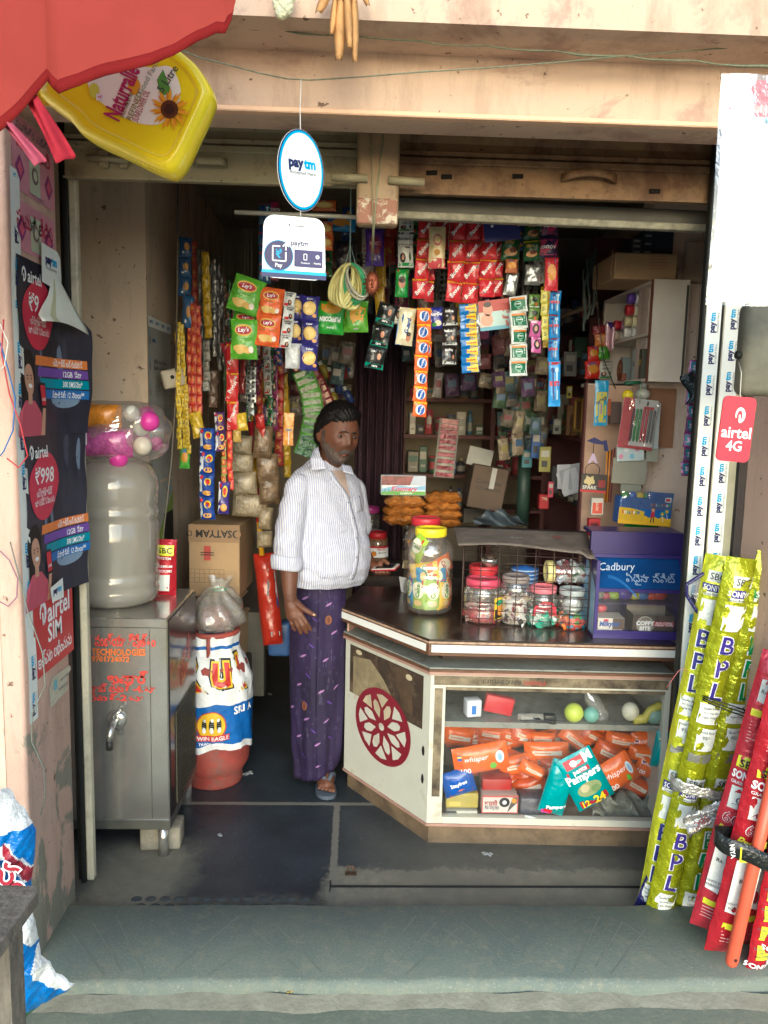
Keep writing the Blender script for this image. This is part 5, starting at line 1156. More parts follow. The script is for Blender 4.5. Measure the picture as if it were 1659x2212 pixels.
# ---------------------------------------------------------------- things behind the glass
def GP(u,v,d=.05):
    """point d metres behind the glass seen at pixel u, v"""
    r_=ray(u,v);p=Vector((B_[0],B_[1]+d,0));n=Vector((off(B_,Cc,1)[0],off(B_,Cc,1)[1],0));return CC+r_*((p-CC).dot(n)/r_.dot(n))
m_wh=film('orange wrapper','#dd6418',.5,24,.3);m_wh2=film('dark orange wrapper','#c04c12',.5,24,.3);m_te=film('teal wrapper','#0d8f92',.5,24,.3)
def art_wh(big):
    def f(b,w_,h_):
        if big:
            b.poly([(-w_*.38,-h_*.12),(w_*.40,-h_*.2),(w_*.40,h_*.30),(-w_*.38,h_*.26)],C('#c4461c',.35),1.5)
            b.text('whisper',-w_*.08,h_*.10,h_*.26,W_,2.5,.0,.0,.3);b.text('100',-w_*.30,-h_*.28,h_*.26,W_,2,0,.02);b.disc(w_*.34,h_*.05,w_*.08,h_*.22,C('#d6e4ee'),2.5,16);b.disc(w_*.34,h_*.05,w_*.04,h_*.14,C('#8fb4d6'),3.5,12);b.disc(w_*.20,-h_*.22,w_*.06,h_*.12,C('#6fae3c'),3,12);b.rect(-w_*.42,h_*.12,-w_*.34,h_*.30,C('#2e4a9a'),3);b.rect(-w_*.42,h_*.22,-w_*.34,h_*.27,YEL,3.5)
        else:b.rect(-w_*.32,-h_*.12,w_*.34,h_*.12,C('#d8cdbb'),2,4,2);b.rect(-w_*.28,-h_*.03,w_*.1,h_*.03,C('#c98a5a'),3,2,1)
    return f
packs=[  # u, v, w px, h px, rotation deg, big, depth, material
    (1000,1590,80,45,8,0,.22,1),(1060,1584,60,30,-5,0,.2,0),(1115,1590,75,34,-6,0,.2,0),(1170,1594,62,28,0,0,.19,0),(1240,1596,70,34,-34,0,.16,0),(1285,1592,70,34,-28,0,.18,1),(1345,1600,78,36,-6,0,.15,0),(1320,1628,80,46,-20,0,.12,1),(1388,1600,52,50,10,1,.14,0),(1390,1628,72,36,-8,0,.10,0),
    (1180,1622,100,44,4,0,.13,0),(1120,1650,90,46,12,0,.12,0),(1090,1640,80,50,-20,0,.16,1),(1205,1655,80,40,6,0,.13,1),(1280,1650,75,50,-16,0,.12,0),(1400,1655,62,52,-24,1,.09,0),(1150,1662,66,30,-28,0,.06,0),(1345,1600,50,30,8,0,.2,1),(1375,1696,64,40,-30,0,.10,1),(1140,1700,90,46,20,0,.14,1),(1020,1655,70,50,5,0,.18,1),(1060,1618,70,44,-10,0,.2,0)]
packs += [(990+i*48,1590+6*(i % 3),78,44,(-12,8,20,-25,4)[i % 5],0,.20+.02*(i % 3),i % 2) for i in range(10)]+[(1070+i*52,1640+8*(i % 2),80,50,(15,-18,5,-30)[i % 4],i % 3 == 0,.17,i % 2) for i in range(7)]+[(1090+i*60,1690,80,52,(10,-15,22)[i % 3],0,.16,1) for i in range(6)]+[(980+i*80,1740,86,50,(5,-12)[i % 2],0,.2,1) for i in range(6)]
for i,(u,v,wp,hp,rt,big,dd,mi_) in enumerate(packs):
    p=GP(u,v,.03+dd);k=p.y/FOC;b=MB();cushion(b,wp*k,hp*k,.045,m_wh2 if mi_ else m_wh,seed=i);art_wh(big)(b,wp*k,hp*k)
    b.build('pad_pack',loc=p,rot=(0,R(-rt),R(random.uniform(-12,12))),label='orange wrapped pad pack in the heap behind the counter glass',cat='pack',group='orange wrapped pad packs heaped behind the counter glass')
for u,v,wp,hp,rt,dd,lb in ((1038,1638,126,66,11,.035,'large orange pad pack with white lettering at the left end of the heap'),(1333,1668,84,74,34,.03,'square orange pad pack with white lettering right of the teal packs')):
    p=GP(u,v,.02+dd*.6);k=p.y/FOC;b=MB();cushion(b,wp*k,hp*k,.05,m_wh,seed=99);art_wh(1)(b,wp*k,hp*k);b.build('pad_pack',loc=p,rot=(0,R(-rt),0),label=lb,cat='pack',group='orange wrapped pad packs heaped behind the counter glass')
def art_pam(b,w_,h_):
    b.text('Pampers',w_*.02,h_*.10,.046,W_,3,0,.04,w=w_*.9);b.rect(-w_*.35,h_*.18,w_*.25,h_*.26,C('#b5283a'),2);b.text('pants',0,h_*.22,.026,W_,3,0,.03);b.rect(-w_*.30,h_*.30,w_*.20,h_*.46,C('#b5283a'),2);b.text('M',w_*.32,h_*.40,.05,W_,3,0,.03);b.disc(-.01,h_*.38,.014,.012,W_,3,12)
    b.disc(.0,-h_*.14,w_*.32,h_*.13,C('#8d9a6a',.5),2,16);b.disc(-w_*.1,-h_*.10,w_*.12,h_*.07,C('#b9b08a',.5),3,12);b.disc(w_*.15,-h_*.18,w_*.12,h_*.07,C('#6f8a5a',.5),3,12)
    b.rect(-w_*.4,-h_*.44,w_*.35,-h_*.30,C('#a5242c'),3);b.text('12',-w_*.25,-h_*.37,.035,YEL,4,0,.03);b.text('24',w_*.12,-h_*.37,.045,YEL,4,0,.04)
p=GP(1262,1682,.012);k=p.y/FOC;b=MB();cushion(b,92*k,135*k,.045,m_te,seed=5);art_pam(b,92*k,135*k);b.build('diaper_pack',loc=p,rot=(0,R(-30),R(0)),label='teal diaper pack with white lettering leaning on the counter glass',cat='pack')
p=GP(1205,1700,.02);k=p.y/FOC;b=MB();cushion(b,60*k,130*k,.05,m_te,seed=6);b.text('Pampers',.01,-.07,.022,W_,2,.3,.03);b.rect(-.03,-.10,.0,-.085,RED,2);b.build('diaper_pack',loc=p,rot=(0,R(14),0),label='crumpled teal diaper pack left of the lettered one',cat='pack')
p=GP(1188,1722,.012);k=p.y/FOC;b=MB();b.bbox(-12*k,0,-40*k,12*k,.03,40*k,C('#c03a96'),.003,1);b.T=lambda x,y,h:(x,-h,y);b.rect(-6*k,-5*k,6*k,22*k,W_,1);b.rect(-1.5*k,-30*k,1.5*k,18*k,W_,2);b.build('pink_box',loc=p,rot=(0,R(12),0),label='narrow magenta box beside the crumpled teal pack',cat='box')
p=GP(1428,1618,.03);b=MB();cushion(b,.06,.14,.04,m_te,seed=8);b.text('ACG',.005,.02,.035,C('#cfd6a0'),2,R(-60),.03);b.build('teal_pack',loc=p,rot=(0,R(8),0),label='teal pack standing at the right end behind the glass',cat='pack')
def gbox(name,u0,v0,u1,v1,dd,dep,m,label,art=None,rz=0,ry=0,cat='box'):
    p=GP((u0+u1)/2,(v0+v1)/2,dd);k=p.y/FOC;w_,h_=(u1-u0)*k,(v1-v0)*k;b=MB();b.bbox(-w_/2,0,-h_/2,w_/2,dep,h_/2,m,min(.006,h_*.1),2);b.T=lambda x,y,h:(x,-h,y);b.step=.0008
    if art:art(b,w_,h_)
    return b.build(name,loc=p,rot=(0,R(ry),rz),label=label,cat=cat)
gbox('soap_bar',961,1712,1036,1748,.03,.05,mat('yellow soap','#a99b4c',.5,var=.2),'yellow soap bars in film at the lower left behind the glass',lambda b,w_,h_:b.rect(-w_*.4,-h_*.35,-w_*.05,-h_*.05,C('#c9b45a'),1))
gbox('ball_bearing_box',1038,1716,1122,1759,.025,.07,C('#b8a79c'),'printed red and grey box with a black ring picture at the bottom of the case',lambda b,w_,h_:(b.rect(-w_*.5,-h_*.5,w_*.5,h_*.5,C('#b55a50'),.5),b.rect(-w_*.47,-h_*.44,w_*.47,h_*.40,C('#c9c2bb'),1),b.text('कारमी',-w_*.25,h_*.08,.026,C('#9a2f30'),2,0,.03,w=w_*.36),b.text('गैस मेन्टल्स',-w_*.22,-h_*.2,.018,BLK,2,w=w_*.4),b.disc(w_*.12,h_*.12,.020,.019,BLK,2,20),b.disc(w_*.12,h_*.12,.008,.008,W_,3,12),b.poly([(w_*.2,-h_*.44),(w_*.47,h_*.1),(w_*.47,h_*.4),(w_*.35,h_*.4)],C('#4f4a48'),2),b.disc(w_*.38,h_*.22,.010,.010,C('#c58a2c'),3,14)))
gbox('paper_box',962,1750,1034,1778,.03,.06,C('#b3b2a5'),'open white and dark box under the yellow soap',lambda b,w_,h_:b.poly([(-w_*.5,-h_*.5),(0,-h_*.5),(-w_*.2,h_*.5),(-w_*.5,h_*.5)],C('#39403c'),1))
gbox('dark_pouch',1122,1722,1180,1770,.06,.08,mat('dull grey film','#5c5d66',.4,var=.4,vs=20,bump=.5),'dull grey plastic pouch right of the printed box',cat='pouch')
gbox('red_bar',1040,1682,1108,1712,.07,.08,C('#a3231e'),'red packet on the printed box behind the glass',cat='packet')
p=GP(990,1690,.03);b=MB();cushion(b,.12,.10,.04,film('blue pack','#1a4fa0',.5,24,.3),seed=4);b.text('Stayfree',0,.0,.02,W_,2,.1,.02);b.poly([(-.05,-.045),(.05,-.03),(.0,-.02)],ORA,2);b.build('blue_pack',loc=p,rot=(0,R(-18),0),label='blue pad pack below the large orange pack at the left',cat='pack')
b=MB();b.tube([GP(1133,1762,.01),GP(1160,1770,.01)],[.004,.008],C('#c9cfc9'),8);b.tube([GP(1161,1770,.01),GP(1168,1772,.01)],.006,C('#5fa3b3'),8);b.build('paste_tube',label='small white tube with a teal cap on the cabinet floor',cat='tube')
b=MB();rd=random.Random(4);mcp=mat('crumpled film','#777a70',.35,var=.4,vs=30,bump=.8)
o_=GP(1360,1745,.08);b.sheet(lambda a,c:((a-.5)*.30,-.02*math.sin(a*9+c*7),(c-.5)*.11+.016*math.sin(a*17)+.01*math.sin(a*31+c*9)),26,10,mcp,True,.002);b.build('crumpled_film',loc=o_,rot=(-.5,.1,0),label='crumpled clear and grey film filling the lower right of the case',cat='plastic film')
# on the glass shelf
gbox('carton_box',1008,1512,1043,1552,.04,.05,C('#d0d2d6'),'small white and blue box on the upper shelf of the case',lambda b,w_,h_:b.rect(-w_*.2,-h_*.3,w_*.1,h_*.2,BLU,1),rz=.2)
gbox('red_packet',1046,1504,1112,1545,.08,.04,C('#b5242c'),'red packet leaning on the upper shelf of the case',ry=12,cat='packet')
p=GP(1152,1555,.07);b=MB();cushion(b,.12,.05,.04,mat('grey cloth film','#8a887e',.4,var=.3,bump=.6),seed=12);b.build('grey_pouch',loc=p,label='grey crinkled pouch on the middle of the upper shelf',cat='pouch')
b=MB();q=GP(1140,1560,.04);b.tube([q+Vector((.05*math.cos(a*1.3)+.01*a,.02*math.sin(a),.006+.006*math.sin(a*2))) for a in [i*.45 for i in range(22)]],.003,BLK,6);b.build('charger_cable',loc=None,label='coiled black cable on the upper shelf of the case',cat='cable')
gbox('charger',1176,1545,1202,1564,.04,.03,mat('black plastic','#1b1c1d',.4),'black charger on the upper shelf beside its cable',cat='charger')
for u,r_,col,lb in ((1239,22,'#b9c94a','yellow green ball in film on the upper shelf of the glass case'),(1277,18,'#6ea79a','plain teal ball on the upper shelf of the glass case'),(1412,20,'#7d9a8c','dull grey green ball at the right end of the upper shelf')):
    p=GP(u,1548,.05);b=MB();b.ball((0,0,0),r_*p.y/FOC,C(col,.4),20);p.z=SH+.0225+r_*p.y/FOC;b.build('ball',loc=p,label=lb,cat='ball')
b=MB();b.lathe([(.001,0),(.026,.002),(.028,.02),(.024,.03),(.028,.04),(.028,.09),(.022,.11),(.012,.125),(.012,.14),(.001,.141)],clear('small bottle',haze=.15,gl=.4),20);b.build('plastic_bottle',loc=GP(1305,1552,.07),rot=(0,-.6,0),label='empty clear bottle lying on the upper shelf of the case',cat='bottle')
p=GP(1362,1534,.05);p.z=SH+.023;t=thing('baby_bottle','cream tumbler with a yellow handle on the right of the upper shelf','tumbler',p)
b=MB();b.ball((0,0,.045),.032,C('#cfcdb5',.4),18,(1,1,1.1));b.build('body',t)
b=MB();b.tube([(.01,-.01,.02),(.05,-.01,.02),(.07,-.01,.055),(.11,-.01,.075)],[.02,.018,.014,.018],C('#b9b04c',.4),12);b.build('handle',t)
# ================================================================ goods standing on the counter
m_pet=clear('clear jar plastic',tint=(.97,.96,.94),haze=.10,col=(.7,.68,.62),gl=.3)
def jar(name,loc,r,h,lid,label,fill=None,lid_r=.72,rot=(0,0,0),ribs=True,lidh=.032,cat='jar',neck=.10):
    t=thing(name,label,cat,loc,rot);hb=h-lidh
    pr=[(.001,.001),(r*.86,.001),(r*.97,.012),(r,.03)]
    if ribs:
        for k in range(3):z=hb*(.42+.12*k);pr += [(r,z-.012),(r*.965,z-.004),(r,z+.004)]
    pr += [(r,hb*.80),(r*.96,hb*.88),(r*lid_r*1.05,hb*.965),(r*lid_r*.96,hb)]
    b=MB();b.lathe(pr,m_pet,36);b.build('body',t)
    m=C(lid,.38);b=MB();b.lathe([(.001,hb-.002),(r*lid_r,hb-.002),(r*lid_r*1.04,hb+.002),(r*lid_r*1.04,h-.006),(r*lid_r*1.0,h),(r*lid_r*.82,h),(r*lid_r*.80,h-.004),(.001,h-.004)],m,36);b.build('lid',t)
    if fill:fill(t,r*.95,hb)
    return t
def on(u,v):p=PZ(u,v,TOP);return p
def pieces(t,r,z0,z1,cols,n,size,name='sweet',flat=.5,seed=1):
    """wrapped sweets or pieces heaped in the jar as one filling"""
    rd=random.Random(seed);b=MB()
    for i in range(n):
        a=rd.uniform(0,2*math.pi);q=r*.93*rd.uniform(.3,1)**.4;z=z0+(z1-z0)*rd.random()
        m=C(rd.choice(cols),.35);s_=size*rd.uniform(.7,1.2)
        b.obox((q*math.cos(a)*.92,q*math.sin(a)*.92,z),(s_*1.5,s_*flat,s_),(rd.uniform(-1,1),rd.uniform(-1,1),rd.uniform(0,3)),m)
    b.lathe([(.001,z0),(r*.8,z0),(r*.8,z1*.92),(.001,z1*.93)],C(cols[0],.6),20)
    o=b.build(name,t);return o
# big cake jar with the yellow lid
def fill_cake(t,r,hb):
    rd=random.Random(2)
    def pk(x,z,w_,h_,ang,col,tilt,tx='Cake',dep=None):
        b=MB();cushion(b,w_,h_,.035,film('cake '+col,col,.4,24,.3),8,8,seed=int(x*999+z*777));b.disc(-.0,h_*.12,w_*.40,h_*.26,C('#ece8cf',.4),1.5,16,2);b.text(tx,-.0,h_*.10,h_*.20,C('#4c8a2f' if col != '#e0702c' else '#a8322a'),3,R(90) if tilt else .2,.03);b.rect(w_*.22,h_*.2,w_*.32,h_*.45,RED,2);b.disc(.0,-h_*.28,w_*.28,h_*.10,C('#e2c27c'),2,12)
        rr=dep or r*.82
        b.build('cake_pack',t,(rr*math.sin(ang),-rr*math.cos(ang),z),(0,x,ang))
    for ang,col in ((-1.25,'#2f8fc0'),(-.62,'#9fbf35'),(.08,'#9dc030'),(.0+.75,'#e8c21c'),(1.38,'#e0702c'),(2.3,'#e8c21c'),(-2.2,'#e0702c')):pk(0,.085,.066,.13,ang,col,1)
    for ang,z,col,ry in ((-.95,.265,'#9fbf35',.5),(-.45,.175,'#e8c21c',1.35),(.55,.195,'#e0702c',1.2),(1.2,.17,'#e0702c',.3),(.0,.16,'#2f8fc0',1.5)):pk(ry,z,.07,.12,ang,col,0,dep=r*.70)
p=on(930,1330)
jar('cake_jar',p+Vector((0,.085,0)),.094,.345,'#e9d41c','tall clear jar of wrapped cakes with a yellow lid on the counter',fill_cake,.66)
jar('sweet_jar',PZ(922,1300,TOP)+Vector((0,.16,0)),.095,.345,'#c22f3a','red lidded clear jar standing behind the yellow lidded one',lambda t,r,hb:pieces(t,r,.01,.22,['#d9a84c','#d7c69a','#e8a03c'],50,.03),.66)
jar('nut_jar',PZ(816,1222,TOP)+Vector((0,.10,0)),.058,.165,'#b8242f','red lidded jar of nuts with a printed label beside the person',None,.8)
t=sc.collection.objects['nut_jar']
b=MB();b.lathe([(.001,.004),(.052,.004),(.054,.13),(.001,.132)],mat('nuts','#8a5f38',.6,var=.6,vs=90,bump=1,bs=90),24);b.build('nuts',t)
b=MB();b.T=lambda x,y,h:((.0592+h)*math.sin(x/.058),-(.0592+h)*math.cos(x/.058),y);b.rect(-.07,.035,.07,.09,W_,1,14,1);b.rect(-.07,.085,.07,.095,RED,2,14,1);b.disc(-.02,.055,.014,.014,C('#d8862c'),2,16);b.text('DELUXE',.02,.078,.012,RED,2,0,.02);b.text('MIXTURE',.025,.06,.01,BLK,2);b.build('label',t)
jar('flat_jar',PZ(806,1225,TOP)+Vector((0,.22,.09)),.062,.07,'#8d9490','clear jar with a grey transparent lid standing behind the red lidded nut jar',lambda t,r,hb:pieces(t,r,.005,.03,['#8c1f22','#b9452c'],20,.02),.95,ribs=False,lidh=.012)
b=MB();b.bbox(-.06,-.05,0,.06,.05,.09-.001,mat('dark stand','#2f2a26',.7),.006,2);b.build('dark_box',loc=PZ(806,1225,TOP)+Vector((0,.22,0)),label='dark box under the clear jar behind the nut jar',cat='box')
jar('pink_jar',PZ(800,1225,TOP)+Vector((0,.38,0)),.06,.27,'#b03a86','jar with a magenta lid at the back beside the person',lambda t,r,hb:pieces(t,r,.005,.12,['#4a2530','#6a3a38'],24,.03),.85)
# hand sanitiser bottles
def spray(loc,r,h,liq,label,lab,yaw):
    t=thing('spray_bottle',label,'bottle',loc,(0,0,yaw));hb=h*.72
    b=MB();b.lathe([(.001,0),(r*.95,.0),(r,.004),(r,hb*.82),(r*.8,hb*.93),(r*.38,hb),(.001,hb)],clear('bottle '+liq,tint=S(liq),haze=.2,col=S(liq),gl=.4),24,sx=1.1,sy=.8);b.build('bottle',t)
    b=MB();b.lathe([(.001,.003),(r*.85,.003),(r*.85,.022),(.001,.022)],C('#a5b52c' if lab is None else '#7c4a9c'),20,sx=1.1,sy=.8);b.build('sediment',t)
    mc_=clear('pump plastic',haze=.45,col=(.7,.7,.68),gl=.4);b=MB();b.lathe([(.001,hb),(r*.42,hb),(r*.42,hb+.022),(r*.2,hb+.026),(r*.2,h*.86),(.001,h*.86)],mc_,16);b.tube([(.0,0,h*.87),(.0,-.004,h*.93),(-.026,-.008,h*.95),(-.034,-.01,h*.88)] if lab else [(0,0,h*.86),(0,0,h*.97),(.0,-.004,h)],[.009,.009,.006,.005] if lab else [.010,.009,.006],mc_,10);b.build('pump',t)
    if lab:b=MB();b.T=lambda x,y,h_:(x,-r*.82-h_,y);b.rect(-r*.8,hb*.45,r*.8,hb*.72,NAVY,1);b.text('LAVENDER',0,hb*.52,.009,W_,2);b.line([(0,hb*.57),(0,hb*.70)],.002,CYAN,2);b.line([(-.006,hb*.66),(.006,hb*.66)],.002,CYAN,2);b.build('label',t)
    else:b=MB();b.T=lambda x,y,h_:(x-.0,-r*.82-h_,y);b.rect(-r*.9,hb*.5,-r*.1,hb*.75,C('#8fa32c'),1);b.build('label',t)
spray(PZ(847,1190,TOP),.023,.165,'#a9bd9a','green tinted pump bottle of hand sanitiser behind the counter edge',None,0)
spray(PZ(879,1190,TOP)+Vector((0,.05,0)),.022,.17,'#9a8fb0','violet tinted trigger bottle of hand sanitiser right of the green one',1,0)
b=MB();b.box(-.02,0,0,.02,.001,.09,C('#c2c4c6'));b.build('price_card',loc=PZ(875,1280,TOP),rot=(.5,.1,-.5),label='folded white paper slip standing left of the cake jar',cat='paper')
# stacked snack bags and a printed box behind the counter
b=MB();b.bbox(-.30,-.16,0,.34,.30,.80,mat('back table','#3a3029',.8,var=.3),.01,1);b.build('back_table',loc=(.34,4.0,0),label='dark table behind the counter carrying the snack bags',cat='table')
m_sn=film('snack film','#a5682a',1.0,60,.25,0,.5)
def snack(u,v,wp,hp,Y,label,i):
    p=PY(u,v,Y);k=Y/FOC;b=MB();w_,h_=wp*k,hp*k
    def f(a,c,s_):
        x=(a-.5)*w_;y=(c-.5)*.16;q=max(0,1-abs(2*a-1)**3)*max(0,1-abs(2*c-1)**3);return (x,y,s_*h_/2*q**.5+.004*math.sin(a*23+i)+.003*math.sin(c*19+i*2))
    b.sheet(lambda a,c:f(a,c,1),14,8,m_sn);b.sheet(lambda a,c:f(1-a,c,-1),14,8,m_sn)
    b.build('snack_bag',loc=p,label=label,cat='snack bag',group='clear bags of fried snacks stacked behind the counter')
for i,(u,v,wp,hp) in enumerate(((872,1120,92,26),(872,1103,92,26),(874,1083,90,28))):snack(u,v,wp,hp,3.86,f'brown snack bag in the left stack, {ordn(i)} from the bottom',i)
for i,(u,v,wp,hp) in enumerate(((953,1127,82,24),(955,1110,82,24),(952,1093,80,24),(955,1074,82,26))):snack(u,v,wp,hp,3.88,f'brown snack bag in the right stack, {ordn(i)} from the bottom',i+4)
p=PY(871,1070,3.84);k=3.84/FOC
b=MB();b.bbox(-49*k,0,0,49*k,.07,43*k,C('#d8dde2',.3),.003,1);b.T=lambda x,y,h:(x,-h,y)
b.rect(-48*k,22*k,48*k,42*k,mat('printed biscuits','#7a3a3c',.3,var=.6,vs=30),1);b.poly([(14*k,22*k),(48*k,22*k),(48*k,42*k),(22*k,42*k)],C('#b9c3d4',.2),2);b.poly([(-48*k,14*k),(-10*k,22*k),(20*k,18*k),(48*k,22*k),(48*k,12*k),(-48*k,8*k)],C('#7fb0d4',.3),2);b.rect(-48*k,1*k,48*k,9*k,C('#5d9a3e',.3),1.5)
b.text('Kissmery',2*k,13*k,15*k,C('#c2506a'),3,.0,.03,.3);b.text('CHAMPION',6*k,4.5*k,5*k,W_,3)
for i in range(5):b.disc((-40+i*8)*k,11*k,1.6*k,1.8*k,C('#3f7a3a'),3,8)
b.build('sweet_box',loc=p,rot=(0,0,.05),label='shiny landscape printed sweet box on top of the snack bags',cat='box')
# ---------------------------------------------------------------- wire cage with jars
cg0,cg1=PZ(996,1350,TOP),PZ(1268,1365,TOP);cw=(cg1-cg0).length;ch=PY(1000,1178,cg0.y).z-TOP;cd=.24
cg=thing('wire_cage','rusty wire cage with a cardboard top around the sweet jars on the counter','cage',cg0,(0,0,math.atan2(cg1.y-cg0.y,cg1.x-cg0.x)))
m_wr=mat('cage wire','#4a3a33',.6,.4,var=.3,vs=60)
b=MB();nxw,nzw=7,6
for i in range(nxw+1):x=cw*i/nxw;b.tube([(x,0,0),(x,0,ch)],.0019 if 0 < i < nxw else .003,m_wr,5)
for j in range(nzw*2-1):z=ch*j/(nzw*2-2);b.tube([(0,-.002,z),(cw,-.002,z)],.0014,m_wr,5)
b.build('front_mesh',cg)
for sx_ in (0,cw):
    b=MB()
    for i in range(13):y=cd*i/12;b.tube([(sx_,y,0),(sx_,y,ch)],.0014,m_wr,5)
    for j in range(7):z=ch*j/6;b.tube([(sx_,0,z),(sx_,cd,z)],.0014,m_wr,5)
    b.build('side_mesh',cg)
b=MB()
for i in range(9):x=cw*i/8;b.tube([(x,cd,0),(x,cd,ch)],.0015,m_wr,5)
for j in range(6):z=ch*j/5;b.tube([(0,cd,z),(cw,cd,z)],.0015,m_wr,5)
b.build('back_mesh',cg)
m_lidc=mat('worn grey board','#6d635a',.85,var=.22,vs=12,dirt='#4c433b',da=.42,ds=9,bump=.4)
b=MB();b.sheet(lambda a,c:(-.02+(cw+.03)*a-.03*c*(1-a),-.035+(cd+.05)*c,ch+.006+.010*math.sin(a*5)*(1-c)+.03*c-.018*(a > .9)*(1-c)),20,8,m_lidc,True,.003)
b.T=lambda x,y,h:(x,y,ch+.02+h+.03*(y/cd));b.text('loyr',cw*.42,.06,.03,C('#a8a49a'),1,0,.0,.4);b.disc(cw*.75,.09,.022,.008,C('#8f3a34'),1,12);b.build('cardboard_top',cg)
def cj(fx,fy):a=cg.rotation_euler.z;return cg0+Vector((fx*cw*math.cos(a)-fy*math.sin(a),fx*cw*math.sin(a)+fy*math.cos(a),0))
def fill_a(t,r,hb):
    pieces(t,r,.005,.055,['#b9464c','#c9a49a','#d8d0c4','#a83a3c'],46,.022)
    b=MB();b.T=lambda x,y,h:((r+.006+h)*math.sin(x/r),-(r+.006+h)*math.cos(x/r),y);b.rect(.035,.02,.095,.105,C('#e9c22c'),.1,6,1);b.rect(.038,.025,.092,.06,BLK,1,6,1);b.disc(.065,.055,.018,.022,C('#c8862c'),2,12);b.disc(.06,.085,.02,.012,C('#2f9a6a'),2,12);b.build('label',t)
jar('sweet_jar',cj(.165,.085),.075,.172,'#c94a63','pink lidded sweet jar at the left front inside the wire cage',fill_a,.86,lidh=.03)
jar('sweet_jar',cj(.165,.175),.062,.205,'#b8323a','red lidded jar behind the pink lidded one in the wire cage',lambda t,r,hb:pieces(t,r,.005,.05,['#a34448','#d8d0c4'],24,.02),.9)
def fill_b(t,r,hb):pieces(t,r,.005,.105,['#e4e1dc','#26201f','#7a2433','#cdb9a0'],90,.02,flat=.25,seed=8)
jar('sweet_jar',cj(.43,.075),.060,.190,'#8f8580','clear lidded jar of black and white wrapped toffees in the wire cage',fill_b,.85,lidh=.022)
def fill_c(t,r,hb):
    pieces(t,r,.005,.06,['#3aa58a','#57b89a','#d8e4dc'],46,.022,seed=5)
    b=MB();b.T=lambda x,y,h:((r+.006+h)*math.sin(x/r),-(r+.006+h)*math.cos(x/r),y);b.poly([(-.05,.045),(.045,.045),(.040,.08),(.02,.103),(-.01,.106),(-.038,.085)],C('#c9414f'),1);b.text('Biolime',-.003,.09,.015,W_,2,0,.02);b.line([(-.035,.07),(-.01,.07)],.003,W_,2);b.line([(-.035,.06),(-.015,.06)],.003,W_,2);b.build('label',t)
jar('sweet_jar',cj(.655,.070),.058,.155,'#d97a86','pale pink lidded jar of green sweets with a red label in the wire cage',fill_c,.84,lidh=.022)
def fill_d(t,r,hb):
    pieces(t,r,.003,.05,['#e0522c','#3aa5c8','#4fb03c','#d8342c','#e87a2c'],90,.014,flat=.9,seed=6)
    b=MB();b.ball((0,0,.085),r*.7,C('#c9cdca',.5),18,(1,1,.9));b.build('inner_bag',t)
jar('sweet_jar',cj(.885,.065),.057,.152,'#a9b0b0','clear lidded jar with bright coloured sweets at the right end of the wire cage',fill_d,.84,lidh=.022)
jar('sweet_jar',cj(.60,.10)+Vector((0,.0,.196)),.045,.165,'#d9cf8a','clear jar with a cream lid lying on its side on top of the other jars',lambda t,r,hb:pieces(t,r*.95,.01,.12,['#d8dde0','#7a3a4a','#3a6a4a','#b9c4d8','#a03a3c'],70,.022,flat=.4,seed=9),.95,rot=(0,R(92),0),lidh=.026)
# jar lies with its lid to the left
jl=[o for o in sc.collection.objects if o.name.startswith('sweet_jar')][-1];jl.rotation_euler=(0,R(-90),0);jl.location=cj(.60,.10)+Vector((.20,0,.203))
t=thing('steel_bowl','small steel bowl standing on the red lid inside the cage','bowl',cj(.20,.175)+Vector((0,-.03,.206)))
b=MB();b.lathe([(.001,.0),(.02,.0),(.032,.018),(.036,.034),(.034,.034),(.028,.016),(.001,.004)],M_ss,28);b.build('bowl',t)
b=MB();b.ball((.004,0,.035),.018,mat('dark goods','#4a3a30',.5,var=.4),10,(1.2,1,.8));b.build('contents',t)
gx=cj(.35,.20);b=MB();b.lathe([(.001,.0),(.05,.0),(.055,.10),(.001,.11)],mat('blue striped','#2f5ea8',.5,var=0),20)
for k in range(6):b.lathe([(.0512+k*.0009,.012+k*.016),(.0522+k*.0009,.017+k*.016)],C('#a9c4e0'),20)
b.build('blue_cup',loc=gx+Vector((.08,.0,.095)),label='blue and white striped tub at the back of the wire cage',cat='tub')
b=MB();b.bbox(-.06,-.05,0,.06,.04,.094,C('#7a736c',.6),.004,1);b.build('grey_box',loc=gx+Vector((.08,0,0)),label='grey box under the striped tub at the back of the cage',cat='box')
# ---------------------------------------------------------------- chocolate display box
d0,d1=PZ(1281,1378,TOP),PZ(1478,1384,TOP);dw=(d1-d0).length;Yd=d0.y
dz_=lambda v:PY(1380,v,Yd).z-TOP
t=thing('chocolate_display','purple chocolate display case standing on the right end of the counter','display case',d0,(0,0,math.atan2(d1.y-d0.y,d1.x-d0.x)))
m_pu=mat('purple plastic','#342a6c',.35,var=.08);m_pd=mat('dark purple','#2a1f5c',.4,var=.1);dd_=.24;hw=dz_(1272);hh=dz_(1158)
b=MB();b.box(0,0,0,dw,dd_,.012,m_pu);b.box(0,.0,.0121,.012,dd_,hw+.10,m_pu);b.box(dw-.012,.0,.0121,dw,dd_,hw+.10,m_pu);b.box(.0121,0,.0121,dw-.0121,.006,.030,m_pu);b.box(0.0121,dd_-.008,.0121,dw-.0121,dd_,hw+.10,m_pd);b.box(.0121,.0,hw-.012,dw-.0121,.012,hw,m_pu);b.box(.0,.06,.115,dw-.0125,dd_-.009,.118,m_pd);b.build('case',t)
b=MB();b.add([(0,.002,hw+.001),(dw,.002,hw+.001),(dw,.10,hw+.105),(0,.10,hw+.105)],[(0,1,2,3)],mat('blue header','#1a4580',.25,var=.25,vs=6,coat=.3))
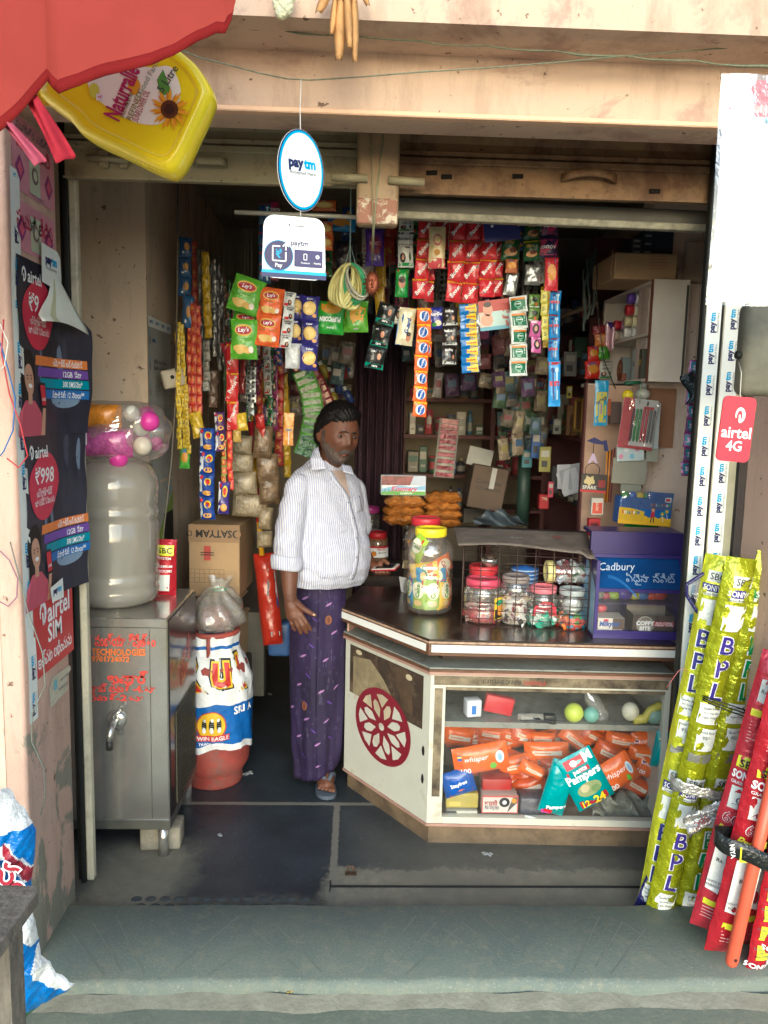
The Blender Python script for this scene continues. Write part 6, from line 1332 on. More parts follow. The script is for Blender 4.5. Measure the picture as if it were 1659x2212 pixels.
dz0=math.atan2(.104,.098);b.T=lambda x,y,h:(x,.002+y*math.cos(dz0)-h*math.sin(dz0),hw+.001+y*math.sin(dz0)+h*math.cos(dz0))
b.text('Cadbury',dw*.27,.088,.048,C('#c4d4e4'),2,.03,.0,.3,w=dw*.40);b.text('ఏదైనా స్వీట్',dw*.62,.042,.046,C('#9fb4cc'),2,0,.0,w=dw*.55)
for k in range(5):b.line([(dw*.15+i*dw*.035,.055-.0013*i*i-.003*k) for i in range(9)],.0012,C('#3d7cc0'),1)
b.build('header',t)
b=MB();b.box(-.003,.10,hw+.106,dw+.006,.125,hh,m_pd);b.box(-.004,.085,hw+.10,dw+.006,.0998,hw+.112,m_pu);b.box(-.003,.1255,hh-.012,dw+.006,dd_,hh,m_pu);b.build('lid',t)
b=MB();b.add([(-.0015,.0,.012),(-.0015,.0,hw),(-.0015,.16,hw+.10),(-.0015,.22,.012)],[(0,1,2,3)],mat('side print','#8fb4d0',.3,var=.25));b.build('side_print',t)
b=MB();b.add([(.012,.013,.03),(dw-.012,.013,.03),(dw-.012,.013,hw-.012),(.012,.013,hw-.012)],[(0,1,2,3)],clear('display pane',haze=.04,gl=.2));b.build('pane',t)
ta=t.rotation_euler.z
def dbox(name,x,y,z,w_,dp,h_,m,label,art=None,open_=False):
    b=MB();c=d0+Vector((x*math.cos(ta)-y*math.sin(ta),x*math.sin(ta)+y*math.cos(ta),z))
    if open_:b.box(0,0,0,w_,.002,h_,m);b.box(0,.0021,0,.002,dp,h_,m);b.box(w_-.002,.0021,0,w_,dp,h_,m);b.box(.0021,dp-.002,0,w_-.0021,dp,h_*1.35,mat('card inside','#9a8f80',.8))
    else:b.box(0,0,0,w_,dp,h_,m)
    b.T=lambda xx,yy,h:(xx,-h,yy);b.step=.0009
    if art:art(b,w_,h_)
    b.build(name,loc=c,rot=(0,0,ta),label=label,cat='box')
dbox('milk_bar_box',.022,.03,.013,.098,.09,.055,C('#d9d2c8'),'white and blue milk bar box at the left in the chocolate display',lambda b,w_,h_:(b.rect(w_*.55,0,w_,h_,C('#5c4a44'),1),b.text('Milkybar',w_*.45,h_*.58,.026,C('#1d4f9a'),2.4,.03,.04,.2,w=w_*.8),b.disc(w_*.3,h_*.85,.010,.005,RED,2,12),b.text('CHOCO',w_*.7,h_*.2,.010,W_,2)))
dbox('toffee_box',.150,.03,.013,.150,.10,.070,C('#463a34'),'brown coffee toffee box with an oval badge at the right in the chocolate display',lambda b,w_,h_:(b.disc(w_*.30,h_*.50,.032,.032,C('#a9a59a'),1,28),b.disc(w_*.30,h_*.50,.029,.029,C('#8c877c'),2,28),b.text('LOTTE',w_*.30,h_*.80,.009,BLK,3,0,.02),b.text('COFFY',w_*.30,h_*.58,.021,W_,3,0,.05),b.text('BITE',w_*.30,h_*.30,.021,W_,3,0,.05),b.rect(w_*.52,h_*.42,w_,h_*.68,C('#b5333a'),1),b.text('RICH COFFEE',w_*.76,h_*.60,.010,W_,2,0,.02),b.text('CREAMY TOFFEE',w_*.76,h_*.49,.009,W_,2,0,.02)),True)
rd=random.Random(12)
for i,(x,col,s_) in enumerate(((.04,'#8a8a80',.03),(.075,'#a8304a',.02),(.105,'#8fae3c',.026),(.145,'#4a3a9c',.034),(.185,'#b8b23c',.024),(.215,'#3a6ab0',.026),(.25,'#c8482c',.022),(.28,'#b03a2c',.03),(.06,'#c04a58',.022))):
    if x > dw-.03:continue
    c=d0+Vector((x,.11,.119+s_*.7 if i < 8 else .085));b=MB();b.ball((0,0,0),s_,C(col,.35),12,(1,.6,.7));b.build('sweet_heap',loc=c,label=['grey','dark red','lime','violet','yellow','blue','orange','brick red','rose'][i]+' heap of small sweets inside the chocolate display',cat='sweets')
# ================================================================ goods hanging in the doorway
def bulgepack(b,w_,h_,t_,m,seed=0,crimp=.09,nx=8,ny=10):
    rd=random.Random(seed);ph=[rd.uniform(0,6) for _ in range(5)];k1=rd.uniform(30,60)/max(w_*10,.4)
    def dz(x,y):
        q=max(0,1-abs(2*x/w_)**2.6)**.6;e=max(0,min(1,(h_/2-abs(y))/(crimp*h_)-.3))**.6
        return t_/2*q*e+t_*.10*math.sin(x*k1*2+ph[0]+y*k1)*e+t_*.06*math.sin(y*k1*3-x*k1+ph[1])
    def xx(x,y):return x*(1-.06*(1-(2*y/h_)**2))+.012*w_*math.sin(y*60+ph[2])
    b.sheet(lambda a,c:(xx((a-.5)*w_,(c-.5)*h_),-dz((a-.5)*w_,(c-.5)*h_),(c-.5)*h_),nx,ny,m,True)
    b.sheet(lambda a,c:(xx(-(a-.5)*w_,(c-.5)*h_),.8*dz(-(a-.5)*w_,(c-.5)*h_),(c-.5)*h_),nx,ny,m,True)
    b.T=lambda x,y,h:(xx(x,y),-dz(x,y)-h,y);b.step=.0009
F_=lambda c,mt=.0,b_=.6:film('foil '+c+str(mt),c,b_,34,.28,mt)
def A_lays(b,w,h):b.disc(-.02*w,h*.22,w*.34,h*.15,C('#d9b23c'),1,18);b.disc(-.02*w,h*.22,w*.30,h*.105,C('#a82430'),2,18);b.text("Lay's",-.02*w,h*.22,h*.15,W_,3,.08,.02,.2);b.disc(-.12*w,-h*.25,w*.26,h*.12,C('#d9b765'),1,12,2,lambda a:1+.15*math.sin(3*a));b.disc(.15*w,-h*.28,w*.16,h*.09,C('#cfa54c'),2,10,2,lambda a:1+.15*math.sin(4*a));b.disc(.30*w,-h*.26,w*.09,h*.09,C('#e6d9c8'),3,10);b.rect(-w*.4,h*.0,w*.35,h*.015,C('#3f7a2c'),1,3,1)
def A_moon(b,w,h):b.disc(0,-.0*h,w*.40,h*.28,C('#d8b45a'),1.5,20);b.disc(0,-.0*h,w*.30,h*.21,C('#e3c678'),2.5,18);b.text('Kaber',0,h*.38,h*.12,W_,2,0,.02);b.disc(w*.32,-h*.30,w*.12,h*.08,C('#d39a5a'),3,8)
def A_boost(b,w,h):b.rect(-w*.5,h*.40,w*.5,h*.48,C('#d9b21c'),1,4,1);b.poly([(-w*.45,-h*.35),(-w*.25,-h*.38),(w*.48,h*.28),(w*.45,h*.37)],C('#7c7474'),1.6);b.text('Boost',-w*.03,h*.0,h*.30,W_,3,R(52),.03,.1)
def A_horl(b,w,h):b.rect(-w*.48,h*.34,w*.48,h*.46,C('#e0b41c'),1,4,1);b.disc(.0,-h*.05,w*.36,h*.34,C('#e9eef2'),1.5,16);b.disc(.03*w,-h*.05,w*.27,h*.32,C('#1c4f9c'),2.5,16);b.text('Horlicks',.02*w,-h*.05,h*.19,W_,3.5,R(70),.02,w=h*.55)
def A_fevi(b,w,h):b.rect(w*.02,-h*.46,w*.47,h*.46,C('#e2c21c'),1.2,4,4);b.rect(-w*.18,-h*.22,w*.02,h*.22,C('#e2c21c'),1.2,3,3);b.text('Fevikwik',w*.12,0,h*.36,C('#a8282c'),2.4,0,.03,w=w*.6)
def A_zandu(b,w,h):b.rect(-w*.42,-h*.36,w*.42,h*.40,C('#12603f'),1,4,4);b.rect(-w*.42,h*.28,w*.42,h*.40,C('#d07a2c'),2,4,1);b.disc(0,0,w*.22,h*.20,C('#8fc4a8'),2,14);b.disc(0,0,w*.18,h*.15,C('#12603f'),3,14);b.text('ZANDU',0,h*.02,h*.12,W_,4,0,.03);b.text('Balm',0,-h*.26,h*.14,C('#b9d9c4'),2,0,.02)
def A_woman(b,w,h):b.disc(w*.12,h*.12,w*.20,h*.30,C('#1a1412'),1.5,12);b.disc(w*.16,h*.10,w*.10,h*.15,SKIN,2.5,12);b.rect(-w*.48,-h*.46,w*.48,-h*.24,C('#12806a'),1,4,1);b.text('care',0,-h*.35,h*.16,W_,2,0,.02);b.text('soft',-w*.2,h*.3,h*.12,W_,2)
def A_indica(b,w,h):b.text('indica',-w*.05,h*.30,h*.20,W_,2,0,.02);b.disc(w*.22,-h*.1,w*.14,h*.20,C('#2a211c'),1.5,10);b.disc(w*.22,-h*.08,w*.08,h*.12,SKIN,2.5,10);b.rect(-w*.48,-h*.44,w*.48,-h*.32,C('#b9bdbc'),1,4,1);b.text('10',-w*.2,h*.05,h*.14,W_,2)
def A_chik(b,w,h):b.text('CHIK',0,h*.26,h*.20,BLK,2,0,.03);b.line([(-w*.35,h*.40),(w*.35,h*.40)],h*.05,BLK,2);b.disc(w*.12,-h*.22,w*.18,h*.20,C('#1a1412'),2,10);b.disc(w*.14,-h*.20,w*.09,h*.12,SKIN,3,10);b.rect(-w*.4,-h*.46,w*.0,-h*.3,RED,2)
def A_ban(b,w,h):b.text("Banjara's",0,h*.28,h*.13,BLK,2,0,.01);b.text('BLACK HENNA',0,h*.12,h*.06,BLK,2);b.rect(-w*.3,h*.03,w*.3,h*.07,BLK,2);b.rect(-w*.5,h*.42,w*.5,h*.48,BLK,1,3,1);b.rect(-w*.45,-h*.46,w*.45,-h*.38,C('#2f8f4a'),2,3,1);b.disc(-w*.2,-h*.24,w*.2,h*.14,BLK,2,10);b.disc(-w*.18,-h*.22,w*.09,h*.09,SKIN,3,10);b.disc(w*.28,-h*.2,w*.08,h*.13,C('#4a6a3a'),2,8)
def A_bru(b,w,h):b.text('BRU',-w*.1,h*.22,h*.20,C('#b9973c'),2,0,.03);b.disc(0,-h*.18,w*.36,h*.16,C('#b98a5c'),1.5,12);b.disc(w*.1,-h*.1,w*.2,h*.12,C('#5c2f1c'),2.5,10);b.rect(-w*.5,h*.4,w*.5,h*.47,YEL,1,3,1)
def A_moov(b,w,h):b.rect(-w*.45,-h*.42,w*.5,h*.30,C('#b8285c'),1,4,2);b.text('moov',-w*.02,-h*.05,h*.34,W_,2,0,.03)
def A_green(b,w,h):b.disc(0,0,w*.3,h*.2,SKIN,1,10);b.disc(0,h*.1,w*.3,h*.12,C('#2a1a12'),2,10);b.rect(-w*.4,h*.36,w*.4,h*.44,RED,1)
def A_leaf(b,w,h):b.disc(0,h*.1,w*.3,h*.2,C('#1e2a1c'),1,10);b.disc(w*.1,-h*.25,w*.14,h*.12,C('#c2502c'),2,10);b.rect(-w*.45,-h*.46,w*.45,-h*.40,W_,1)
def A_lady(b,w,h):b.disc(0,0,w*.34,h*.32,C('#241a1c'),1,12);b.disc(0,.02*h,w*.16,h*.18,C('#c9a08c'),2,10);b.rect(-w*.45,h*.38,w*.45,h*.46,W_,1)
def A_everyday(b,w,h):b.text('EveryDay',0,h*.16,h*.20,W_,2,.1,.03,w=w*.85);b.disc(.1*w,-h*.25,w*.28,h*.14,C('#d9cdb0'),1,12);b.disc(-w*.2,-h*.32,w*.2,h*.1,C('#3f8a3c'),2,10)
def A_guard(b,w,h):b.poly([(-w*.5,-h*.5),(-w*.5,h*.4),(-w*.2,h*.3),(-w*.25,-h*.5)],C('#1c6ab0'),1);b.poly([(w*.1,h*.5),(w*.5,h*.5),(w*.5,h*.1),(w*.2,h*.2)],C('#e2961c'),1);b.text('Guard',w*.08,h*.02,h*.16,C('#1c4f9c'),2,R(80),.04);b.disc(w*.2,-h*.28,w*.15,h*.12,SKIN,2,12);b.disc(w*.2,-h*.20,w*.15,h*.06,C('#2a1a12'),3,10)
def A_puff(b,w,h):b.text('PUFFCORN',0,-h*.05,h*.20,W_,3,math.pi,.05,w=w*.8);b.disc(0,h*.32,w*.40,h*.2,C('#c98f1c'),1,14,2,lambda a:1+.2*math.sin(7*a));b.text('Kaber',0,-h*.32,h*.1,W_,3,math.pi,.01)
def A_cheese(b,w,h):b.disc(0,h*.12,w*.42,h*.30,C('#dba024'),1,14,2,lambda a:1+.25*math.sin(6*a));b.text('0000',0,-h*.40,h*.08,W_,2,math.pi)
def A_munch(b,w,h):b.disc(0,h*.05,w*.36,h*.26,C('#7a1f3c'),1,14);b.text('MUNCH',0,h*.1,h*.14,C('#d9a0b0'),2,0,.04,w=w*.6);b.rect(-w*.5,-h*.48,w*.5,-h*.4,C('#3a2a7a'),1,3,1)
def A_cream(b,w,h):b.disc(0,h*.18,w*.26,h*.14,C('#b8506a'),1,12);b.disc(0,h*.18,w*.2,h*.10,C('#d9c08a'),2,12);b.rect(-w*.5,-h*.5,w*.5,-h*.26,C('#b83a44'),1,4,2);b.disc(0,-h*.12,w*.2,h*.08,C('#b9852c'),2,10)
def A_raz(b,w,h):b.line([(-w*.2,h*.3),(-w*.1,-h*.35)],w*.14,C('#16387c'),1.5);b.line([(w*.15,h*.3),(w*.2,-h*.35)],w*.14,C('#b8d4e4'),1.5);b.disc(-w*.2,h*.3,w*.16,h*.06,C('#16387c'),2,10);b.disc(w*.15,h*.3,w*.16,h*.06,C('#b8d4e4'),2,10);b.rect(-w*.45,-h*.05,w*.4,h*.06,C('#b8283c'),2,3,1);b.rect(-w*.5,h*.42,w*.5,h*.48,C('#a8302c'),1,3,1)
def A_toy(b,w,h):b.disc(0,h*.05,w*.36,h*.26,C('#c98a2c'),1,10,2,lambda a:1+.3*math.sin(5*a));b.rect(-w*.3,h*.3,w*.3,h*.45,C('#4a6ab0'),1)
def A_lines(c1,c2):return lambda b,w,h:(b.rect(-w*.42,-h*.36,w*.42,h*.36,C(c1),1,3,2),b.text('2/-',0,0,h*.4,C(c2),2,0,.04,w=w*.5))
def A_chip(b,w,h):b.disc(w*.12,h*.2,w*.24,h*.18,C('#d9c41c'),1,14);b.disc(w*.12,h*.2,w*.17,h*.12,C('#c9342c'),2,12);b.disc(w*.05,-h*.3,w*.3,h*.12,C('#d9a24c'),1,12);b.rect(-w*.5,-h*.48,-w*.26,h*.48,C('#d4dade'),.6,2,4);b.disc(-w*.3,h*.38,w*.1,h*.08,RED,2,8)
def A_tab(b,w,h):
    for i in (-1,1):
        for j in range(2):b.disc(i*w*.22,(j-.5)*h*.5,w*.16,h*.17,C('#1f2020'),1,10)
def A_none(b,w,h):pass
def A_blueb(b,w,h):b.disc(w*.1,0,w*.25,h*.2,C('#c9924c'),1,12);b.disc(-w*.2,-h*.3,w*.1,h*.06,W_,1,8)
def A_red(b,w,h):b.poly([(-w*.4,-h*.4),(-w*.2,-h*.42),(w*.4,h*.35),(w*.2,h*.4)],C('#c9b0a8'),1.6);b.rect(-w*.5,h*.42,w*.5,h*.48,C('#d9b21c'),1,3,1);b.text('Boost',0,0,h*.2,W_,2.5,R(60),.02)
def strip(name,u0,v0,u1,v1,wp,n,Y,col,art,label,cat='sachet strip',group=None,t_=.35,metal=0.,yaw=0,lean=0,part='sachet',thread=True,back=None):
    """n packets hanging one below the other between two image points at depth Y"""
    p0,p1=PY(u0,v0,Y),PY(u1,v1,Y);k=Y/FOC;w_=wp*k;L=(p0-p1).length;h_=L/n
    rot=Euler((0,math.atan2(p0.x-p1.x,p0.z-p1.z),0));one=n == 1
    m=F_(col,metal)
    if one:
        b=MB();bulgepack(b,w_,h_,min(w_*t_,h_*.4),m,seed=int(u0+v0));art(b,w_,h_)
        o=b.build(name,loc=(p0+p1)/2,rot=(lean,rot.y,yaw),label=label,cat=cat)
        if group:o['group']=group
    else:
        t=thing(name,label,cat,p0,(lean,rot.y,yaw),group);src=[]
        for q in range(2):
            b=MB();bulgepack(b,w_,h_*1.01,min(w_*t_,h_*.35),m,seed=int(u0*3+q*17),nx=6,ny=7);art(b,w_,h_);src.append(b)
        meshes=[]
        for i in range(n):
            rd=random.Random(int(u0*7+v0+i));q=i % 2
            if i < 2:o=src[q].build(part,t);meshes.append(o.data)
            else:o=bpy.data.objects.new(part,meshes[q]);sc.collection.objects.link(o);o.parent=t
            o.location=(rd.uniform(-.003,.003),rd.uniform(-.003,.003),-h_*(i+.5));o.rotation_euler=(rd.uniform(-.15,.12),rd.uniform(-.06,.06),rd.uniform(-.38,.38))
    if thread:
        zt_=2.3 if Y < 3.3 else 2.45
        if zt_ > p0.z+.02:
            par=o if one else t;MI=(Matrix.Translation(par.location) @ par.rotation_euler.to_matrix().to_4x4()).inverted()
            b=MB();b.tube([MI @ (p0+Vector((0,.004,0))),MI @ Vector((p0.x,p0.y+.01,zt_))],.0006,mat('dim thread','#5a564a',.9,var=0),4);b.build('thread',par)
G1='snack bags hanging left of the centre';G2='red malt drink sachet strips hanging right of the post'
H=[
 ('chips_bag',543,600,520,675,66,1,2.95,'#5fa32c',A_lays,'upper green chips bag hanging tilted at the left','chips bag',G1),
 ('chips_bag',535,672,528,725,60,1,3.0,'#559a28',A_lays,'green chips bag half hidden between the upper and lower green bags','chips bag',G1),
 ('chips_bag',528,690,527,776,57,1,2.93,'#5fa32c',A_lays,'lower green chips bag hanging at the left','chips bag',G1),
 ('chips_bag',590,622,582,686,52,1,2.95,'#d9622c',A_lays,'upper orange chips bag beside the green ones','chips bag',G1),
 ('chips_bag',582,680,576,748,52,1,2.93,'#d9622c',A_lays,'lower orange chips bag beside the green ones','chips bag',G1),
 ('sachet_strip',629,632,615,752,25,4,2.93,'#c9cac4',A_chik,'strip of four white and black hair wash sachets beside the orange chips','sachet strip',None),
 ('biscuit_strip',641,636,637,742,32,2,2.98,'#2e2a74',A_moon,'shorter purple biscuit strip with round golden biscuits','biscuit strip',None),
 ('biscuit_strip',672,640,666,800,38,3,2.93,'#2e2a74',A_moon,'longer purple biscuit strip with round golden biscuits','biscuit strip',None),
 ('white_pack',634,742,633,796,34,1,2.95,'#b9bcbc',A_none,'white film pack hanging left of the longer purple biscuit strip','packet',None),
 ('corn_puff_bag',716,652,712,722,58,1,2.95,'#3a9a30',A_puff,'green corn puff bag hanging upside down under the bangles','snack bag',G1),
 ('corn_puff_bag',768,650,768,718,54,1,2.97,'#5fa02c',A_cheese,'green and gold snack bag hanging right of the corn puffs','snack bag',G1),
 ('sachet_strip',840,656,806,797,42,3,2.95,'#1b1f1e',A_woman,'tilted strip of black and green hair sachets','sachet strip',None),
 ('henna_pack',877,470,877,500,32,1,2.98,'#c9cac6',A_ban,'white henna pack highest beside the post','packet',None),
 ('henna_pack',876,500,876,578,33,1,2.95,'#c9cac6',A_ban,'white and black henna pack hanging right of the post','packet',None),
 ('soap_sachet',870,580,866,642,27,1,2.98,'#2c8f3c',A_green,'small green sachet below the henna pack','sachet',None),
 ('choco_pack',810,495,810,575,40,1,3.05,'#4a2a86',A_munch,'purple chocolate snack pack hanging under the post','packet',None),
 ('dark_pack',748,520,748,590,46,1,3.1,'#1f1d24',A_none,'black shiny pack hanging behind the bangle thread','packet',None),
 ('sachet_strip',920,472,908,645,33,4,2.95,'#c22a34',A_boost,'red malt drink strip nearest the post','sachet strip',G2),
 ('sachet_strip',928,560,926,652,22,2,3.0,'#b8242f',A_boost,'short red malt drink strip half hidden behind the first one','sachet strip',G2),
 ('sachet_strip',992,474,980,652,36,4,2.95,'#c22a34',A_boost,'second long red malt drink strip from the post','sachet strip',G2),
 ('sachet_strip',1026,474,1014,655,36,4,2.97,'#c22a34',A_boost,'third long red malt drink strip from the post','sachet strip',G2),
 ('sachet_strip',1058,478,1050,642,35,4,2.95,'#c22a34',A_boost,'fourth long red malt drink strip from the post','sachet strip',G2),
 ('sachet_strip',1078,520,1074,640,24,3,3.0,'#b8242f',A_boost,'narrow red malt drink strip at the right end of the red ones','sachet strip',G2),
 ('sachet_strip',955,470,952,540,34,2,3.02,'#b8242f',A_boost,'short red strip behind the cream biscuit pack','sachet strip',G2),
 ('cream_pack',945,490,943,580,36,1,2.9,'#c9b88c',A_cream,'cream coloured biscuit pack with a pink foot hanging among the red strips','packet',None),
 ('coffee_strip',1104,508,1102,563,40,1,2.95,'#1f4a26',A_bru,'dark green coffee sachet left of the coffee strip','sachet',None),
 ('coffee_strip',1150,476,1148,563,35,2,2.93,'#1f4a26',A_bru,'strip of dark green coffee sachets hanging at the right','sachet strip',None),
 ('silver_pack',1108,588,1100,638,26,1,2.95,'#a9aaa6',A_none,'small silver foil pack below the coffee sachet','packet',None,.3,.7),
 ('silver_pack',1152,572,1150,616,34,1,2.95,'#8f908c',A_none,'larger silver foil pack below the coffee strip','packet',None,.3,.7),
 ('brown_pack',1106,560,1104,590,26,1,2.93,'#a8623c',A_toy,'small orange brown pack between the coffee and silver packs','packet',None),
 ('balm_strip',1188,462,1186,555,40,2,2.95,'#3c2a52',A_moov,'strip of magenta and purple pain balm packs','packet strip',None),
 ('toy_pack',1192,557,1190,628,28,1,2.95,'#c2303a',A_toy,'red toy pack hanging below the magenta packs','packet',None),
 ('razor_strip',1200,628,1196,780,24,3,2.98,'#2a7fc0',A_raz,'blue strip of disposable razor packs hanging at the right','packet strip',None),
 ('razor_strip',1198,780,1197,878,26,1,2.96,'#3a8fd0',A_raz,'single blue razor pack hanging at the bottom of the razor strip','packet',None),
 ('tex_strip',1177,627,1176,735,15,4,2.96,'#b9b04a',A_lines('#c4bc5a','#5a5a2a'),'narrow yellow sachet strip beside the razors','sachet strip',None),
 ('herbal_strip',1156,636,1152,694,25,2,2.96,'#5a7a34',A_leaf,'olive green sachets hanging above the pink ones','sachet strip',None),
 ('pink_strip',1158,693,1156,762,24,2,2.96,'#c2609a',A_lady,'pink hair colour sachets with a woman portrait','sachet strip',None),
 ('balm_strip',1118,640,1122,812,38,5,2.90,'#d4dad4',A_zandu,'strip of five white and green balm sachets','sachet strip',None),
 ('milk_pack',943,664,943,710,28,1,2.95,'#2a2f8c',A_everyday,'blue milk powder pack between the orange strip and the black sachets','packet',None),
 ('washing_pack',882,665,872,746,36,1,2.93,'#cfc8a8',A_guard,'blue and cream baby food pack hanging left of the orange strip','packet',None),
 ('small_pack',857,668,857,700,24,1,2.97,'#c9c4b8',A_woman,'small white sachet left of the blue and cream pack','packet',None),
 ('horlicks_strip',917,665,905,900,31,7,2.88,'#d9622c',A_horl,'long orange and blue malt drink strip hanging lowest in the doorway','sachet strip',None),
 ('horlicks_strip',926,668,918,770,24,3,2.95,'#d9622c',A_horl,'short orange strip half hidden behind the long orange one','sachet strip',None),
 ('colour_strip',973,664,970,790,33,3,2.93,'#26211f',A_indica,'strip of black and silver hair colour sachets','sachet strip',None),
 ('glue_strip',1011,657,1016,805,38,8,2.90,'#1f6ab0',A_fevi,'blue and yellow strip of glue tubes','glue strip',None),
 ('silver_strip',1028,660,1034,790,14,6,2.95,'#9a9c98',A_none,'silver back of a sachet strip beside the glue strip','sachet strip',None,.3,.6),
 ('silver_strip',1106,700,1110,768,12,3,2.95,'#b9bab2',A_none,'pale back of a sachet strip left of the green balm strip','sachet strip',None),
 # upper row seen through the gap above the bar
 ('orange_box',703,478,702,540,34,2,3.0,'#c9602c',A_moon,'orange printed packs hanging behind the phone sign','packet strip',None),
 ('blue_pack',740,468,738,500,60,1,3.1,'#2a7ab0',A_toy,'pale blue and orange pack high behind the bangle thread','packet',None),
 ('blue_strip',572,440,572,612,26,4,3.1,'#24506e',A_raz,'dim blue pack strip hanging left of the phone sign','packet strip',None),
 ('blue_strip',592,430,590,608,24,4,3.2,'#5a2f3a',A_moov,'dim maroon pack strip behind the phone sign','packet strip',None),
 ('top_pack',915,440,915,456,30,1,3.0,'#a8302c',A_none,'red pack end seen above the bar near the post','packet',None),
 ('top_pack',945,438,945,456,26,1,3.0,'#5a7a9c',A_toy,'blue and yellow pack end seen above the bar','packet',None),
 ('top_pack',985,438,985,458,50,1,3.0,'#8f8a5a',A_none,'dull yellow pack end seen above the bar','packet',None),
 ('top_pack',1050,440,1050,462,44,1,3.0,'#8a2a2c',A_none,'dark red pack end seen above the bar at the right','packet',None),
 ('top_pack',700,432,700,456,50,1,3.0,'#c2602c',A_moon,'orange pack end above the bar behind the oval sign','packet',None),
]
for r_ in H:strip(*r_)
# left side hangers, strung along the left wall
HL=[
 ('blue_strip',400,512,398,640,26,3,3.35,'#24517e',A_blueb,'dark blue biscuit strip hanging highest by the inner pillar','packet strip',None),
 ('blue_strip',408,640,405,708,24,1,3.33,'#2a5f8c',A_blueb,'blue pack hanging below the dark blue biscuit strip','packet',None),
 ('red_strip',419,520,422,655,13,5,3.5,'#a83a30',A_lines('#b8442f','#d9b03c'),'thin red sachet strip behind the blue one','sachet strip',None),
 ('match_strip',408,650,412,896,12,11,3.34,'#b9392c',A_lines('#c9502c','#e0a83c'),'orange red gutkha style sachet strip, first of three side by side','sachet strip','orange red sachet strips hanging side by side'),
 ('match_strip',418,655,421,896,12,11,3.32,'#b9392c',A_lines('#c9502c','#e0a83c'),'orange red sachet strip, middle of three side by side','sachet strip','orange red sachet strips hanging side by side'),
 ('match_strip',428,660,430,896,12,11,3.34,'#b9392c',A_lines('#c9502c','#e0a83c'),'orange red sachet strip, right one of three side by side','sachet strip','orange red sachet strips hanging side by side'),
 ('yellow_strip',384,695,388,970,11,12,3.28,'#c9a81c',A_lines('#d9bc2c','#5a3a1c'),'yellow sachet strip nearest the inner pillar','sachet strip','yellow sachet strips'),
 ('yellow_strip',393,700,400,968,11,12,3.3,'#c9a81c',A_lines('#d9bc2c','#5a3a1c'),'yellow sachet strip between two others at the inner pillar','sachet strip','yellow sachet strips'),
 ('yellow_strip',400,830,408,980,10,8,3.29,'#b99a1c',A_lines('#c9ac2c','#5a3a1c'),'short yellow sachet strip right of the two long ones','sachet strip','yellow sachet strips'),
 ('green_pack',400,968,399,1012,22,1,3.3,'#4f9a30',A_toy,'small green pack at the foot of the yellow strips','packet',None),
 ('grey_strip',430,535,436,790,9,9,3.45,'#4f4c46',A_none,'dark grey sachet strip left of the twisted yellow one','sachet strip',None),
 ('grey_strip',439,540,444,760,8,9,3.5,'#7a766c',A_none,'pale grey sachet strip beside the twisted yellow one','sachet strip',None),
 ('twist_strip',443,545,451,730,17,7,3.4,'#c2a01c',A_none,'twisted bright yellow sachet strip','sachet strip',None),
 ('silver_strip',461,560,465,770,9,8,3.45,'#8a8b88',A_none,'silver sachet strip right of the yellow twist','sachet strip',None,.4,.5),
 ('silver_strip',470,570,474,800,9,8,3.5,'#6f706e',A_none,'dull silver sachet strip, second right of the yellow twist','sachet strip',None,.4,.5),
 ('silver_strip',479,585,482,790,8,8,3.55,'#5c5d5b',A_none,'darkest silver sachet strip at the end of the row','sachet strip',None,.4,.5),
 ('paper_strip',446,735,446,845,16,5,3.4,'#84837c',A_lines('#a3a29a','#4a4a48'),'pale grey printed sachet strip below the yellow twist','sachet strip',None),
 ('brown_strip',462,800,462,880,18,3,3.45,'#6a5648',A_none,'brown crinkled packs hanging below the silver strips','packet strip',None),
 ('red_strip',502,742,503,928,26,3,3.3,'#c22a2c',A_red,'bright red malt drink strip hanging by the left wall','sachet strip',None),
 ('red_strip',522,775,524,850,14,2,3.4,'#8a2026',A_none,'dark red pack pair behind the bright red strip','packet strip',None),
 ('red_pack',488,740,500,785,24,1,3.35,'#a8243c',A_none,'crimson pack tilted at the top of the red strip','packet',None),
 ('tablet_strip',543,792,543,870,22,4,3.35,'#8f9494',A_tab,'silver blister strip with dark tablets','blister strip',None,.2,.5),
 ('tablet_strip',543,870,543,897,14,2,3.36,'#7f8484',A_none,'small silver blister below the tablet strip','blister strip',None,.2,.5),
 ('wafer_bag',420,890,432,945,27,1,3.3,'#c9a92c',A_none,'yellow and white chips bag hanging askew above the blue chips','chips bag',None,.6),
 ('wafer_bag',520,892,524,930,24,1,3.3,'#c9a92c',A_none,'yellow and white bag right of the red strip','chips bag',None,.6),
 ('wafer_bag',512,925,512,955,18,1,3.32,'#b9994c',A_none,'small golden bag tip below the red strip','chips bag',None,.6),
 ('chips_strip',450,925,446,1122,33,4,3.28,'#1f3f8c',A_chip,'blue strip of salted chips bags by the left wall','chips strip',None,.5),
 ('choco_strip',474,890,478,975,22,2,3.3,'#4a2a5c',A_chip,'purple snack strip right of the blue chips','packet strip',None,.5),
 ('choco_strip',485,1040,482,1110,24,1,3.3,'#3c2f7c',A_chip,'purple snack bag near the carton pile','packet',None,.5),
 ('match_strip',484,950,484,1045,11,5,3.3,'#8f9a3c',A_lines('#b03a2c','#d9c43c'),'narrow green and red sachet strip','sachet strip',None),
 ('match_strip',496,930,498,1058,12,6,3.32,'#b93028',A_lines('#c9402c','#e0b03c'),'narrow red and yellow sachet strip','sachet strip',None),
 ('red_strip',560,895,566,955,20,2,3.5,'#b02a24',A_none,'red packs behind the striped pole','packet strip',None),
 ('razor_card',625,892,622,962,22,1,3.4,'#c9861c',A_none,'orange razor card hanging left of the person','card',None,.1),
]
for r_ in HL:strip(*r_)
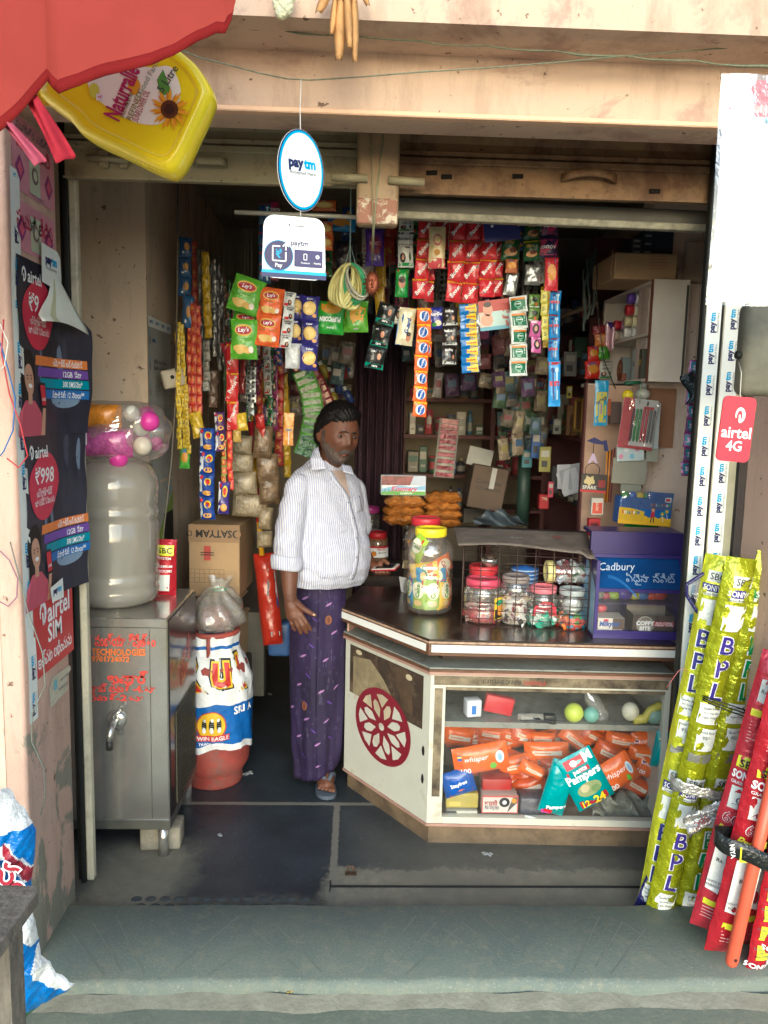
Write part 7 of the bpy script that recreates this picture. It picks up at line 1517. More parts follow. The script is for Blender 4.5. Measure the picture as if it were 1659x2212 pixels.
DC=[('#a8322c','red',A_lines('#b8442f','#d9b03c')),('#8f8f88','grey',A_tab),('#2f6a3a','green',A_leaf),('#c2a01c','yellow',A_none),('#2a4f8c','blue',A_blueb),('#8a2a5c','magenta',A_lady),('#b8b8b0','white',A_chik),('#5c3a2a','brown',A_none)]
rd9=random.Random(19)
for i in range(26):
    u=432+i*9.6 if i < 20 else 556+(i-20)*19;v0=560+rd9.uniform(-20,60)+i*5 if i < 20 else 640+rd9.uniform(0,60);L=rd9.uniform(130,260) if i < 20 else rd9.uniform(90,150);c_,nm,ar=DC[(i*3+i//8) % 8];mt_=.5 if nm == 'grey' else 0
    if i > 12 and i < 20:v0 += 90
    strip('sachet_strip',u,v0,u+rd9.uniform(-4,8),v0+L,rd9.uniform(11,19),rd9.randint(5,9),3.62+.05*(i % 5),c_,ar,f'{nm} sachet strip in the dense row along the left wall','sachet strip',f'{nm} sachet strips in the dense row along the left wall',.3,mt_)
for i in range(22):
    u=706+i*23+rd9.uniform(-5,5);v0=445+rd9.uniform(0,40)+(90 if i % 2 else 0);L=rd9.uniform(90,200);c_,nm,ar=DC[(i*5+2) % 8]
    strip('sachet_strip',u,v0,u+rd9.uniform(-4,4),v0+L,rd9.uniform(20,32),rd9.randint(2,5),3.25+.09*(i % 4),c_,ar,f'{nm} sachet strip hanging behind the front row of packs','sachet strip',f'{nm} sachet strips hanging behind the front row',.35,.4 if nm == 'grey' else 0)
b=MB();p=PY(624,945,3.37);b.T=lambda x,y,h:(p.x+x,p.y-.012-h,p.z+y);b.line([(0,-.03),(0,.03)],.004,C('#b9bcc0'),1);b.line([(-.012,.032),(.012,.032)],.009,C('#6a6c70'),1);b.build('safety_razor',label='steel razor mounted on the orange card',cat='razor')
# bags of vermicelli and fryums
m_ver=film('vermicelli film','#94866c',.9,50,.28,0,.4);m_ver2=film('brown fryum film','#6e5a43',1,40,.28,0,.6)
for i,(u,v,wp,hp,m,lb) in enumerate(((522,960,44,40,m_ver,'top bag of the left string of pale vermicelli bags'),(522,1000,50,46,m_ver,'second bag from the top of pale vermicelli'),(528,1045,52,48,m_ver,'third bag from the top of pale vermicelli'),(540,1092,74,50,m_ver,'lowest and largest pale vermicelli bag'),(568,955,40,70,m_ver2,'upper brown fried snack bag right of the pole'),(578,1010,46,60,m_ver2,'middle brown fried snack bag right of the pole'),(582,1060,44,60,m_ver2,'lower brown fried snack bag right of the pole'),(574,1120,30,50,m_ver,'small clear bag below the brown snack bags'),(572,1165,34,36,m_ver,'knotted small clear bag above the red sack'))):
    p=PY(u,v,3.52+.03*(i % 2));k=p.y/FOC;b=MB();cushion(b,wp*k,hp*k,.06,m,12,10,seed=i+40)
    for q in range(9):x=(q/8-.5)*wp*k*.8;b.line([(x,-hp*k*.36),(x+.004*math.sin(q*5),0),(x,hp*k*.36)],.0016,C('#bdb094' if i < 4 else '#8f7a5c',.4),1)
    b.build('snack_bag',loc=p,rot=(0,R(random.uniform(-6,6)),R(random.uniform(-15,15))),label=lb,cat='snack bag')
# long curved blister strips behind the person
def curve_strip(name,pts,wp,Y,base,cell,n,label):
    P=[PY(u,v,Y+dy) for u,v,dy in pts];b=MB();w_=wp*Y/FOC;t_=thing(name,label,'blister strip',P[0])
    def at(s_):
        k=s_*(len(P)-1);i=min(len(P)-2,int(k));f=k-i;a=P[i].lerp(P[i+1],f);d=(P[i+1]-P[i]).normalized();return a-P[0],d
    def fn(a,c):o,d=at(c);sd=d.cross(Vector((0,1,0))).normalized();return o+sd*(a-.5)*w_
    b.sheet(fn,2,40,base,True,.001);b.build('strip',t_)
    for i in range(n):
        o,d=at((i+.5)/n);sd=d.cross(Vector((0,1,0))).normalized()
        b=MB();b.T=lambda x,y,h:tuple(o+sd*x-d*y+Vector((0,-.003-h,0)));L=(P[0]-P[-1]).length/n
        b.add([tuple(o+sd*x-d*y+Vector((0,yy,0))) for yy in (-.002,-.012) for x,y in ((-w_*.42,-L*.36),(w_*.42,-L*.36),(w_*.42,L*.36),(-w_*.42,L*.36))],[(7,6,5,4),(0,1,5,4),(1,2,6,5),(2,3,7,6),(3,0,4,7)],cell)
        b.build('packet',t_)
curve_strip('card_strip',[(652,800,0),(672,850,0),(678,900,0),(668,950,0),(655,985,0)],44,3.5,C('#5a9a3c'),film('dark green cells','#1f4a34',.8,40,.25,.2,.4),13,'long green card of small packets curving behind the person')
curve_strip('card_strip',[(648,780,0),(680,830,0),(702,880,0),(712,930,0),(712,985,0)],46,3.7,C('#7a2430'),film('rosy cells','#7c4a40',.8,40,.25,.2,.4),14,'long maroon card of small packets just left of the person head')
curve_strip('card_strip',[(972,905,0),(966,960,0),(958,1032,0)],44,3.9,C('#8f8f84'),film('crimson cells','#6a1f2a',.8,40,.25,.2,.3),10,'hanging card of ten crimson packets near the back shelves')
# baby picture card
p=PY(1068,680,2.96);k=2.96/FOC;b=MB();b.T=lambda x,y,h:(x,-h,y);w_,h_=66*k,62*k
b.box(-w_/2,0,-h_/2,w_/2,.002,h_/2,C('#c9b9a8'));b.rect(-w_/2,h_*.12,w_/2,h_/2,C('#a8342c'),1);b.rect(-w_*.5,-h_*.5,w_*.5,-h_*.38,C('#5a9ab0'),1.5);b.rect(-w_*.1,-h_*.38,w_*.5,h_*.12,C('#a9c4c0'),1.3);b.disc(-w_*.2,h_*.2,w_*.16,h_*.22,C('#c98f78'),2,16);b.disc(-w_*.2,h_*.36,w_*.13,h_*.09,C('#3a2a22'),3,12);b.disc(-w_*.25,-h_*.15,w_*.2,h_*.2,C('#c9957c'),2,16);b.text('ఆర్ ఎస్',w_*.36,h_*.0,.028,C('#b03a34'),3,R(90),.02)
b.build('baby_card',loc=p,rot=(0,R(-8),0),label='tilted printed card with a baby picture hanging right of the glue strip',cat='card')
p=PY(1083,500,2.85);b=MB();b.T=lambda x,y,h:(x,-h,y);k=2.85/FOC;b.poly([(-40*k,20*k),(-34*k,-24*k),(40*k,-14*k),(40*k,6*k),(6*k,22*k)],C('#2a2f6e'),1);b.poly([(-40*k,20*k),(6*k,22*k),(40*k,6*k),(40*k,-14*k),(-34*k,-24*k)],C('#20245a'),-1);b.disc(-20*k,10*k,3*k,3*k,W_,2,8);b.build('blue_flap',loc=p,label='dark blue folded carton flap hanging over the red strips',cat='packaging')
# bangles / rings on a cord and the copper sun mask
t=thing('ring_bunch','bunch of cream and green bangle rings hanging on a pale cord','rings',PY(757,575,2.8));k=2.8/FOC
rd=random.Random(5);o_=PY(757,575,2.8)
for i in range(11):
    gr=i > 6;cm=C('#c4bd7a',.35) if not gr else (C('#3fa06a',.3) if i < 9 else C('#a8a698',.3));ang=R(-70+i*13.5);r_=(44 if not gr else 40)*k
    b=MB();pts=[]
    el_=.42+.35*abs(math.sin(ang*.9+.3))
    for q in range(29):
        a=2*math.pi*q/28;x,z=r_*.62*math.cos(a)*el_*1.3,r_*math.sin(a)-r_
        pts.append((x*math.cos(ang*.75)+z*math.sin(ang*.55)*-1*.9*.8,-.02*math.sin(a+i)-.004*i,z*math.cos(ang*.55)+x*math.sin(ang*.4)))
    b.tube(pts,3.4*k if not gr else 2.8*k,cm,8,False);b.build('ring',t)
wire('cord',[PY(757,578,2.8),PY(756,530,2.8),PY(757,500,2.78),PY(758,400,2.7)],.0022,M_cord,'pale blue green cord holding the bunch of bangle rings')
wire('cord',[PY(742,585,2.8),PY(757,530,2.8),PY(772,585,2.8)],.0018,M_cord,'lower fork of the cord knotted through the bangle rings')
t=thing('sun_mask','copper coloured sun mask with pointed rays hanging below the post','ornament',PY(804,612,2.7));k=2.7/FOC
m_cop=mat('copper','#8a4c34',.45,.6,var=.3,vs=60,bump=.4,bs=80)
b=MB();
for i in range(18):
    a=2*math.pi*i/18;l=1.0+.12*math.sin(i*2.3);x0_,z0_=13*k*math.cos(a-.14),22*k*math.sin(a-.14);x1_,z1_=13*k*math.cos(a+.14),22*k*math.sin(a+.14);xt,zt_=21*k*l*math.cos(a+.12),34*k*l*math.sin(a+.12)
    b.add([(x0_,0,z0_),(x1_,0,z1_),(xt,.0,zt_),((x0_+x1_)/2,-.008,(z0_+z1_)/2),((x0_+x1_)/2,.004,(z0_+z1_)/2)],[(0,1,3),(1,2,3),(2,0,3),(1,0,4),(2,1,4),(0,2,4)],m_cop)
b.build('rays',t);b=MB();b.ball((0,-.002,0),22*k,m_cop,18,(.62,.3,1));b.ball((0,-.012,0),5*k,m_cop,10,(.6,1,1.6));b.ball((-5*k,-.010,5*k),2.6*k,m_cop,8);b.ball((5*k,-.010,5*k),2.6*k,m_cop,8);b.ball((0,-.010,-9*k),3*k,m_cop,8,(1.5,1,.6));b.build('face',t)
wire('cord',[PY(800,270,2.42),PY(803,350,2.41),PY(806,480,2.4),PY(804,530,2.6),PY(804,580,2.7)],.0022,C('#8f8564'),'brownish cord running down the post to the sun mask','cord')
wire('cord',[PY(831,275,2.42),PY(815,400,2.41),PY(808,490,2.4),PY(806,560,2.68)],.0018,C('#8f9a78'),'greenish cord running down the post to the sun mask','cord')
# ================================================================ shelves, cupboard and goods on the right and at the back
m_sh=mat('red brown shelf edge','#5e3230',.6,var=.2);m_sh2=mat('shelf wood','#7f6c58',.7,var=.2);m_pin=mat('pale partition','#8f7b72',.75,var=.12)
def shelfunit(name,x0,x1,y0,y1,zs,label,ztop=2.3,div=()):
    t=thing(name,label,'shelf',((x0+x1)/2,(y0+y1)/2,0));k=Matrix.Translation((-(x0+x1)/2,-(y0+y1)/2,0))
    for z in zs:b=MB();b.box(x0,y0,z-.018,x1,y1,z,m_sh2);b.box(x0-.003 if x1-x0 < y1-y0 else x0,y0-(.003 if x1-x0 > y1-y0 else 0),z-.020,x0+.004 if x1-x0 < y1-y0 else x1,y1 if x1-x0 < y1-y0 else y0-.0002,z+.002,m_sh);b.xf(k);b.build('shelf_board',t)
    for d in div:
        b=MB()
        if x1-x0 > y1-y0:b.box(d-.012,y0-.006,0,d+.012,y1+.004,ztop,m_sh)
        else:b.box(x0-.006,d-.012,0,x1,d+.012,ztop,m_sh)
        b.xf(k);b.build('upright',t)
    return t
xr0,xr1=PY(872,900,4.75).x,PY(1180,900,4.75).x
zsb=[PY(1000,v,4.75).z for v in (1100,1026,941,862,780)]
shelfunit('back_shelf',xr0,xr1,4.75,5.05,zsb,'dim shelf rack full of small boxes against the back wall',2.4,(xr0,PY(1065,900,4.75).x,xr1))
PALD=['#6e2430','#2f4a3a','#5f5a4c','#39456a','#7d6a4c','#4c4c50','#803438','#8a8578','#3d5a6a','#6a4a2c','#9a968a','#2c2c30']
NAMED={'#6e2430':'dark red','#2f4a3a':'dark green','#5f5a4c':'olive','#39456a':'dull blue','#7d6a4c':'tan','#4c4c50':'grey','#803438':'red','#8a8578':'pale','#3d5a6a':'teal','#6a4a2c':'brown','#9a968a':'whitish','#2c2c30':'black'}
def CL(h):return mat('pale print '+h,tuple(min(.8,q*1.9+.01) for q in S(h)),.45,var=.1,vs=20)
def fill_row(p0,p1,z,hmax,where,seed,n,wr=(.03,.07),back=(0,.12)):
    """a row of separate small goods between plan points p0 and p1"""
    rd=random.Random(seed);L=math.hypot(p1[0]-p0[0],p1[1]-p0[1]);dx,dy=(p1[0]-p0[0])/L,(p1[1]-p0[1])/L;s=.02;i=0;ang=math.atan2(dy,dx)
    while i < n:
        w_=rd.uniform(*wr);
        if s+w_ > L-.01 or i > 15:break
        h_=min(hmax,rd.uniform(.35,1)*hmax);col=rd.choice(PALD);kind=rd.choice(['box','box','box','bottle','packet','tin']);c=(p0[0]+dx*(s+w_/2)-dy*rd.uniform(*back),p0[1]+dy*(s+w_/2)+dx*rd.uniform(*back));b=MB();m=CL(col);m2=CL(rd.choice(PALD))
        if kind == 'box':
            d_=rd.uniform(.04,.09);b.bbox(-w_/2,0,0,w_/2,d_,h_,m,.003,1);b.T=lambda x,y,h:(x,-h,y);b.rect(-w_*.4,h_*.5,w_*.4,h_*.8,m2,1);b.rect(-w_*.3,h_*.2,w_*.3,h_*.3,C('#a29f92'),1)
        elif kind == 'bottle':h_=max(h_,.09);r_=min(w_/2,.028);b.lathe([(.001,0),(r_,0),(r_,h_*.65),(r_*.45,h_*.8),(r_*.45,h_*.84),(.001,h_*.84)],m,14);b.lathe([(.001,h_*.84),(r_*.5,h_*.84),(r_*.5,h_),(.001,h_)],m2,12);b.lathe([(r_+.0008,h_*.15),(r_+.0008,h_*.5)],C('#a29f92'),14)
        elif kind == 'tin':h_=min(h_,.11);r_=w_/2;b.lathe([(.001,0),(r_,0),(r_,h_),(.001,h_)],m,18);b.lathe([(.001,h_),(r_*1.04,h_),(r_*1.04,h_+.012),(.001,h_+.012)],m2,18);b.lathe([(r_+.0008,h_*.25),(r_+.0008,h_*.75)],m2,18)
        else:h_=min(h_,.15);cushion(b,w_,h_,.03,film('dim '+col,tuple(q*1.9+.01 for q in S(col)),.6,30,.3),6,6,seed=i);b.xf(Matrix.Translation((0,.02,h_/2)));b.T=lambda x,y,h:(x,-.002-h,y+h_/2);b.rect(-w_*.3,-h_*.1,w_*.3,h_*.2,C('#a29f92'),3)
        b.build(kind,loc=(c[0],c[1],z+.0005),rot=(0,0,ang+rd.uniform(-.15,.15)),label=f'{NAMED[col]} {kind}, {ordn(i)} from left on the {where}',cat=kind)
        s += w_+rd.uniform(.002,.02);i += 1
xm=PY(1065,900,4.75).x
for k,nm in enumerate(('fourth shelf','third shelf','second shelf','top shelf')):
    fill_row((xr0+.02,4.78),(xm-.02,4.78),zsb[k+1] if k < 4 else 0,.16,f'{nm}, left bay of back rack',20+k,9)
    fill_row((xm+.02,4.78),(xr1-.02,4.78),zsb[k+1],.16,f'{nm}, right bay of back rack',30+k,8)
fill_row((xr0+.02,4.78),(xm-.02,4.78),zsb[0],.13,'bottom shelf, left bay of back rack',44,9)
# shelves in the recess of the right wall (seen from the side)
zr=[1.12,1.49,1.82,2.12]
shelfunit('side_shelf',1.18,1.49,3.95,5.05,zr,'shelves with red brown edges in the right hand wall',2.5,(4.13,5.03))
for z,nm,sd in ((1.12,'lowest shelf',1),(1.49,'middle shelf',2),(1.82,'upper shelf',3),(2.12,'highest shelf',4)):
    fill_row((1.20,5.0),(1.20,4.16),z,.24,f'{nm} in the right wall',60+sd,12,(.04,.09),(.0,.05))
# wooden partition with a peach face, and the piece of board on the wall
M_wp2=mat('peach board','#b8977e',.7,var=.14,vs=5,bump=.15)
t=thing('wooden_partition','peach brown wooden partition hung with small goods on the right','partition',(1.08,3.42,0))
x0=PY(1266,900,3.42).x-1.08;b=MB();b.box(x0,0,.80,.095,.02,PY(1300,832,3.42).z,M_wp2);b.build('board',t)
b=MB();b.box(x0-.008,-.004,.80,x0,.03,PY(1300,832,3.42).z+.01,m_sh);b.build('edge',t)
a_,c_=PY(1386,838,3.29),PY(1452,967,3.29);b=MB();b.box(a_.x,3.285,c_.z,c_.x,3.298,a_.z,mat('brown board','#8a6347',.6,var=.15));b.build('wall_board',label='brown wooden board on the wall below the white cabinet',cat='board')
# white wall cabinet, open on its left side
cx0,cx1=1.150,1.150+.145;yc0,yc1=3.18,3.82;zc0,zc1=PY(1420,824,3.18).z,PY(1420,603,3.18).z
m_cab=mat('cabinet white','#d2c8ba',.55,var=.06,dirt='#7d6b5c',da=.30,ds=9)
t=thing('wall_cabinet','small dirty white wall cabinet with an open left side full of bottles','cabinet',(cx0,yc0,zc0));cw_,cdp,chh=cx1-cx0,yc1-yc0,zc1-zc0
b=MB();b.box(0,0,0,cw_,.012,chh,m_cab);b.box(0,.0125,0,cw_,cdp,.012,m_cab);b.box(0,.0125,chh-.012,cw_,cdp,chh,m_cab);b.box(0,cdp-.012,.0125,cw_,cdp,chh-.0125,m_cab);b.box(cw_-.012,.0125,.0125,cw_,cdp-.0125,chh-.0125,m_cab);b.build('case',t)
b=MB();zsf=PY(1360,722,3.3).z-zc0;b.box(.004,.0125,zsf-.010,cw_-.012,cdp-.0125,zsf,m_cab);b.build('shelf_board',t)
b=MB();b.box(cw_-.012,-.004,.02,cw_-.004,0,chh-.02,mat('seam','#3c3c38'));b.box(-.002,.0,0,.002,.02,chh,mat('rust line','#7a4a38',.8));b.build('door_edge',t)
zs1=zc0+zsf+.001
def lyingb(u,dz,r,L,cap,body,label,text=None):
    p=PX(u,700,cx0+.005);b=MB();prof_b=[(.001,L*.22),(r*.97,L*.22),(r,L*.27),(r,L*.95),(r*.9,L),(.001,L)]
    b.lathe(prof_b,C(body,.35),20);b.lathe([(.001,0),(r*.9,.0),(r*.95,.004),(r*.95,L*.215),(.001,L*.215)],C(cap,.35),20)
    b.xf(Matrix.Rotation(math.pi/2,4,'Y'));b.build('talc_bottle',loc=(cx0-.01,p.y,zs1+r+dz),label=label,cat='bottle')
for a in ((1318,.0,.024,.13,'#5a3f9c','#c9c6d0','bottle with violet cap lying lowest on the left in the wall cabinet'),(1316,.048,.024,.13,'#5a3f9c','#c9c6d0','bottle with violet cap lying on another violet capped bottle'),(1334,.0,.022,.13,'#c9b8a0','#d4d0c4','bottle with beige cap lying in the wall cabinet'),(1334,.046,.022,.13,'#c2303a','#b98ab0','bottle with red cap between the violet and large red ones'),(1356,.0,.023,.14,'#d9d8d2','#c4c4c0','white bottle lying lowest at the right in the wall cabinet'),(1356,.046,.023,.14,'#c9bd94','#d4cda8','cream bottle lying in the wall cabinet'),(1358,.092,.024,.14,'#b82c38','#cfc8b0','bottle with large red cap lying in the wall cabinet'),(1360,.140,.023,.14,'#6a4fae','#d4d2dc','topmost bottle with violet and white lying in the wall cabinet')):lyingb(*a)
p=PX(1345,700,cx0);b=MB();b.sheet(lambda a,c:((a-.5)*.05-.03,.02*math.sin(a*7),-.10*c+.02*math.sin(a*9)),6,8,clear('pink bag',tint=(.95,.7,.75),haze=.5,col=(.7,.35,.42),gl=.3,bump=.8));b.build('pink_bag',loc=(cx0-.02,p.y,zs1+.06),label='scrap of pink plastic hanging out of the wall cabinet',cat='bag')
# lower compartment: carved fan ornament, boxes
p=PX(1346,780,cx0);t=thing('fan_ornament','brown carved fan shaped ornament in the lower part of the wall cabinet','ornament',(cx0-.012,p.y,zc0+.013))
m_br=mat('carved brown','#7c4a34',.5,.3,var=.3,vs=60,bump=.5);b=MB();Y_=lambda x,y,h:(-h,-x,y)
b.T=lambda x,y,h:(-h,-x,y)
b.disc(0,.045,.042,.045,m_br,0,22)
for k in range(11):a=math.pi*(-.1+1.2*k/10);b.line([(.014*math.cos(a),.045+.014*math.sin(a)),(.038*math.cos(a),.045+.038*math.sin(a))],.004,C('#b98a6c'),3)
b.disc(0,.035,.012,.014,C('#9a6a4c'),5,12);b.build('fan',t);b=MB();b.box(.0005,-.03,0,.02,.03,.03,m_br);b.build('foot',t)
def wbox(u,v,dx,w_,h_,dp,col,label,tx=None,txc=None,z=None,cat='box',name='box'):
    p=PX(u,v,cx0+dx);b=MB();b.box(-.001,-w_/2,0,dp,w_/2,h_,C(col,.45));b.T=lambda x,y,h:(-.001-h,-x,y)
    if tx:b.text(tx,0,h_*.55,h_*.3,C(txc or '#222222'),1,0,.02,w=w_*.8)
    b.build(name,loc=(cx0+dx,p.y,(z if z is not None else p.z)),label=label,cat=cat)
wbox(1372,775,.03,.055,.13,.06,'#b3c4c4','pale teal box with dark lettering in the lower part of the cabinet','Acne','#1c3f4a',zc0+.013);wbox(1384,775,-.0,.03,.12,.05,'#4a4a40','dark patterned box beside the pale one in the cabinet','BY','#d9b23c',zc0+.013)
wbox(1340,745,.09,.10,.12,.04,'#8a9a9c','dim blue card box behind the fan ornament',None,None,zc0+.013)
# on top of the cabinet
zt=zc1+.001;a_,c_=PY(1320,580,3.3),PY(1466,580,3.2)
b=MB();b.bbox(c_.x-.255,3.20,zt,c_.x-.005,3.5,zt+(PY(1400,547,3.2).z-PY(1400,604,3.2).z),m_cd,.005,1);b.T=lambda x,y,h:(c_.x-.09+x,3.199-h,zt+.06+y);b.rect(-.18,-.06,-.175,.048,m_cd2,1)
for i in range(5):b.line([(-.03,.03-i*.012),(.04,.03-i*.012)],.003,C('#9a5a4c'),1)
b.build('flat_carton',label='brown carton lying on top of the white wall cabinet',cat='carton')
zt2=PY(1400,547,3.2).z+.004
for i,(u0,u1,h_,col,lb) in enumerate(((1362,1385,.07,'#2c3138','dark striped box left on the flat carton'),(1386,1450,.105,'#1f2c3c','black and blue stack of boxes on the flat carton'))):
    a_,c_=PY(u0,540,3.3),PY(u1,540,3.3);b=MB();b.bbox(a_.x,3.28,zt2,c_.x,3.45,zt2+h_,C(col),.004,1);b.T=lambda x,y,h:(x,3.28-h,y)
    for q in range(3):b.rect(a_.x+.005,zt2+.012+q*h_*.3,a_.x+.03,zt2+.020+q*h_*.3,C('#8a8f94'),1)
    b.build('dark_box',label=lb,cat='box')
b=MB();b.lathe([(.001,0),(.05,0),(.052,.03),(.047,.034),(.047,.15),(.05,.155),(.001,.16)],mat('pipe plaster','#8f8070',.8,var=.1),20,sx=1.1,sy=.5);b.xf(Matrix.Translation((0,0,0)));b.build('wall_pipe',loc=(PY(1500,590,3.28).x,3.27,PY(1500,600,3.28).z-.02),label='painted pipe collar on the wall right of the white cabinet',cat='pipe')
# packets standing left of the cabinet
for i,(u,v0,v1,wp,col,art,lb) in enumerate(((1300,702,722,40,'#8a2430',A_none,'red box lying above the orange packs beside the cabinet'),(1306,720,748,44,'#c2701c',A_toy,'orange snack pack left of the white cabinet'),(1304,748,776,26,'#4f9a2c',A_none,'green pack left of the white cabinet'),(1282,748,780,26,'#b8281c',A_toy,'upper red snack pack left of the white cabinet'),(1280,780,818,34,'#b8281c',A_toy,'lower red snack pack left of the white cabinet'),(1308,780,818,30,'#b4b0a4',A_ban,'pale box with small print beside the red snack packs'))):
    strip('goods_pack',u,v0,u,v1,wp,1,3.72,col,art,lb,'packet',None,.3,thread=False)
b=MB();a_=PY(1262,822,3.75);b.box(a_.x,3.70,a_.z-.03,1.17,3.80,a_.z-.015,m_cab);b.build('ledge',label='thin pale ledge carrying the red snack packs left of the cabinet',cat='shelf')
# hanging goods in front of the partition
YP=3.16
def card(name,u0,v0,u1,v1,Y,col,label,art=None,ry=0,cat='card',thick=.003,m=None):
    p=PY((u0+u1)/2,(v0+v1)/2,Y);k=Y/FOC;w_,h_=(u1-u0)*k,(v1-v0)*k;b=MB();b.bbox(-w_/2,0,-h_/2,w_/2,thick,h_/2,m or C(col),min(thick*.3,.002),1);b.T=lambda x,y,h:(x,-h,y);b.step=.0009
    if art:art(b,w_,h_)
    return b.build(name,loc=p,rot=(0,R(ry),0),label=label,cat=cat)
card('grey_card',1322,990,1398,1046,YP+.02,'#8c8a7c','large blank grey card hanging behind the pen card',ry=2);card('white_card',1378,870,1425,970,YP+.015,'#aab0ae','white card whose edge shows right of the pen card');card('grey_card',1396,960,1422,998,YP+.018,'#8f9082','small grey card showing below the white one');card('grey_card',1340,1040,1386,1066,YP+.028,'#84867a','lowest grey card strip above the lollipop box')
card('photo_card',1332,960,1392,996,YP+.008,'#b4c0c0','blister card with round pastel items below the pens',lambda b,w_,h_:[b.disc(-w_*.35+i*w_*.2,(-.2+.4*(i % 2))*h_,w_*.09,h_*.16,C(['#c98aa0','#d4d4d4','#7ab0c4'][i % 3]),1,10) for i in range(4)],ry=-4)
t=thing('pen_card','clear covered card of green, red and grey pens hanging from the cabinet','pen card',PY(1378,916,YP),(0,R(5),0));k=YP/FOC;w_,h_=76*k,108*k
b=MB();b.bbox(-w_/2,0,-h_/2,w_/2,.003,h_/2,C('#cfd0cb'),.001,1);b.T=lambda x,y,h:(x,-h,y);b.poly([(-w_*.5,h_*.5),(-w_*.2,h_*.5),(-w_*.10,h_*.1),(-w_*.22,-h_*.5),(-w_*.5,-h_*.5)],C('#b8444c'),1);b.rect(-w_/2,-h_/2,w_/2,-h_*.44,C('#b8323c'),1.5);b.rect(w_*.10,h_*.30,w_*.4,h_*.36,C('#b8323c'),1.5);b.disc(w_*.2,h_*.42,w_*.03,h_*.05,BLK,1.5,8);b.build('backing',t)
for i,col in enumerate(('#3a2430','#1f8a3c','#1f8a3c','#b8303c','#b8303c','#5a5c5c','#5a5c5c')):b=MB();x=-w_*.18+i*w_*.10;b.tube([(x,-.006,-h_*.36),(x,-.006,-h_*.3),(x,-.006,h_*.27),(x,-.006,h_*.30)],[.002,.0052,.0052,.004],C(col,.3),8);b.build('pen',t)
b=MB();b.sheet(lambda a,c:((a-.5)*w_*1.02,-.013-.002*math.sin(a*9+c*5),(c-.5)*h_*1.0),8,10,clear('card film',haze=.05,gl=.4,bump=.8));b.build('film',t)
wire('string',[PY(1384,822,YP),PY(1383,850,YP-.01),PY(1382,872,YP-.012)],.0018,C('#8fae8a'),'pale green string holding the pen card below the cabinet')
b=MB();b.tube([PY(1350,828,YP-.0),PY(1384,826,YP)],.007,C('#1f5a3c'),8);b.build('green_rod',label='short dark green rod lying under the cabinet edge above the pens',cat='rod')
strip('toothbrush_pack',1301,822,1296,920,30,1,3.2,'#2a86b0',lambda b,w,h:(b.rect(-w*.4,-h*.42,w*.4,h*.25,C('#a8a03c'),1,3,4),b.text('TINYPACK',0,h*.06,h*.10,NAVY,2,.6,.04,w=w*.9),[b.line([(-w*.2+i*w*.2,-h*.3),(-w*.2+i*w*.2,h*.0)],w*.07,C(['#3a8fd0','#7a4ab0','#3aa070'][i]),2) for i in range(3)]),'blue and yellow brush pack hanging on the peach partition','packet',None,.15,thread=False)
b=MB();p=PY(1356,854,3.2);b.ball((0,0,0),12*3.2/FOC,C('#d9c41c',.25),20);b.build('yellow_ball',loc=p,label='small yellow ball under the white cabinet',cat='ball')
t=thing('light_bulb','dusty white bulb and holder beside the yellow ball','bulb',PY(1388,852,3.22));b=MB();b.ball((0,0,0),.030,C('#b4b4a8',.3),16,(1,1,.8));b.build('glass',t);b=MB();b.lathe([(.001,.02),(.016,.02),(.016,.045),(.001,.045)],C('#8a8a84'),14);b.build('holder',t)
card('orange_pack',1304,862,1320,898,3.3,'#b0582c','orange tablet pack beside the brush pack',thick=.02,cat='packet')
card('dark_pack',1318,868,1342,915,3.32,'#5a4a44','dim brown pack beside the orange tablet pack',thick=.02,cat='packet')
# picture frame on the side wall
p=PX(1252,897,1.165);t=thing('picture_frame','gold framed dark picture standing on the shelf in the right wall','frame',(1.165,p.y,p.z));k=p.y/FOC
b=MB();fw,fh,dy=.01,72*k,.16
for z in (-fh/2,fh/2-.014):b.box(-.01,-dy/2,z,.004,dy/2,z+.014,C('#a8802c',.35))
for y in (-dy/2,dy/2-.018):b.box(-.011,y,-fh/2+.0142,.004,y+.018,fh/2-.0142,C('#a8802c',.35))
b.build('frame',t);b=MB();b.box(-.002,-dy/2+.0182,-fh/2+.0142,.002,dy/2-.0182,fh/2-.0142,C('#6a4a30',.5));b.build('picture',t)
# lollipop box
p=PY(1395,1098,3.12);k=3.12/FOC;w_,h_=118*k,74*k
t=thing('lollipop_box','blue and yellow lollipop box with a wrapped row of sweets on the wall','box',p,(0,R(3),0))
b=MB();b.bbox(-w_/2,0,-h_/2,w_/2,.07,h_*.30,C('#1f5aa0'),.003,1);b.box(0,.0005,h_*.3,w_/2,.003,h_*.5,C('#1f5aa0'));b.T=lambda x,y,h:(x,-h,y);b.step=.0009
b.poly([(-w_/2,-h_/2),(w_/2,-h_/2),(w_/2,-h_*.26)]+[(w_/2-w_*i/12,-h_*(.28 if i % 2 else .22)) for i in range(1,12)]+[(-w_/2,-h_*.24)],C('#d9ac1c'),1);b.poly([(-w_/2,-h_*.0),(-w_*.28,-h_*.02),(-w_*.02,-h_*.1),(-w_*.02,-h_*.42),(-w_/2,-h_*.38)],C('#c9a41c'),1.6)
for i,ch in enumerate('LOLLIPOP'):b.text(ch,-w_*.42+i*w_*.042,-h_*.14-.002*(i % 2),.016,C(['#b8283c','#e8e4da','#2a8f4a','#3a6ac0'][i % 4]),3,0,.05);b.text(ch,w_*.10+i*w_*.048,h_*.12+.001*(i % 2),.013,C(['#d9ac1c','#b8283c','#e8e4da','#4fb04a'][i % 4]),3,0,.05)
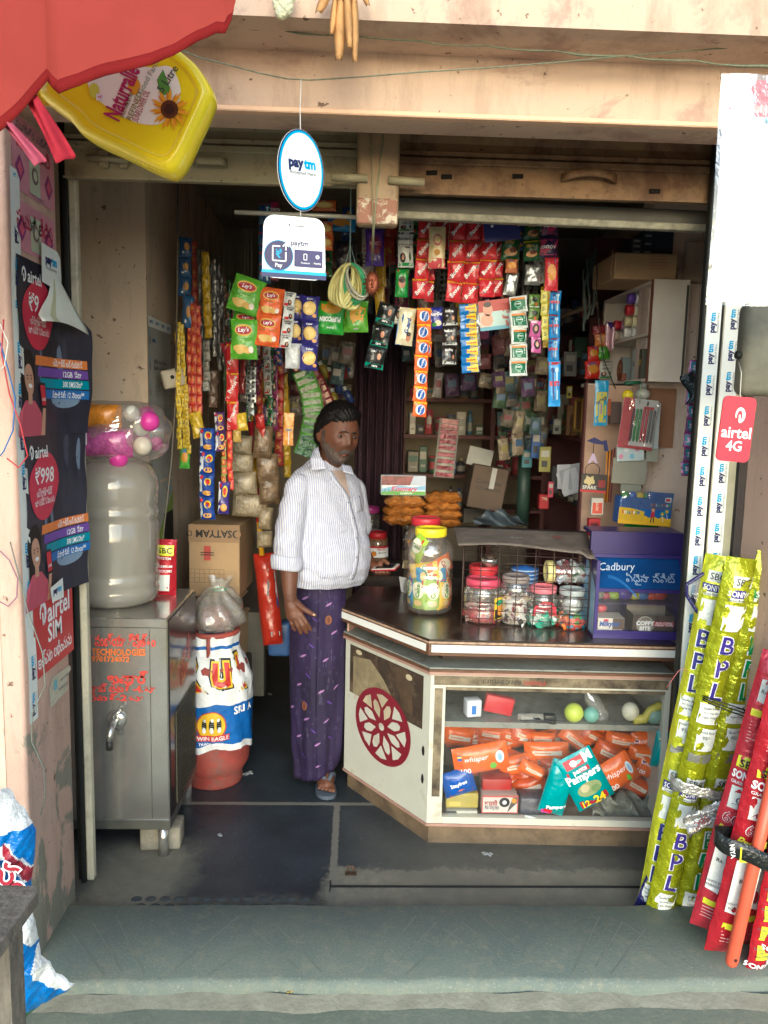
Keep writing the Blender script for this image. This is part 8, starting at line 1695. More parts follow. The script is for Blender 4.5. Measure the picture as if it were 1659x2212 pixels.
b.disc(w_*.14,-h_*.02,.009,.010,C('#3a2420'),3,12);b.disc(w_*.14,-h_*.04,.007,.008,C('#c98f70'),4,12);b.poly([(w_*.14-.006,-h_*.08),(w_*.14+.006,-h_*.08),(w_*.14+.008,-h_*.26),(w_*.14-.008,-h_*.26)],C('#b8283c'),3.2);b.line([(w_*.14-.004,-h_*.26),(w_*.14-.006,-h_*.42)],.004,C('#2a2a3a'),3.5);b.line([(w_*.14+.004,-h_*.26),(w_*.14+.006,-h_*.42)],.004,C('#2a2a3a'),3.5)
for (x,y) in ((.32,-.14),(.40,-.06)):b.disc(w_*x,h_*y,.010,.010,C('#3a9a8a'),3,14);b.disc(w_*x,h_*y,.006,.006,C('#d96a3c'),4,12);b.disc(w_*x,h_*y,.003,.003,C('#e8d43c'),5,10);b.line([(w_*x,h_*y-.01),(w_*x+.006,h_*y-.032)],.002,W_,3)
b.rect(w_*.34,h_*.22,w_*.46,h_*.36,C('#c9d0d4'),3);b.rect(w_*.36,h_*.25,w_*.44,h_*.33,C('#b8283c'),4);b.build('box',t)
for i in range(6):b=MB();b.ball((-w_*.38+i*w_*.14,.02,h_*.33),.018,[C('#3a8a4a',.3),C('#3a6ac0',.3),C('#c9b43c',.3)][i % 3],10,(1,.7,1));b.build('wrapped_sweet',t)
b=MB();b.sheet(lambda a,c:((a-.5)*w_*.98,-.004-.004*math.sin(a*11),h_*(-.02+.52*c)),10,5,clear('card film'));b.build('film',t)
t=thing('coffee_pack','green and blue foil pack on the wall below the lollipop box','packet',PY(1385,1148,3.2));b=MB();cushion(b,.14,.06,.04,F_('#1f8a3c'),10,6,77);b.rect(.01,-.03,.068,.03,C('#2a3490'),1,4,3);b.rect(-.05,-.026,.02,-.016,C('#8ab0d0'),2,3,1);b.build('pack',t)
card('spark_card',1254,1024,1312,1064,3.12,'#2c2826','red and dark card of mobile accessories hung on the partition',lambda b,w_,h_:(b.disc(-w_*.18,h_*.12,w_*.2,h_*.26,C('#b9a878'),1,12,2,lambda a:1+.3*math.sin(7*a)),b.text('SPARK',-w_*.15,-h_*.24,.020,C('#c9c4bc'),2,0,.02),b.rect(-w_/2,-h_/2,w_/2,-h_*.38,C('#a82428'),1),b.rect(w_*.16,-h_*.2,w_*.42,h_*.2,C('#7a1f24'),1.5)),ry=3)
card('secret_pack',1277,1075,1304,1113,3.2,'#bfbcb4','white and orange packet below the dark red card',lambda b,w_,h_:(b.rect(-w_*.4,-h_*.42,w_*.4,h_*.22,C('#c2503a'),1),b.text('secret',-w_*.05,0,.022,C('#e0c4b4'),2,R(90),.01,w=h_*.5)),thick=.02,cat='packet')
card('red_box',1271,1120,1297,1158,3.2,'#a0202a','small red box with a dark window under the white and orange packet',lambda b,w_,h_:(b.rect(-w_*.3,-h_*.3,w_*.3,h_*.25,C('#4a1418'),1),b.text('KS',0,0,.014,C('#c9606a'),2,0,.04)),thick=.03,cat='box')
card('tea_pack',1165,1068,1186,1100,3.9,'#a8242c','red tea pack on the dim shelf left of the partition',lambda b,w_,h_:b.text('TAJ',0,h_*.2,.018,C('#d9c0a8'),2,0,.03),thick=.04,cat='packet')
p=PY(1234,1032,3.9);b=MB();rd=random.Random(9)
for i in range(9):b.obox((rd.uniform(-.03,.03),rd.uniform(-.02,.02)-i*.003,rd.uniform(-.02,.02)),(.10,.001,.12),(rd.uniform(-.1,.1),rd.uniform(-.4,.4),rd.uniform(-.3,.3)),C('#b9b9be'))
b.build('paper_sheaf',loc=p,label='sheaf of loose white papers sticking out of the side shelf',cat='paper')
t=thing('key_ring','letter A key ring and dark blue clips hanging on the partition','key ring',PY(1281,990,3.2));b=MB();b.T=lambda x,y,h:(x,-h,y);b.text('A',0,0,.05,C('#b9a4c0'),2,0,.05);b.text('A',0,0,.05,C('#b9a4c0'),-1,0,.05);b.build('letter',t)
b=MB();b.tube([(.03*math.cos(a),.0,-.05+.03*math.sin(a)) for a in [i*.4 for i in range(17)]],.0015,BLK,5);b.tube([(0,0,.02),(0,0,.06)],.0015,BLK,5);b.build('ring',t)
b=MB();b.add([(x,yy,z) for yy in (0,-.006) for x,z in ((-.03,.07),(-.0,.085),(.03,.07),(.05,.075),(.06,.03),(.045,.03),(.04,.055),(.0,.06))],[tuple(range(8))[::-1],tuple(range(8,16))]+[(i,(i+1) % 8,8+(i+1) % 8,8+i) for i in range(8)],C('#232a5c'));b.build('clip',t)
t=thing('pencil_bundle','bundle of orange and brown pencils hanging on the partition','pencils',PY(1318,1000,3.2))
for i in range(6):b=MB();b.tube([(i*.006-.015,0,.045+i*.003),(i*.005-.014,0,-.16)],.003,C(['#c2821c','#5a2f2a','#c2821c','#4a2a3a','#8a5a3a','#5a2a3c'][i],.4),6);b.build('pencil',t)
# pink strip on the far right wall edge
strip('sachet_strip',1503,778,1483,1028,26,8,2.75,'#8a4a86',A_lines('#2f7f92','#c9b4cc'),'pink and teal foil sachet strip hanging by the right channel','sachet strip',None,.25,.35)
b=MB();p=PY(1494,845,2.72);b.sheet(lambda a,c:((a-.5)*.05+.02*math.sin(c*5),.006*math.sin(a*8),(c-.5)*.10+.02*a),8,8,film('dark crinkled film','#2f3a42',1,50,.25,.4));b.build('dark_film',loc=p,label='piece of dark crinkled foil folded over the pink strip',cat='foil')
# cloth strips and cords hanging in the right half
for i,(u,v0,v1,w_) in enumerate(((1268,560,700,.012),(1275,555,690,.010),(1284,540,680,.012),(1262,580,715,.008))):
    b=MB();p0,p1=PY(u,v0,3.5),PY(u-8+i*3,v1,3.5);b.sheet(lambda a,c:p0.lerp(p1,c)+Vector(((a-.5)*w_+.006*math.sin(c*9+i),.004*math.sin(a*6+c*20),0)),3,14,C('#33403a',.6));b.build('hair_tie',label=['darkest','second','third','short'][i]+' dark hair band hanging in front of the right shelves',cat='band',group='dark hair bands hanging at the right')
wire('cord',[PY(1290,480,3.4),PY(1289,640,3.4),PY(1294,700,3.4),PY(1305,780,3.4),PY(1330,840,3.4)],.002,C('#2c2a26'),'thin black wire looping left of the white cabinet','wire')
b=MB();a_,c_=PY(1175,700,3.9),PY(1390,610,3.5);b.tube([PY(1170,700,4.2),PY(1290,655,3.8)],.012,m_sh2,6);b.build('wooden_rail',label='dark wooden rail slanting towards the white cabinet',cat='rail')
# curtain, carton and the dark clutter at the back
b=MB();x0,x1=PY(768,900,4.5).x,PY(874,900,4.5).x;b.sheet(lambda a,c:(x0+(x1-x0)*a,4.5+.03*math.sin(a*38+c)+.014*math.sin(a*71),.3+2.15*c),70,8,mat('dark curtain','#3a2430',.8,var=.5,vs=9,stretch=(3,3,.4)),True,.002);b.build('curtain',label='dark maroon curtain hanging in folds behind the person',cat='curtain')
p=PY(1038,1095,4.25);k=4.25/FOC
carton('carton',(p.x,4.25,p.z),(76*k,.22,92*k),(0,R(9),0),'tilted brown carton with dark lettering leaning behind the counter',lambda b,sx,sy,sz:(b.text('Complete',0,sz*.62,.034,BLK,1,0,.01),b.text('EXTERMICLEAN',0,sz*.48,.026,BLK,1,0,.01,w=sx*.7),b.rect(sx*.02,sz*.5,sx*.16,sz*.98,C('#a9a9a4'),2)),mat('dim cardboard','#5f5044',.85,var=.12))
card('paper_flap',1010,968,1064,1008,4.22,'#9a9a94','grey white flap standing above the tilted carton',ry=12,cat='paper')
card('grey_board',1000,1098,1062,1130,4.5,'#545049','grey panel behind the counter under the tilted carton',thick=.05,cat='panel')
b=MB();b.sheet(lambda a,c:((a-.5)*.26,.03*math.sin(a*9+c*4),.075*c*math.sin(math.pi*min(.97,a+.08))**.5+.012*math.sin(a*21+c*3)*c),22,8,mat('grey blue film','#4a545c',.4,var=.3,bump=.8,bs=20));b.build('plastic_sheet',loc=PY(1080,1135,3.95),label='dull grey blue plastic sheet behind the wire cage',cat='plastic sheet')
b=MB();b.tube([PY(1134,985,4.2),PY(1128,1130,4.2)],.035,mat('dark green tube','#34493f',.5,var=.2),14);b.build('green_roll',label='tall dark green roll standing behind the cage',cat='roll')
for i,(u0,v0,u1,v1,Y,col,lb) in enumerate(((1128,972,1150,1010,4.0,'#3f7a84','teal card with small print near the tilted carton'),(1148,930,1168,990,3.9,'#27508c','blue hanging pack in the dim right corner'),(1165,965,1190,1020,3.8,'#8a8440','olive yellow toy pack hanging in the dim right corner'),(1184,1040,1196,1075,3.7,'#a8304a','pink small pack beside the olive one'),(1195,905,1212,938,4.3,'#8a8a80','pale bottle card on the side shelf'),(1225,835,1236,860,4.2,'#b0a43c','narrow yellow box on the side shelf'),(1218,760,1246,812,4.3,'#7a7a7c','grey phone box on the side shelf'))):card('hanging_card',u0,v0,u1,v1,Y,col,lb,lambda b,w_,h_:(b.rect(-w_*.35,h_*.1,w_*.35,h_*.35,C('#a8a59a'),1),b.rect(-w_*.3,-h_*.3,w_*.2,-h_*.05,C('#3a3a3c'),1)),thick=.015)
# dim goods filling the dark upper left and centre
rd=random.Random(77);KD=['packet','bottle','pouch','card']
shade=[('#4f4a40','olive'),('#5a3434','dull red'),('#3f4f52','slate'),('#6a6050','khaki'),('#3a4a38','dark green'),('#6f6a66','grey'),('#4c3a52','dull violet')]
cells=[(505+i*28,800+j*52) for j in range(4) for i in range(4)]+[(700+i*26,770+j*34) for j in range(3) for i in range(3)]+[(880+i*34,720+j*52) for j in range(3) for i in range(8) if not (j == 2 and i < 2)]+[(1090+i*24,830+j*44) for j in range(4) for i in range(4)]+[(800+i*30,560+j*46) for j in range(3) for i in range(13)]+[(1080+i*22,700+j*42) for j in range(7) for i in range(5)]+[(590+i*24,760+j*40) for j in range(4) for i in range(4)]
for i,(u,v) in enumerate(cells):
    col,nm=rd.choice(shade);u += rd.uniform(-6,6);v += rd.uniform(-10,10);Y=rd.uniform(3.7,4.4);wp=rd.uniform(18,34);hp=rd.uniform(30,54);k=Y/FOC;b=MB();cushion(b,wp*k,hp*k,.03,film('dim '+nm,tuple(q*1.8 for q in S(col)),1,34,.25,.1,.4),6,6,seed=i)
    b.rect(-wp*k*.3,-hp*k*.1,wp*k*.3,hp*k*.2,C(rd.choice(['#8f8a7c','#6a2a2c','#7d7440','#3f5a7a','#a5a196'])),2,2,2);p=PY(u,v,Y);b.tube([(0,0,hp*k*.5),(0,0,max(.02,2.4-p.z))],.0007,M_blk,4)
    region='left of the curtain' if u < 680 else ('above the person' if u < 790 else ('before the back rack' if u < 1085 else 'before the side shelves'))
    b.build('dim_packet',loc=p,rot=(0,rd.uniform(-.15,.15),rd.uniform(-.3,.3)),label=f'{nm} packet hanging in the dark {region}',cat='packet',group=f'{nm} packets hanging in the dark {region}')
# bottle rack above the person
b_=[]
for i,(u,v) in enumerate(((700,800),(716,815),(732,832),(700,845),(722,860),(742,800),(752,855))):
    p=PY(u,v,4.0);b=MB();col=['#8a7a2c','#7a2a2c','#2c3a6a','#6a2a3c'][i % 4];b.lathe([(.001,-.04),(.018,-.04),(.02,.02),(.008,.03),(.001,.03)],C(col,.3),12);b.lathe([(.001,.03),(.011,.03),(.011,.05),(.001,.05)],C('#b9bab4'),10);b.build('small_bottle',loc=p,rot=(0,-.5+.2*(i % 3),0),label=f'small {["yellow", "red", "blue", "wine"][i % 4]} bottle with a white cap in the dark above the person',cat='bottle',group=f'small {["yellow", "red", "blue", "wine"][i % 4]} bottles in the dark above the person')
# ================================================================ the shopkeeper
t=thing('person','man with grey beard in a white striped shirt and purple lungi standing with a phone','person',(-.135,3.30,0));O=Vector((-.135,3.30,0))
M_skin,nt_,b_=newmat('skin');col=mixc(nt_,ramp(nt_,noise(nt_,12,5,.6),.3,.7),S('#52311f'),S('#68402c'));nt_.links.new(col,b_.inputs['Base Color']);b_.inputs['Roughness'].default_value=.58;b_.inputs['Subsurface Weight'].default_value=.05;bumpn(nt_,b_,noise(nt_,220,3,.6),.12,.002)
HC=PY(731,940,3.25)-O+Vector((0,0,.0))
MH=Matrix.Translation(HC) @ Matrix.Rotation(R(27),4,'Z') @ Matrix.Rotation(R(9),4,'X') @ Matrix.Rotation(R(4),4,'Y')
BUMPS=[((0,-.094,.012),.012,(0,-.008,0)),((0,-.096,-.006),.013,(0,-.013,0)),((0,-.102,-.020),.012,(0,-.015,-.001)),((.015,-.094,-.026),.009,(.004,-.007,0)),((-.015,-.094,-.026),.009,(-.004,-.007,0)),
 ((.031,-.088,.012),.015,(0,.010,0)),((-.031,-.088,.012),.015,(0,.010,0)),((.028,-.09,.031),.014,(0,-.006,0)),((-.028,-.09,.031),.014,(0,-.006,0)),((.042,-.076,-.016),.020,(.004,-.007,0)),((-.042,-.076,-.016),.020,(-.004,-.007,0)),
 ((0,-.09,-.046),.013,(0,-.007,.001)),((0,-.085,-.064),.012,(0,-.008,0)),((.02,-.085,-.055),.010,(0,-.002,0)),((-.02,-.085,-.055),.010,(0,-.002,0)),((0,-.07,-.100),.024,(0,-.016,-.002)),((0,-.098,-.0555),.006,(0,.005,0)),((.026,-.085,-.04),.010,(0,-.004,0)),((-.026,-.085,-.04),.010,(0,-.004,0)),
 ((.031,-.085,-.004),.010,(0,-.004,0)),((-.031,-.085,-.004),.010,(0,-.004,0))]
def headp(d,off=0):
    x,y,z=d;px,py,pz=.079*x,.097*y,.120*z
    if z < 0:q=min(1,-z);px *= 1-.26*q**1.4;py=py*(1-.10*q**1.5) if y < 0 else py*(1-.42*q**1.2)
    if z > 0:px *= 1+.03*z
    if y < 0:px *= 1-.05*(-y)
    for c,r,dv in BUMPS:
        g=math.exp(-((px-c[0])**2+(py-c[1])**2+(pz-c[2])**2)/(r*r));px += dv[0]*g;py += dv[1]*g;pz += dv[2]*g
    v=Vector((px,py,pz));return v+Vector(d)*off
def sph(i,j,n,m):th=2*math.pi*i/n;ph=math.pi*(j/m);return (math.sin(ph)*math.sin(th),-math.sin(ph)*math.cos(th),-math.cos(ph))
n_,m_=84,60
rings=[[MH @ headp(sph(i,max(.05,min(m_-.05,j)),n_,m_)) for i in range(n_)] for j in range(m_+1)]
def W(u,v,Y):return PY(u,v,Y)-O
def cap(a,b,r0,r1):return ('cap',a,b,r0,r1)
nk=MH @ Vector((0,.02,-.07));P=[('loft',rings),cap(nk,Vector((-.008,.035,1.30)),.050,.052)]
for s_ in (-1,1):P += [('ell',MH @ Vector((s_*.078,.014,-.004)),(.008,.019,.033),(0,0,R(27)-s_*.35)),('ell',MH @ Vector((s_*.082,.020,.010)),(.006,.014,.016),(0,0,R(27)-s_*.4))]
# torso core and legs under the clothes
P += [cap(Vector((-.005,.03,1.26)),Vector((0,0,.95)),.055,.07),cap(Vector((-.04,0,.92)),Vector((-.03,0,.12)),.09,.042),cap(Vector((.02,.04,.92)),Vector((.02,.07,.12)),.08,.04)]
# his right arm hangs at the viewer's left
e1=W(624,1178,3.12);wr=W(626,1286,3.07);P += [cap(W(632,1120,3.14),e1,.036,.040),cap(e1,W(625,1235,3.10),.042,.037),cap(W(625,1235,3.10),wr,.037,.026)]
pa=W(632,1312,3.05);P += [cap(wr,pa,.026,.028),cap(W(628,1305,3.05),W(636,1330,3.045),.024,.024),cap(W(640,1305,3.045),W(646,1330,3.04),.019,.018),cap(W(622,1308,3.06),W(628,1330,3.05),.017,.018)]
fing=[((651,1328),(662,1345),(671,1360),3.032),((643,1334),(653,1352),(662,1367),3.032),((635,1335),(643,1353),(650,1368),3.036),((626,1332),(630,1348),(637,1361),3.045)]
for k,(a,c,d,Y) in enumerate(fing):
    r_=(.0098,.0098,.0092,.0082)[k];P += [cap(W(*a,Y),W(*c,Y-.005),r_,r_*.95),cap(W(*c,Y-.005),W(*d,Y+.008),r_*.92,r_*.78)]
P += [cap(W(640,1302,3.04),W(657,1316,3.02),.015,.0115),cap(W(657,1316,3.02),W(669,1323,3.015),.011,.0105),cap(W(669,1323,3.015),W(680,1329,3.018),.0105,.0085)]
# his left forearm reaches forward with the phone
e2=W(776,1185,3.45);w2=W(802,1222,3.36);P += [cap(Vector((.13,.17,1.14)),e2,.036,.040),cap(e2,w2,.040,.026),cap(w2,W(818,1229,3.33),.025,.024),cap(W(814,1233,3.34),W(826,1233,3.30),.018,.018)]
ph_c=W(832,1227,3.30)
for k in range(4):
    u=813+k*8.5;P += [cap(W(u+2,1233,3.335),W(u,1239,3.285),.0092,.009),cap(W(u,1239,3.285),W(u-1,1236,3.262),.0086,.0072)]
P += [cap(W(818,1222,3.33),W(829,1210,3.315),.013,.0105),cap(W(829,1210,3.315),W(838,1217,3.295),.0105,.009)]
# feet
def foot(x,y,yaw):
    M=Matrix.Translation((x,y,0)) @ Matrix.Rotation(yaw,4,'Z');v=lambda a,b_,c:M @ Vector((a,b_,c))
    L=[cap(v(0,.06,.055),v(0,.03,.12),.032,.036),cap(v(0,.08,.045),v(0,-.03,.048),.028,.030),cap(v(0,-.02,.050),v(.005,-.085,.036),.034,.024),cap(v(-.018,-.02,.042),v(-.018,-.085,.033),.022,.016),cap(v(.02,-.02,.042),v(.018,-.085,.034),.022,.017)]
    for k in range(5):xx=.026-k*.0135;L.append(cap(v(xx,-.095,.033),v(xx*1.12,-.128+.007*k+(k == 0)*.002,.030),.0125-.0013*k+(k == 0)*.001,.0095-.0009*k))
    return L,M
F1,MF=foot(.018,-.02,.10);F2,MF2=foot(.0,.13,.2);P += F1+F2
me=organic(P,.0038,3);link_mesh(me,'body',t,M_skin)
# eyes, brows
m_eye=mat('eye white','#5f5046',.3,var=0);m_iris=C('#160e0a',.2)
for s_ in (-1,1):
    b=MB();b.ball((s_*.031,-.0775,.0105),.0118,m_eye,16,(1.1,1,.45));b.ball((s_*.032,-.0878,.0105),.0050,m_iris,12,(1,.5,1));b.xf(MH);b.build('eye',t)
    b=MB();b.sheet(lambda a,c:headp(Vector((s_*(.10+.50*a),-1,.105+.10*c+.03*math.sin(a*3))).normalized(),.0018+.0015*math.sin(math.pi*c)),10,3,mat('eyebrow hair','#1f1815',.9,var=.4,vs=300),True);b.xf(MH)
    b=MB();b.tube([headp(Vector(q).normalized(),.0035) for q in ((s_*.10,-1,.235),(s_*.25,-1,.272),(s_*.42,-1,.275),(s_*.58,-1,.235))],[.0018,.003,.0028,.0012],mat('eyebrow hair','#1f1815',.9),6);b.xf(MH);b.build('eyebrow',t)
    b=MB();b.tube([headp(Vector(q).normalized(),-.001) for q in ((s_*.20,-1,.125),(s_*.34,-1,.158),(s_*.48,-1,.125))],.0026,M_skin,6);b.xf(MH);b.build('eyelid',t)
b=MB();lipm=mat('lips','#5a2f28',.4,var=.1)
b.tube([headp(Vector(q).normalized(),.0005) for q in ((-.31,-1,-.60),(-.15,-1,-.575),(0,-1,-.57),(.15,-1,-.575),(.31,-1,-.60))],[.001,.003,.0035,.003,.001],lipm,6)
b.tube([headp(Vector(q).normalized(),.0008) for q in ((-.28,-1,-.615),(-.13,-1,-.65),(0,-1,-.655),(.13,-1,-.65),(.28,-1,-.615))],[.001,.003,.0036,.003,.001],lipm,6);b.xf(MH);b.build('lips',t)
def shell(name,mask,offf,m,n=132,q=96):
    b=MB();idx={};V=[]
    def vid(i,j):
        i %= n
        if (i,j) not in idx:
            d=sph(i,j,n,q);k=mask(d);V.append(MH @ headp(d,offf(d,max(0,min(1,k)))));idx[(i,j)]=len(V)-1
        return idx[(i,j)]
    F=[]
    for j in range(q):
        for i in range(n):
            d=sph(i+.5,j+.5,n,q)
            if mask(d) > 0:F.append((vid(i,j),vid(i+1,j),vid(i+1,j+1),vid(i,j+1)))
    b.add(V,F,m,True);return b.build(name,t)
def hair_mask(d):
    x,y,z=d;hl=.585+.10*x if y < -.45 else (.50+(-.45-y)*-.75*1.0 if y < -.02 else max(-.52,.16-1.3*(y+.02)))
    if y < -.02 and y >= -.45:hl=.585+.10*x*max(0,(-y)/.45)-(y+.45)*.98
    return (z-hl+.03*math.sin(x*40+y*30))*4
hz=lambda d:.0012*math.sin(d[0]*31+d[2]*17)+.001*math.sin(d[1]*43-d[0]*29)+.0006*math.sin(d[2]*67+d[1]*51)
m_hair,nth,bh=newmat('black hair');bh.inputs['Base Color'].default_value=(.006,.005,.005,1);bh.inputs['Roughness'].default_value=.5;bh.inputs['Specular IOR Level'].default_value=.15;wv=N(nth,'ShaderNodeTexNoise');wv.inputs['Scale'].default_value=60;wv.inputs['Detail'].default_value=6
mp=N(nth,'ShaderNodeMapping');mp.inputs['Scale'].default_value=(1,1,6);tcn=N(nth,'ShaderNodeTexCoord');nth.links.new(tcn.outputs['Object'],mp.inputs[0]);nth.links.new(mp.outputs[0],wv.inputs[0]);bumpn(nth,bh,wv.outputs[0],.35,.003)
shell('hair',hair_mask,lambda d,k:.001+.016*k**.6+(.006*k*(1 if d[2] > .6 else .4))+hz(d)*k,m_hair)
def beard_mask(d):
    x,y,z=d
    if y > -.10:return -1
    top=-.60+.60*max(0,abs(x)-.26)
    return (top-z+.04*math.sin(x*50+z*30)+.03*math.sin(x*97-z*71))*6
m_bd,ntb,bb=newmat('grey stubble');f=ramp(ntb,noise(ntb,380,3,.7),.34,.58);f2=ramp(ntb,noise(ntb,22,3,.6),.3,.7)
c1=mixc(ntb,f2,S('#7a726b'),S('#3f3731'));nl=mixc(ntb,f,c1,S('#3f2a20'));ntb.links.new(nl,bb.inputs['Base Color']);bb.inputs['Roughness'].default_value=.8;bumpn(ntb,bb,noise(ntb,420,3,.7),.6,.003)
shell('beard',beard_mask,lambda d,k:.0002+.0028*k,m_bd)
def mo_mask(d):
    x,y,z=d
    if y > 0 or abs(x) > .36:return -1
    return (1-abs((z+.40+.7*x*x)/.062)**2)*2
shell('moustache',mo_mask,lambda d,k:.0006+.0052*k,mat('grey moustache','#4c443f',.8,var=.6,vs=400,bump=.6,bs=400))
shell('sideburn',lambda d:(1 if (d[0] < 0 and -.30 < d[2] < .16 and -.34 < d[1] < -.08) else -1)*.6,lambda d,k:.0008+.002*k,m_bd)
# ---------------------------------------------------------------- shirt
f_=Vector((.72,-.69,0)).normalized();r_v=Vector((-f_.y*-1*-1,0,0));r_v=Vector((f_.y,-f_.x,0))   # his right
def interp(tab,z):
    for (za,a),(zb,b2) in zip(tab,tab[1:]):
        if za >= z >= zb:k=(za-z)/(za-zb);k=k*k*(3-2*k);return a+(b2-a)*k
    return tab[0][1] if z > tab[0][0] else tab[-1][1]
TA=[(1.405,.062),(1.385,.092),(1.36,.135),(1.33,.165),(1.28,.185),(1.22,.192),(1.12,.19),(1.0,.197),(.93,.196),(.885,.19)]
TF=[(1.405,.052),(1.36,.072),(1.31,.098),(1.22,.125),(1.12,.158),(1.04,.186),(.97,.186),(.92,.165),(.885,.14)]
TB=[(1.405,.065),(1.36,.088),(1.31,.105),(1.2,.11),(1.1,.10),(1.0,.092),(.9,.10),(.885,.102)]
def tp(a,z,o=0):
    A_,Fr,Bk=interp(TA,z),interp(TF,z),interp(TB,z);c,s_=math.cos(a),math.sin(a)   # a=0 front
    fold=.0045*math.sin(z*95+c*7+s_*3)*max(0,1-abs(z-1.0)/.14)*abs(s_)**1.5+.003*math.sin(a*13+z*30)*(1 if z < .97 else .35)+.0035*math.sin(z*60-a*5)*max(0,1-abs(z-1.13)/.1)
    sup=lambda q:abs(q)**.9*(1 if q > 0 else -1)
    F_r=Fr if c > 0 else Bk;return f_*(sup(c)*(F_r+fold+o))+r_v*(-sup(s_)*(A_+fold+o))+Vector((0,0,z-.012*(s_ if z < .92 else 0)))
rr=[[tp(2*math.pi*i/72,z) for i in range(72)] for z in [.885+(.52)*j/46 for j in range(47)]]
sh=W(634,1062,3.155)
P=[('loft',rr),cap(W(645,1050,3.18),W(632,1105,3.14),.050,.058),cap(W(632,1110,3.14),W(622,1170,3.12),.058,.056),cap(W(622,1170,3.12),W(620,1205,3.115),.058,.056)]
P += [cap(Vector((.115,.14,1.265)),Vector((.15,.17,1.10)),.060,.054)]
me=organic(P,.0045,8)
for v in me.vertices:
    c=v.co;k=max(0,min(1,(-.06-c.x)/.05))
    v.co += Vector((math.sin(c.z*70+c.y*40)*.0024+math.sin(c.z*37)*.002,math.sin(c.z*58+c.x*50)*.0028,0))*k
M_sht,nts,bs_=newmat('striped shirt cloth');tcs=N(nts,'ShaderNodeTexCoord');sx=N(nts,'ShaderNodeSeparateXYZ');nts.links.new(tcs.outputs['Object'],sx.inputs[0])
def mth(op,a,b2=None,c=None):
    n=N(nts,'ShaderNodeMath',operation=op)
    for i,q in enumerate((a,b2,c)):
        if q is None:continue
        if hasattr(q,'links'):nts.links.new(q,n.inputs[i])
        else:n.inputs[i].default_value=q
    return n.outputs[0]
wob=mth('MULTIPLY',noise(nts,6,3,.5),.03);q=mth('ADD',mth('ADD',mth('MULTIPLY',sx.outputs[0],1.0),mth('MULTIPLY',sx.outputs[1],.28)),wob)
st=mth('SINE',mth('MULTIPLY',q,2*math.pi/.0088));fs=ramp(nts,st,-.25,.45)
cs=mixc(nts,fs,S('#c9c8cb'),S('#9b9db8'));nts.links.new(cs,bs_.inputs['Base Color']);bs_.inputs['Roughness'].default_value=.85;bumpn(nts,bs_,noise(nts,22,5,.6,.6),.55,.02)
link_mesh(me,'shirt',t,M_sht)
# undershirt in the open neck, placket, buttons, pocket: laid on the shirt surface
from mathutils.bvhtree import BVHTree
bv=BVHTree.FromPolygons([v.co for v in me.vertices],[tuple(p.vertices) for p in me.polygons])
def hit(u,v,o=.003):
    d=ray(u,v).normalized();h=bv.ray_cast(CC-O,d)
    return h[0]-d*o if h[0] is not None else PY(u,v,3.25)-O
def bil(P4,a,c):return tuple(P4[0][k]*(1-a)*(1-c)+P4[1][k]*a*(1-c)+P4[2][k]*a*c+P4[3][k]*(1-a)*c for k in range(len(P4[0])))
m_und=mat('undershirt','#ab968b',.8,var=.05)
b=MB();b.sheet(lambda a,c:hit(*bil(((755,1076),(757,1077),(744,1016),(717,1016)),a,c),.004),6,14,m_und);b.build('undershirt',t)
pl=[(716,1017),(727,1037),(742,1055),(753,1072),(759,1095),(766,1120),(773,1150),(776,1180),(774,1210),(768,1240),(762,1252)]
def pll(c):k=c*(len(pl)-1);i=min(len(pl)-2,int(k));f=k-i;return pl[i][0]*(1-f)+pl[i+1][0]*f,pl[i][1]*(1-f)+pl[i+1][1]*f
b=MB();b.sheet(lambda a,c:hit(pll(c)[0]-9*(1-a),pll(c)[1],.005+.002*math.sin(math.pi*a)),3,40,M_sht,True,.002);b.build('placket',t)
for k in range(5):b=MB();b.ball(hit(pll(.36+.14*k)[0]-4.5,pll(.36+.14*k)[1],.008),.0036,C('#4a4a55'),8);b.build('button',t)
b=MB();b.sheet(lambda a,c:hit(*bil(((768,1108),(784,1104),(777,1070),(764,1074)),a,c),.004),5,6,M_sht,True,.0015);b.build('pocket',t)
def flap(P4,Ys,bow,m=M_sht):
    Q=[W(u,v,Y) for (u,v),Y in zip(P4,Ys)]
    b=MB();b.sheet(lambda a,c:Q[0]*(1-a)*(1-c)+Q[1]*a*(1-c)+Q[2]*a*c+Q[3]*(1-a)*c+Vector((-.3,-1,.2))*bow*math.sin(math.pi*a)*(.4+.6*c),8,6,m,True,.004);return b
flap(((707,1013),(673,1016),(670,990),(693,988)),(3.145,3.13,3.18,3.17),.006).build('collar',t)
flap(((693,990),(670,992),(680,968),(688,968)),(3.17,3.18,3.27,3.24),.004).build('collar',t)
flap(((742,1018),(765,1024),(758,1006),(738,1003)),(3.15,3.17,3.22,3.19),.004).build('collar',t)
b=MB();c0_,c1_=W(620,1197,3.115),W(621,1228,3.108);ax=(c1_-c0_)
b.sheet(lambda a,c:c0_+ax*c+Vector((math.cos(2*math.pi*a)*(.0585+.004*math.sin(math.pi*c)+.002*math.sin(a*25)),math.sin(2*math.pi*a)*(.056+.004*math.sin(math.pi*c)),.004*math.sin(a*12))),40,6,M_sht,True,.003);b.build('cuff',t)
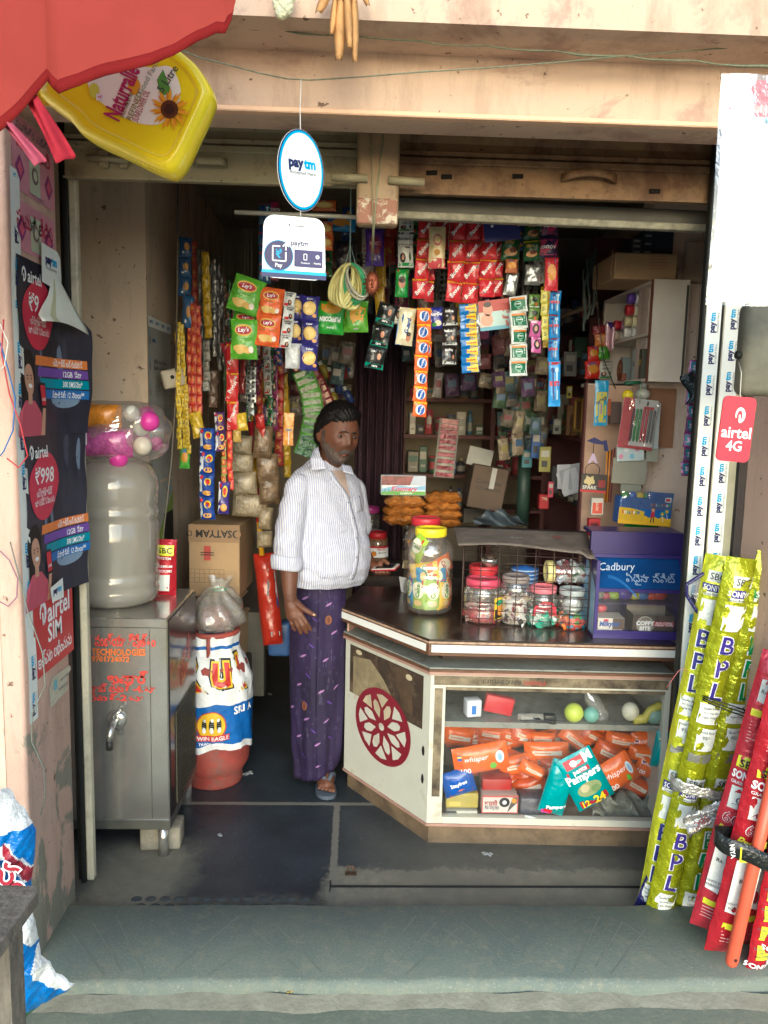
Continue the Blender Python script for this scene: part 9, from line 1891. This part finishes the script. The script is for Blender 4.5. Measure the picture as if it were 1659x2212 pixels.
# ---------------------------------------------------------------- lungi
LA=[(.92,.118),(.80,.124),(.6,.122),(.4,.118),(.2,.112),(.07,.098)]
def lp(a,z,h=0):
    k=interp(LA,z);q=1+.05*math.sin(a*5+z*3+1)*(1.1-z)+.035*math.sin(a*9-z*6)*(1.05-z)+.02*math.sin(a*17+z*9)*(1-z);r_=k*q+h
    x=r_*math.sin(a)*1.0;y=-r_*math.cos(a)*1.12
    return Vector((min(.097,x-.013-.004*(1-z)),y+.015,z+.012*math.sin(a+.5)*(z < .12)+(.03*math.sin(a-.9) if z < .09 else 0)))
M_lg,ntl,bl=newmat('purple lungi cloth');c1=mixc(ntl,ramp(ntl,noise(ntl,3,4),.3,.7),S('#190f2c'),S('#281643'))
vo=N(ntl,'ShaderNodeTexVoronoi');vo.inputs['Scale'].default_value=30;tl=N(ntl,'ShaderNodeTexCoord');ntl.links.new(tl.outputs['Object'],vo.inputs['Vector'])
v2=N(ntl,'ShaderNodeTexVoronoi');v2.inputs['Scale'].default_value=210;v2.inputs['Randomness'].default_value=0;ntl.links.new(tl.outputs['Object'],v2.inputs['Vector'])
mk=N(ntl,'ShaderNodeMath',operation='MULTIPLY');ntl.links.new(ramp(ntl,vo.outputs['Distance'],.34,.30),mk.inputs[0]);ntl.links.new(ramp(ntl,v2.outputs['Distance'],.30,.22),mk.inputs[1])
c1=mixc(ntl,mk.outputs[0],c1,S('#6b6480'));ntl.links.new(c1,bl.inputs['Base Color']);bl.inputs['Roughness'].default_value=.75;bumpn(ntl,bl,noise(ntl,9,4,.6,.5,stretch=(1,1,.4)),.6,.03)
b=MB();b.sheet(lambda a,c:lp(2*math.pi*a,.07+.85*c),96,50,M_lg,True,.002)
rd=random.Random(31);m_lf=C('#8f6698',.7);m_lf2=C('#43286e',.7);m_or=C('#7a4a28',.7)
def leaf(a,z,s_,rot,m):
    b.T=lambda x,y,h:tuple(lp(a+x/.12,z+y,.0022+h));c,q=math.cos(rot),math.sin(rot);P_=[(-1,-.1),(-.6,.22),(0,.34),(.6,.24),(1.15,.12),(.6,-.2),(0,-.30),(-.6,-.24)]
    b.poly([((x*c-y*q)*s_,(x*q+y*c)*s_) for x,y in P_],m,.5)
for i,(a,z) in enumerate([(-.45,.845),(.35,.82),(.55,.70),(-.5,.60),(.28,.585),(-.7,.47),(.15,.45),(-.35,.33),(.35,.32),(-.75,.24),(.05,.22),(.1,.115),(.7,.46),(-1.1,.70),(-1.05,.36)]):leaf(a,z,.015,.45,m_lf)
for i,(a,z) in enumerate([(-.1,.76),(-.2,.65),(-.3,.52),(-.4,.40),(-.1,.28),(.45,.40),(.55,.24),(-.5,.16)]):leaf(a,z,.016,-.7,m_lf2)
for a,z in ((.35,.755),(-.45,.385)):
    b.T=lambda x,y,h:tuple(lp(a+x/.12,z+y,.002+h));b.disc(0,0,.014,.020,m_or,1,14,1,lambda q:1+.25*math.sin(q*7));b.disc(.001,0,.005,.013,C('#5c2f2a'),2,10)
b.build('lungi',t)
# slippers
m_sl=mat('blue grey rubber','#4d5560',.7,var=.12,bump=.2)
for M,nm in ((MF,0),(MF2,1)):
    pts=[(.0,.105),(-.028,.09),(-.034,.05),(-.032,0),(-.042,-.06),(-.044,-.10),(-.030,-.138),(-.002,-.152),(.030,-.146),(.045,-.115),(.045,-.06),(.034,0),(.034,.05),(.026,.092)]
    b=MB();pp_=smoothp(pts,2);b.prism(pp_,.002,.018,m_sl);b.xf(M);b.build('slipper_sole',t)
    b=MB()
    for s_ in (-1,1):b.tube([(s_*.038,.0,.018),(s_*.038,-.02,.055),(s_*.024,-.055,.068),(.010,-.085,.052),(.008,-.098,.028)],[.007,.010,.010,.008,.005],m_sl,8)
    b.xf(M);b.build('slipper_strap',t)
# nails of the near hand and toes
b=MB();nm_=mat('nail','#a08670',.35,var=0);p=W(678,1328,3.0095);b.ball(p,.0058,nm_,8,(1.25,.35,.8));b.build('thumb_nail',t)
# phone (held, its own thing)
pc=PY(833,1226,3.295);tph=thing('mobile_phone','red cased mobile phone held flat in the hand of the person','phone',pc,(R(8),R(-7),R(-22)))
b=MB();b.bbox(-.055,-.035,-.006,.055,.035,.001,C('#a8202c',.35),.004,2);b.build('case',tph)
b=MB();b.bbox(-.053,-.033,.0012,.053,.033,.005,C('#b9b6ae',.2),.0015,1);b.T=lambda x,y,h:(x,y,.005+h);b.rect(-.04,-.027,.04,.027,mat('phone screen','#1c1f24',.1,var=0),1);b.build('screen',tph)
bpy.context.view_layer.update()
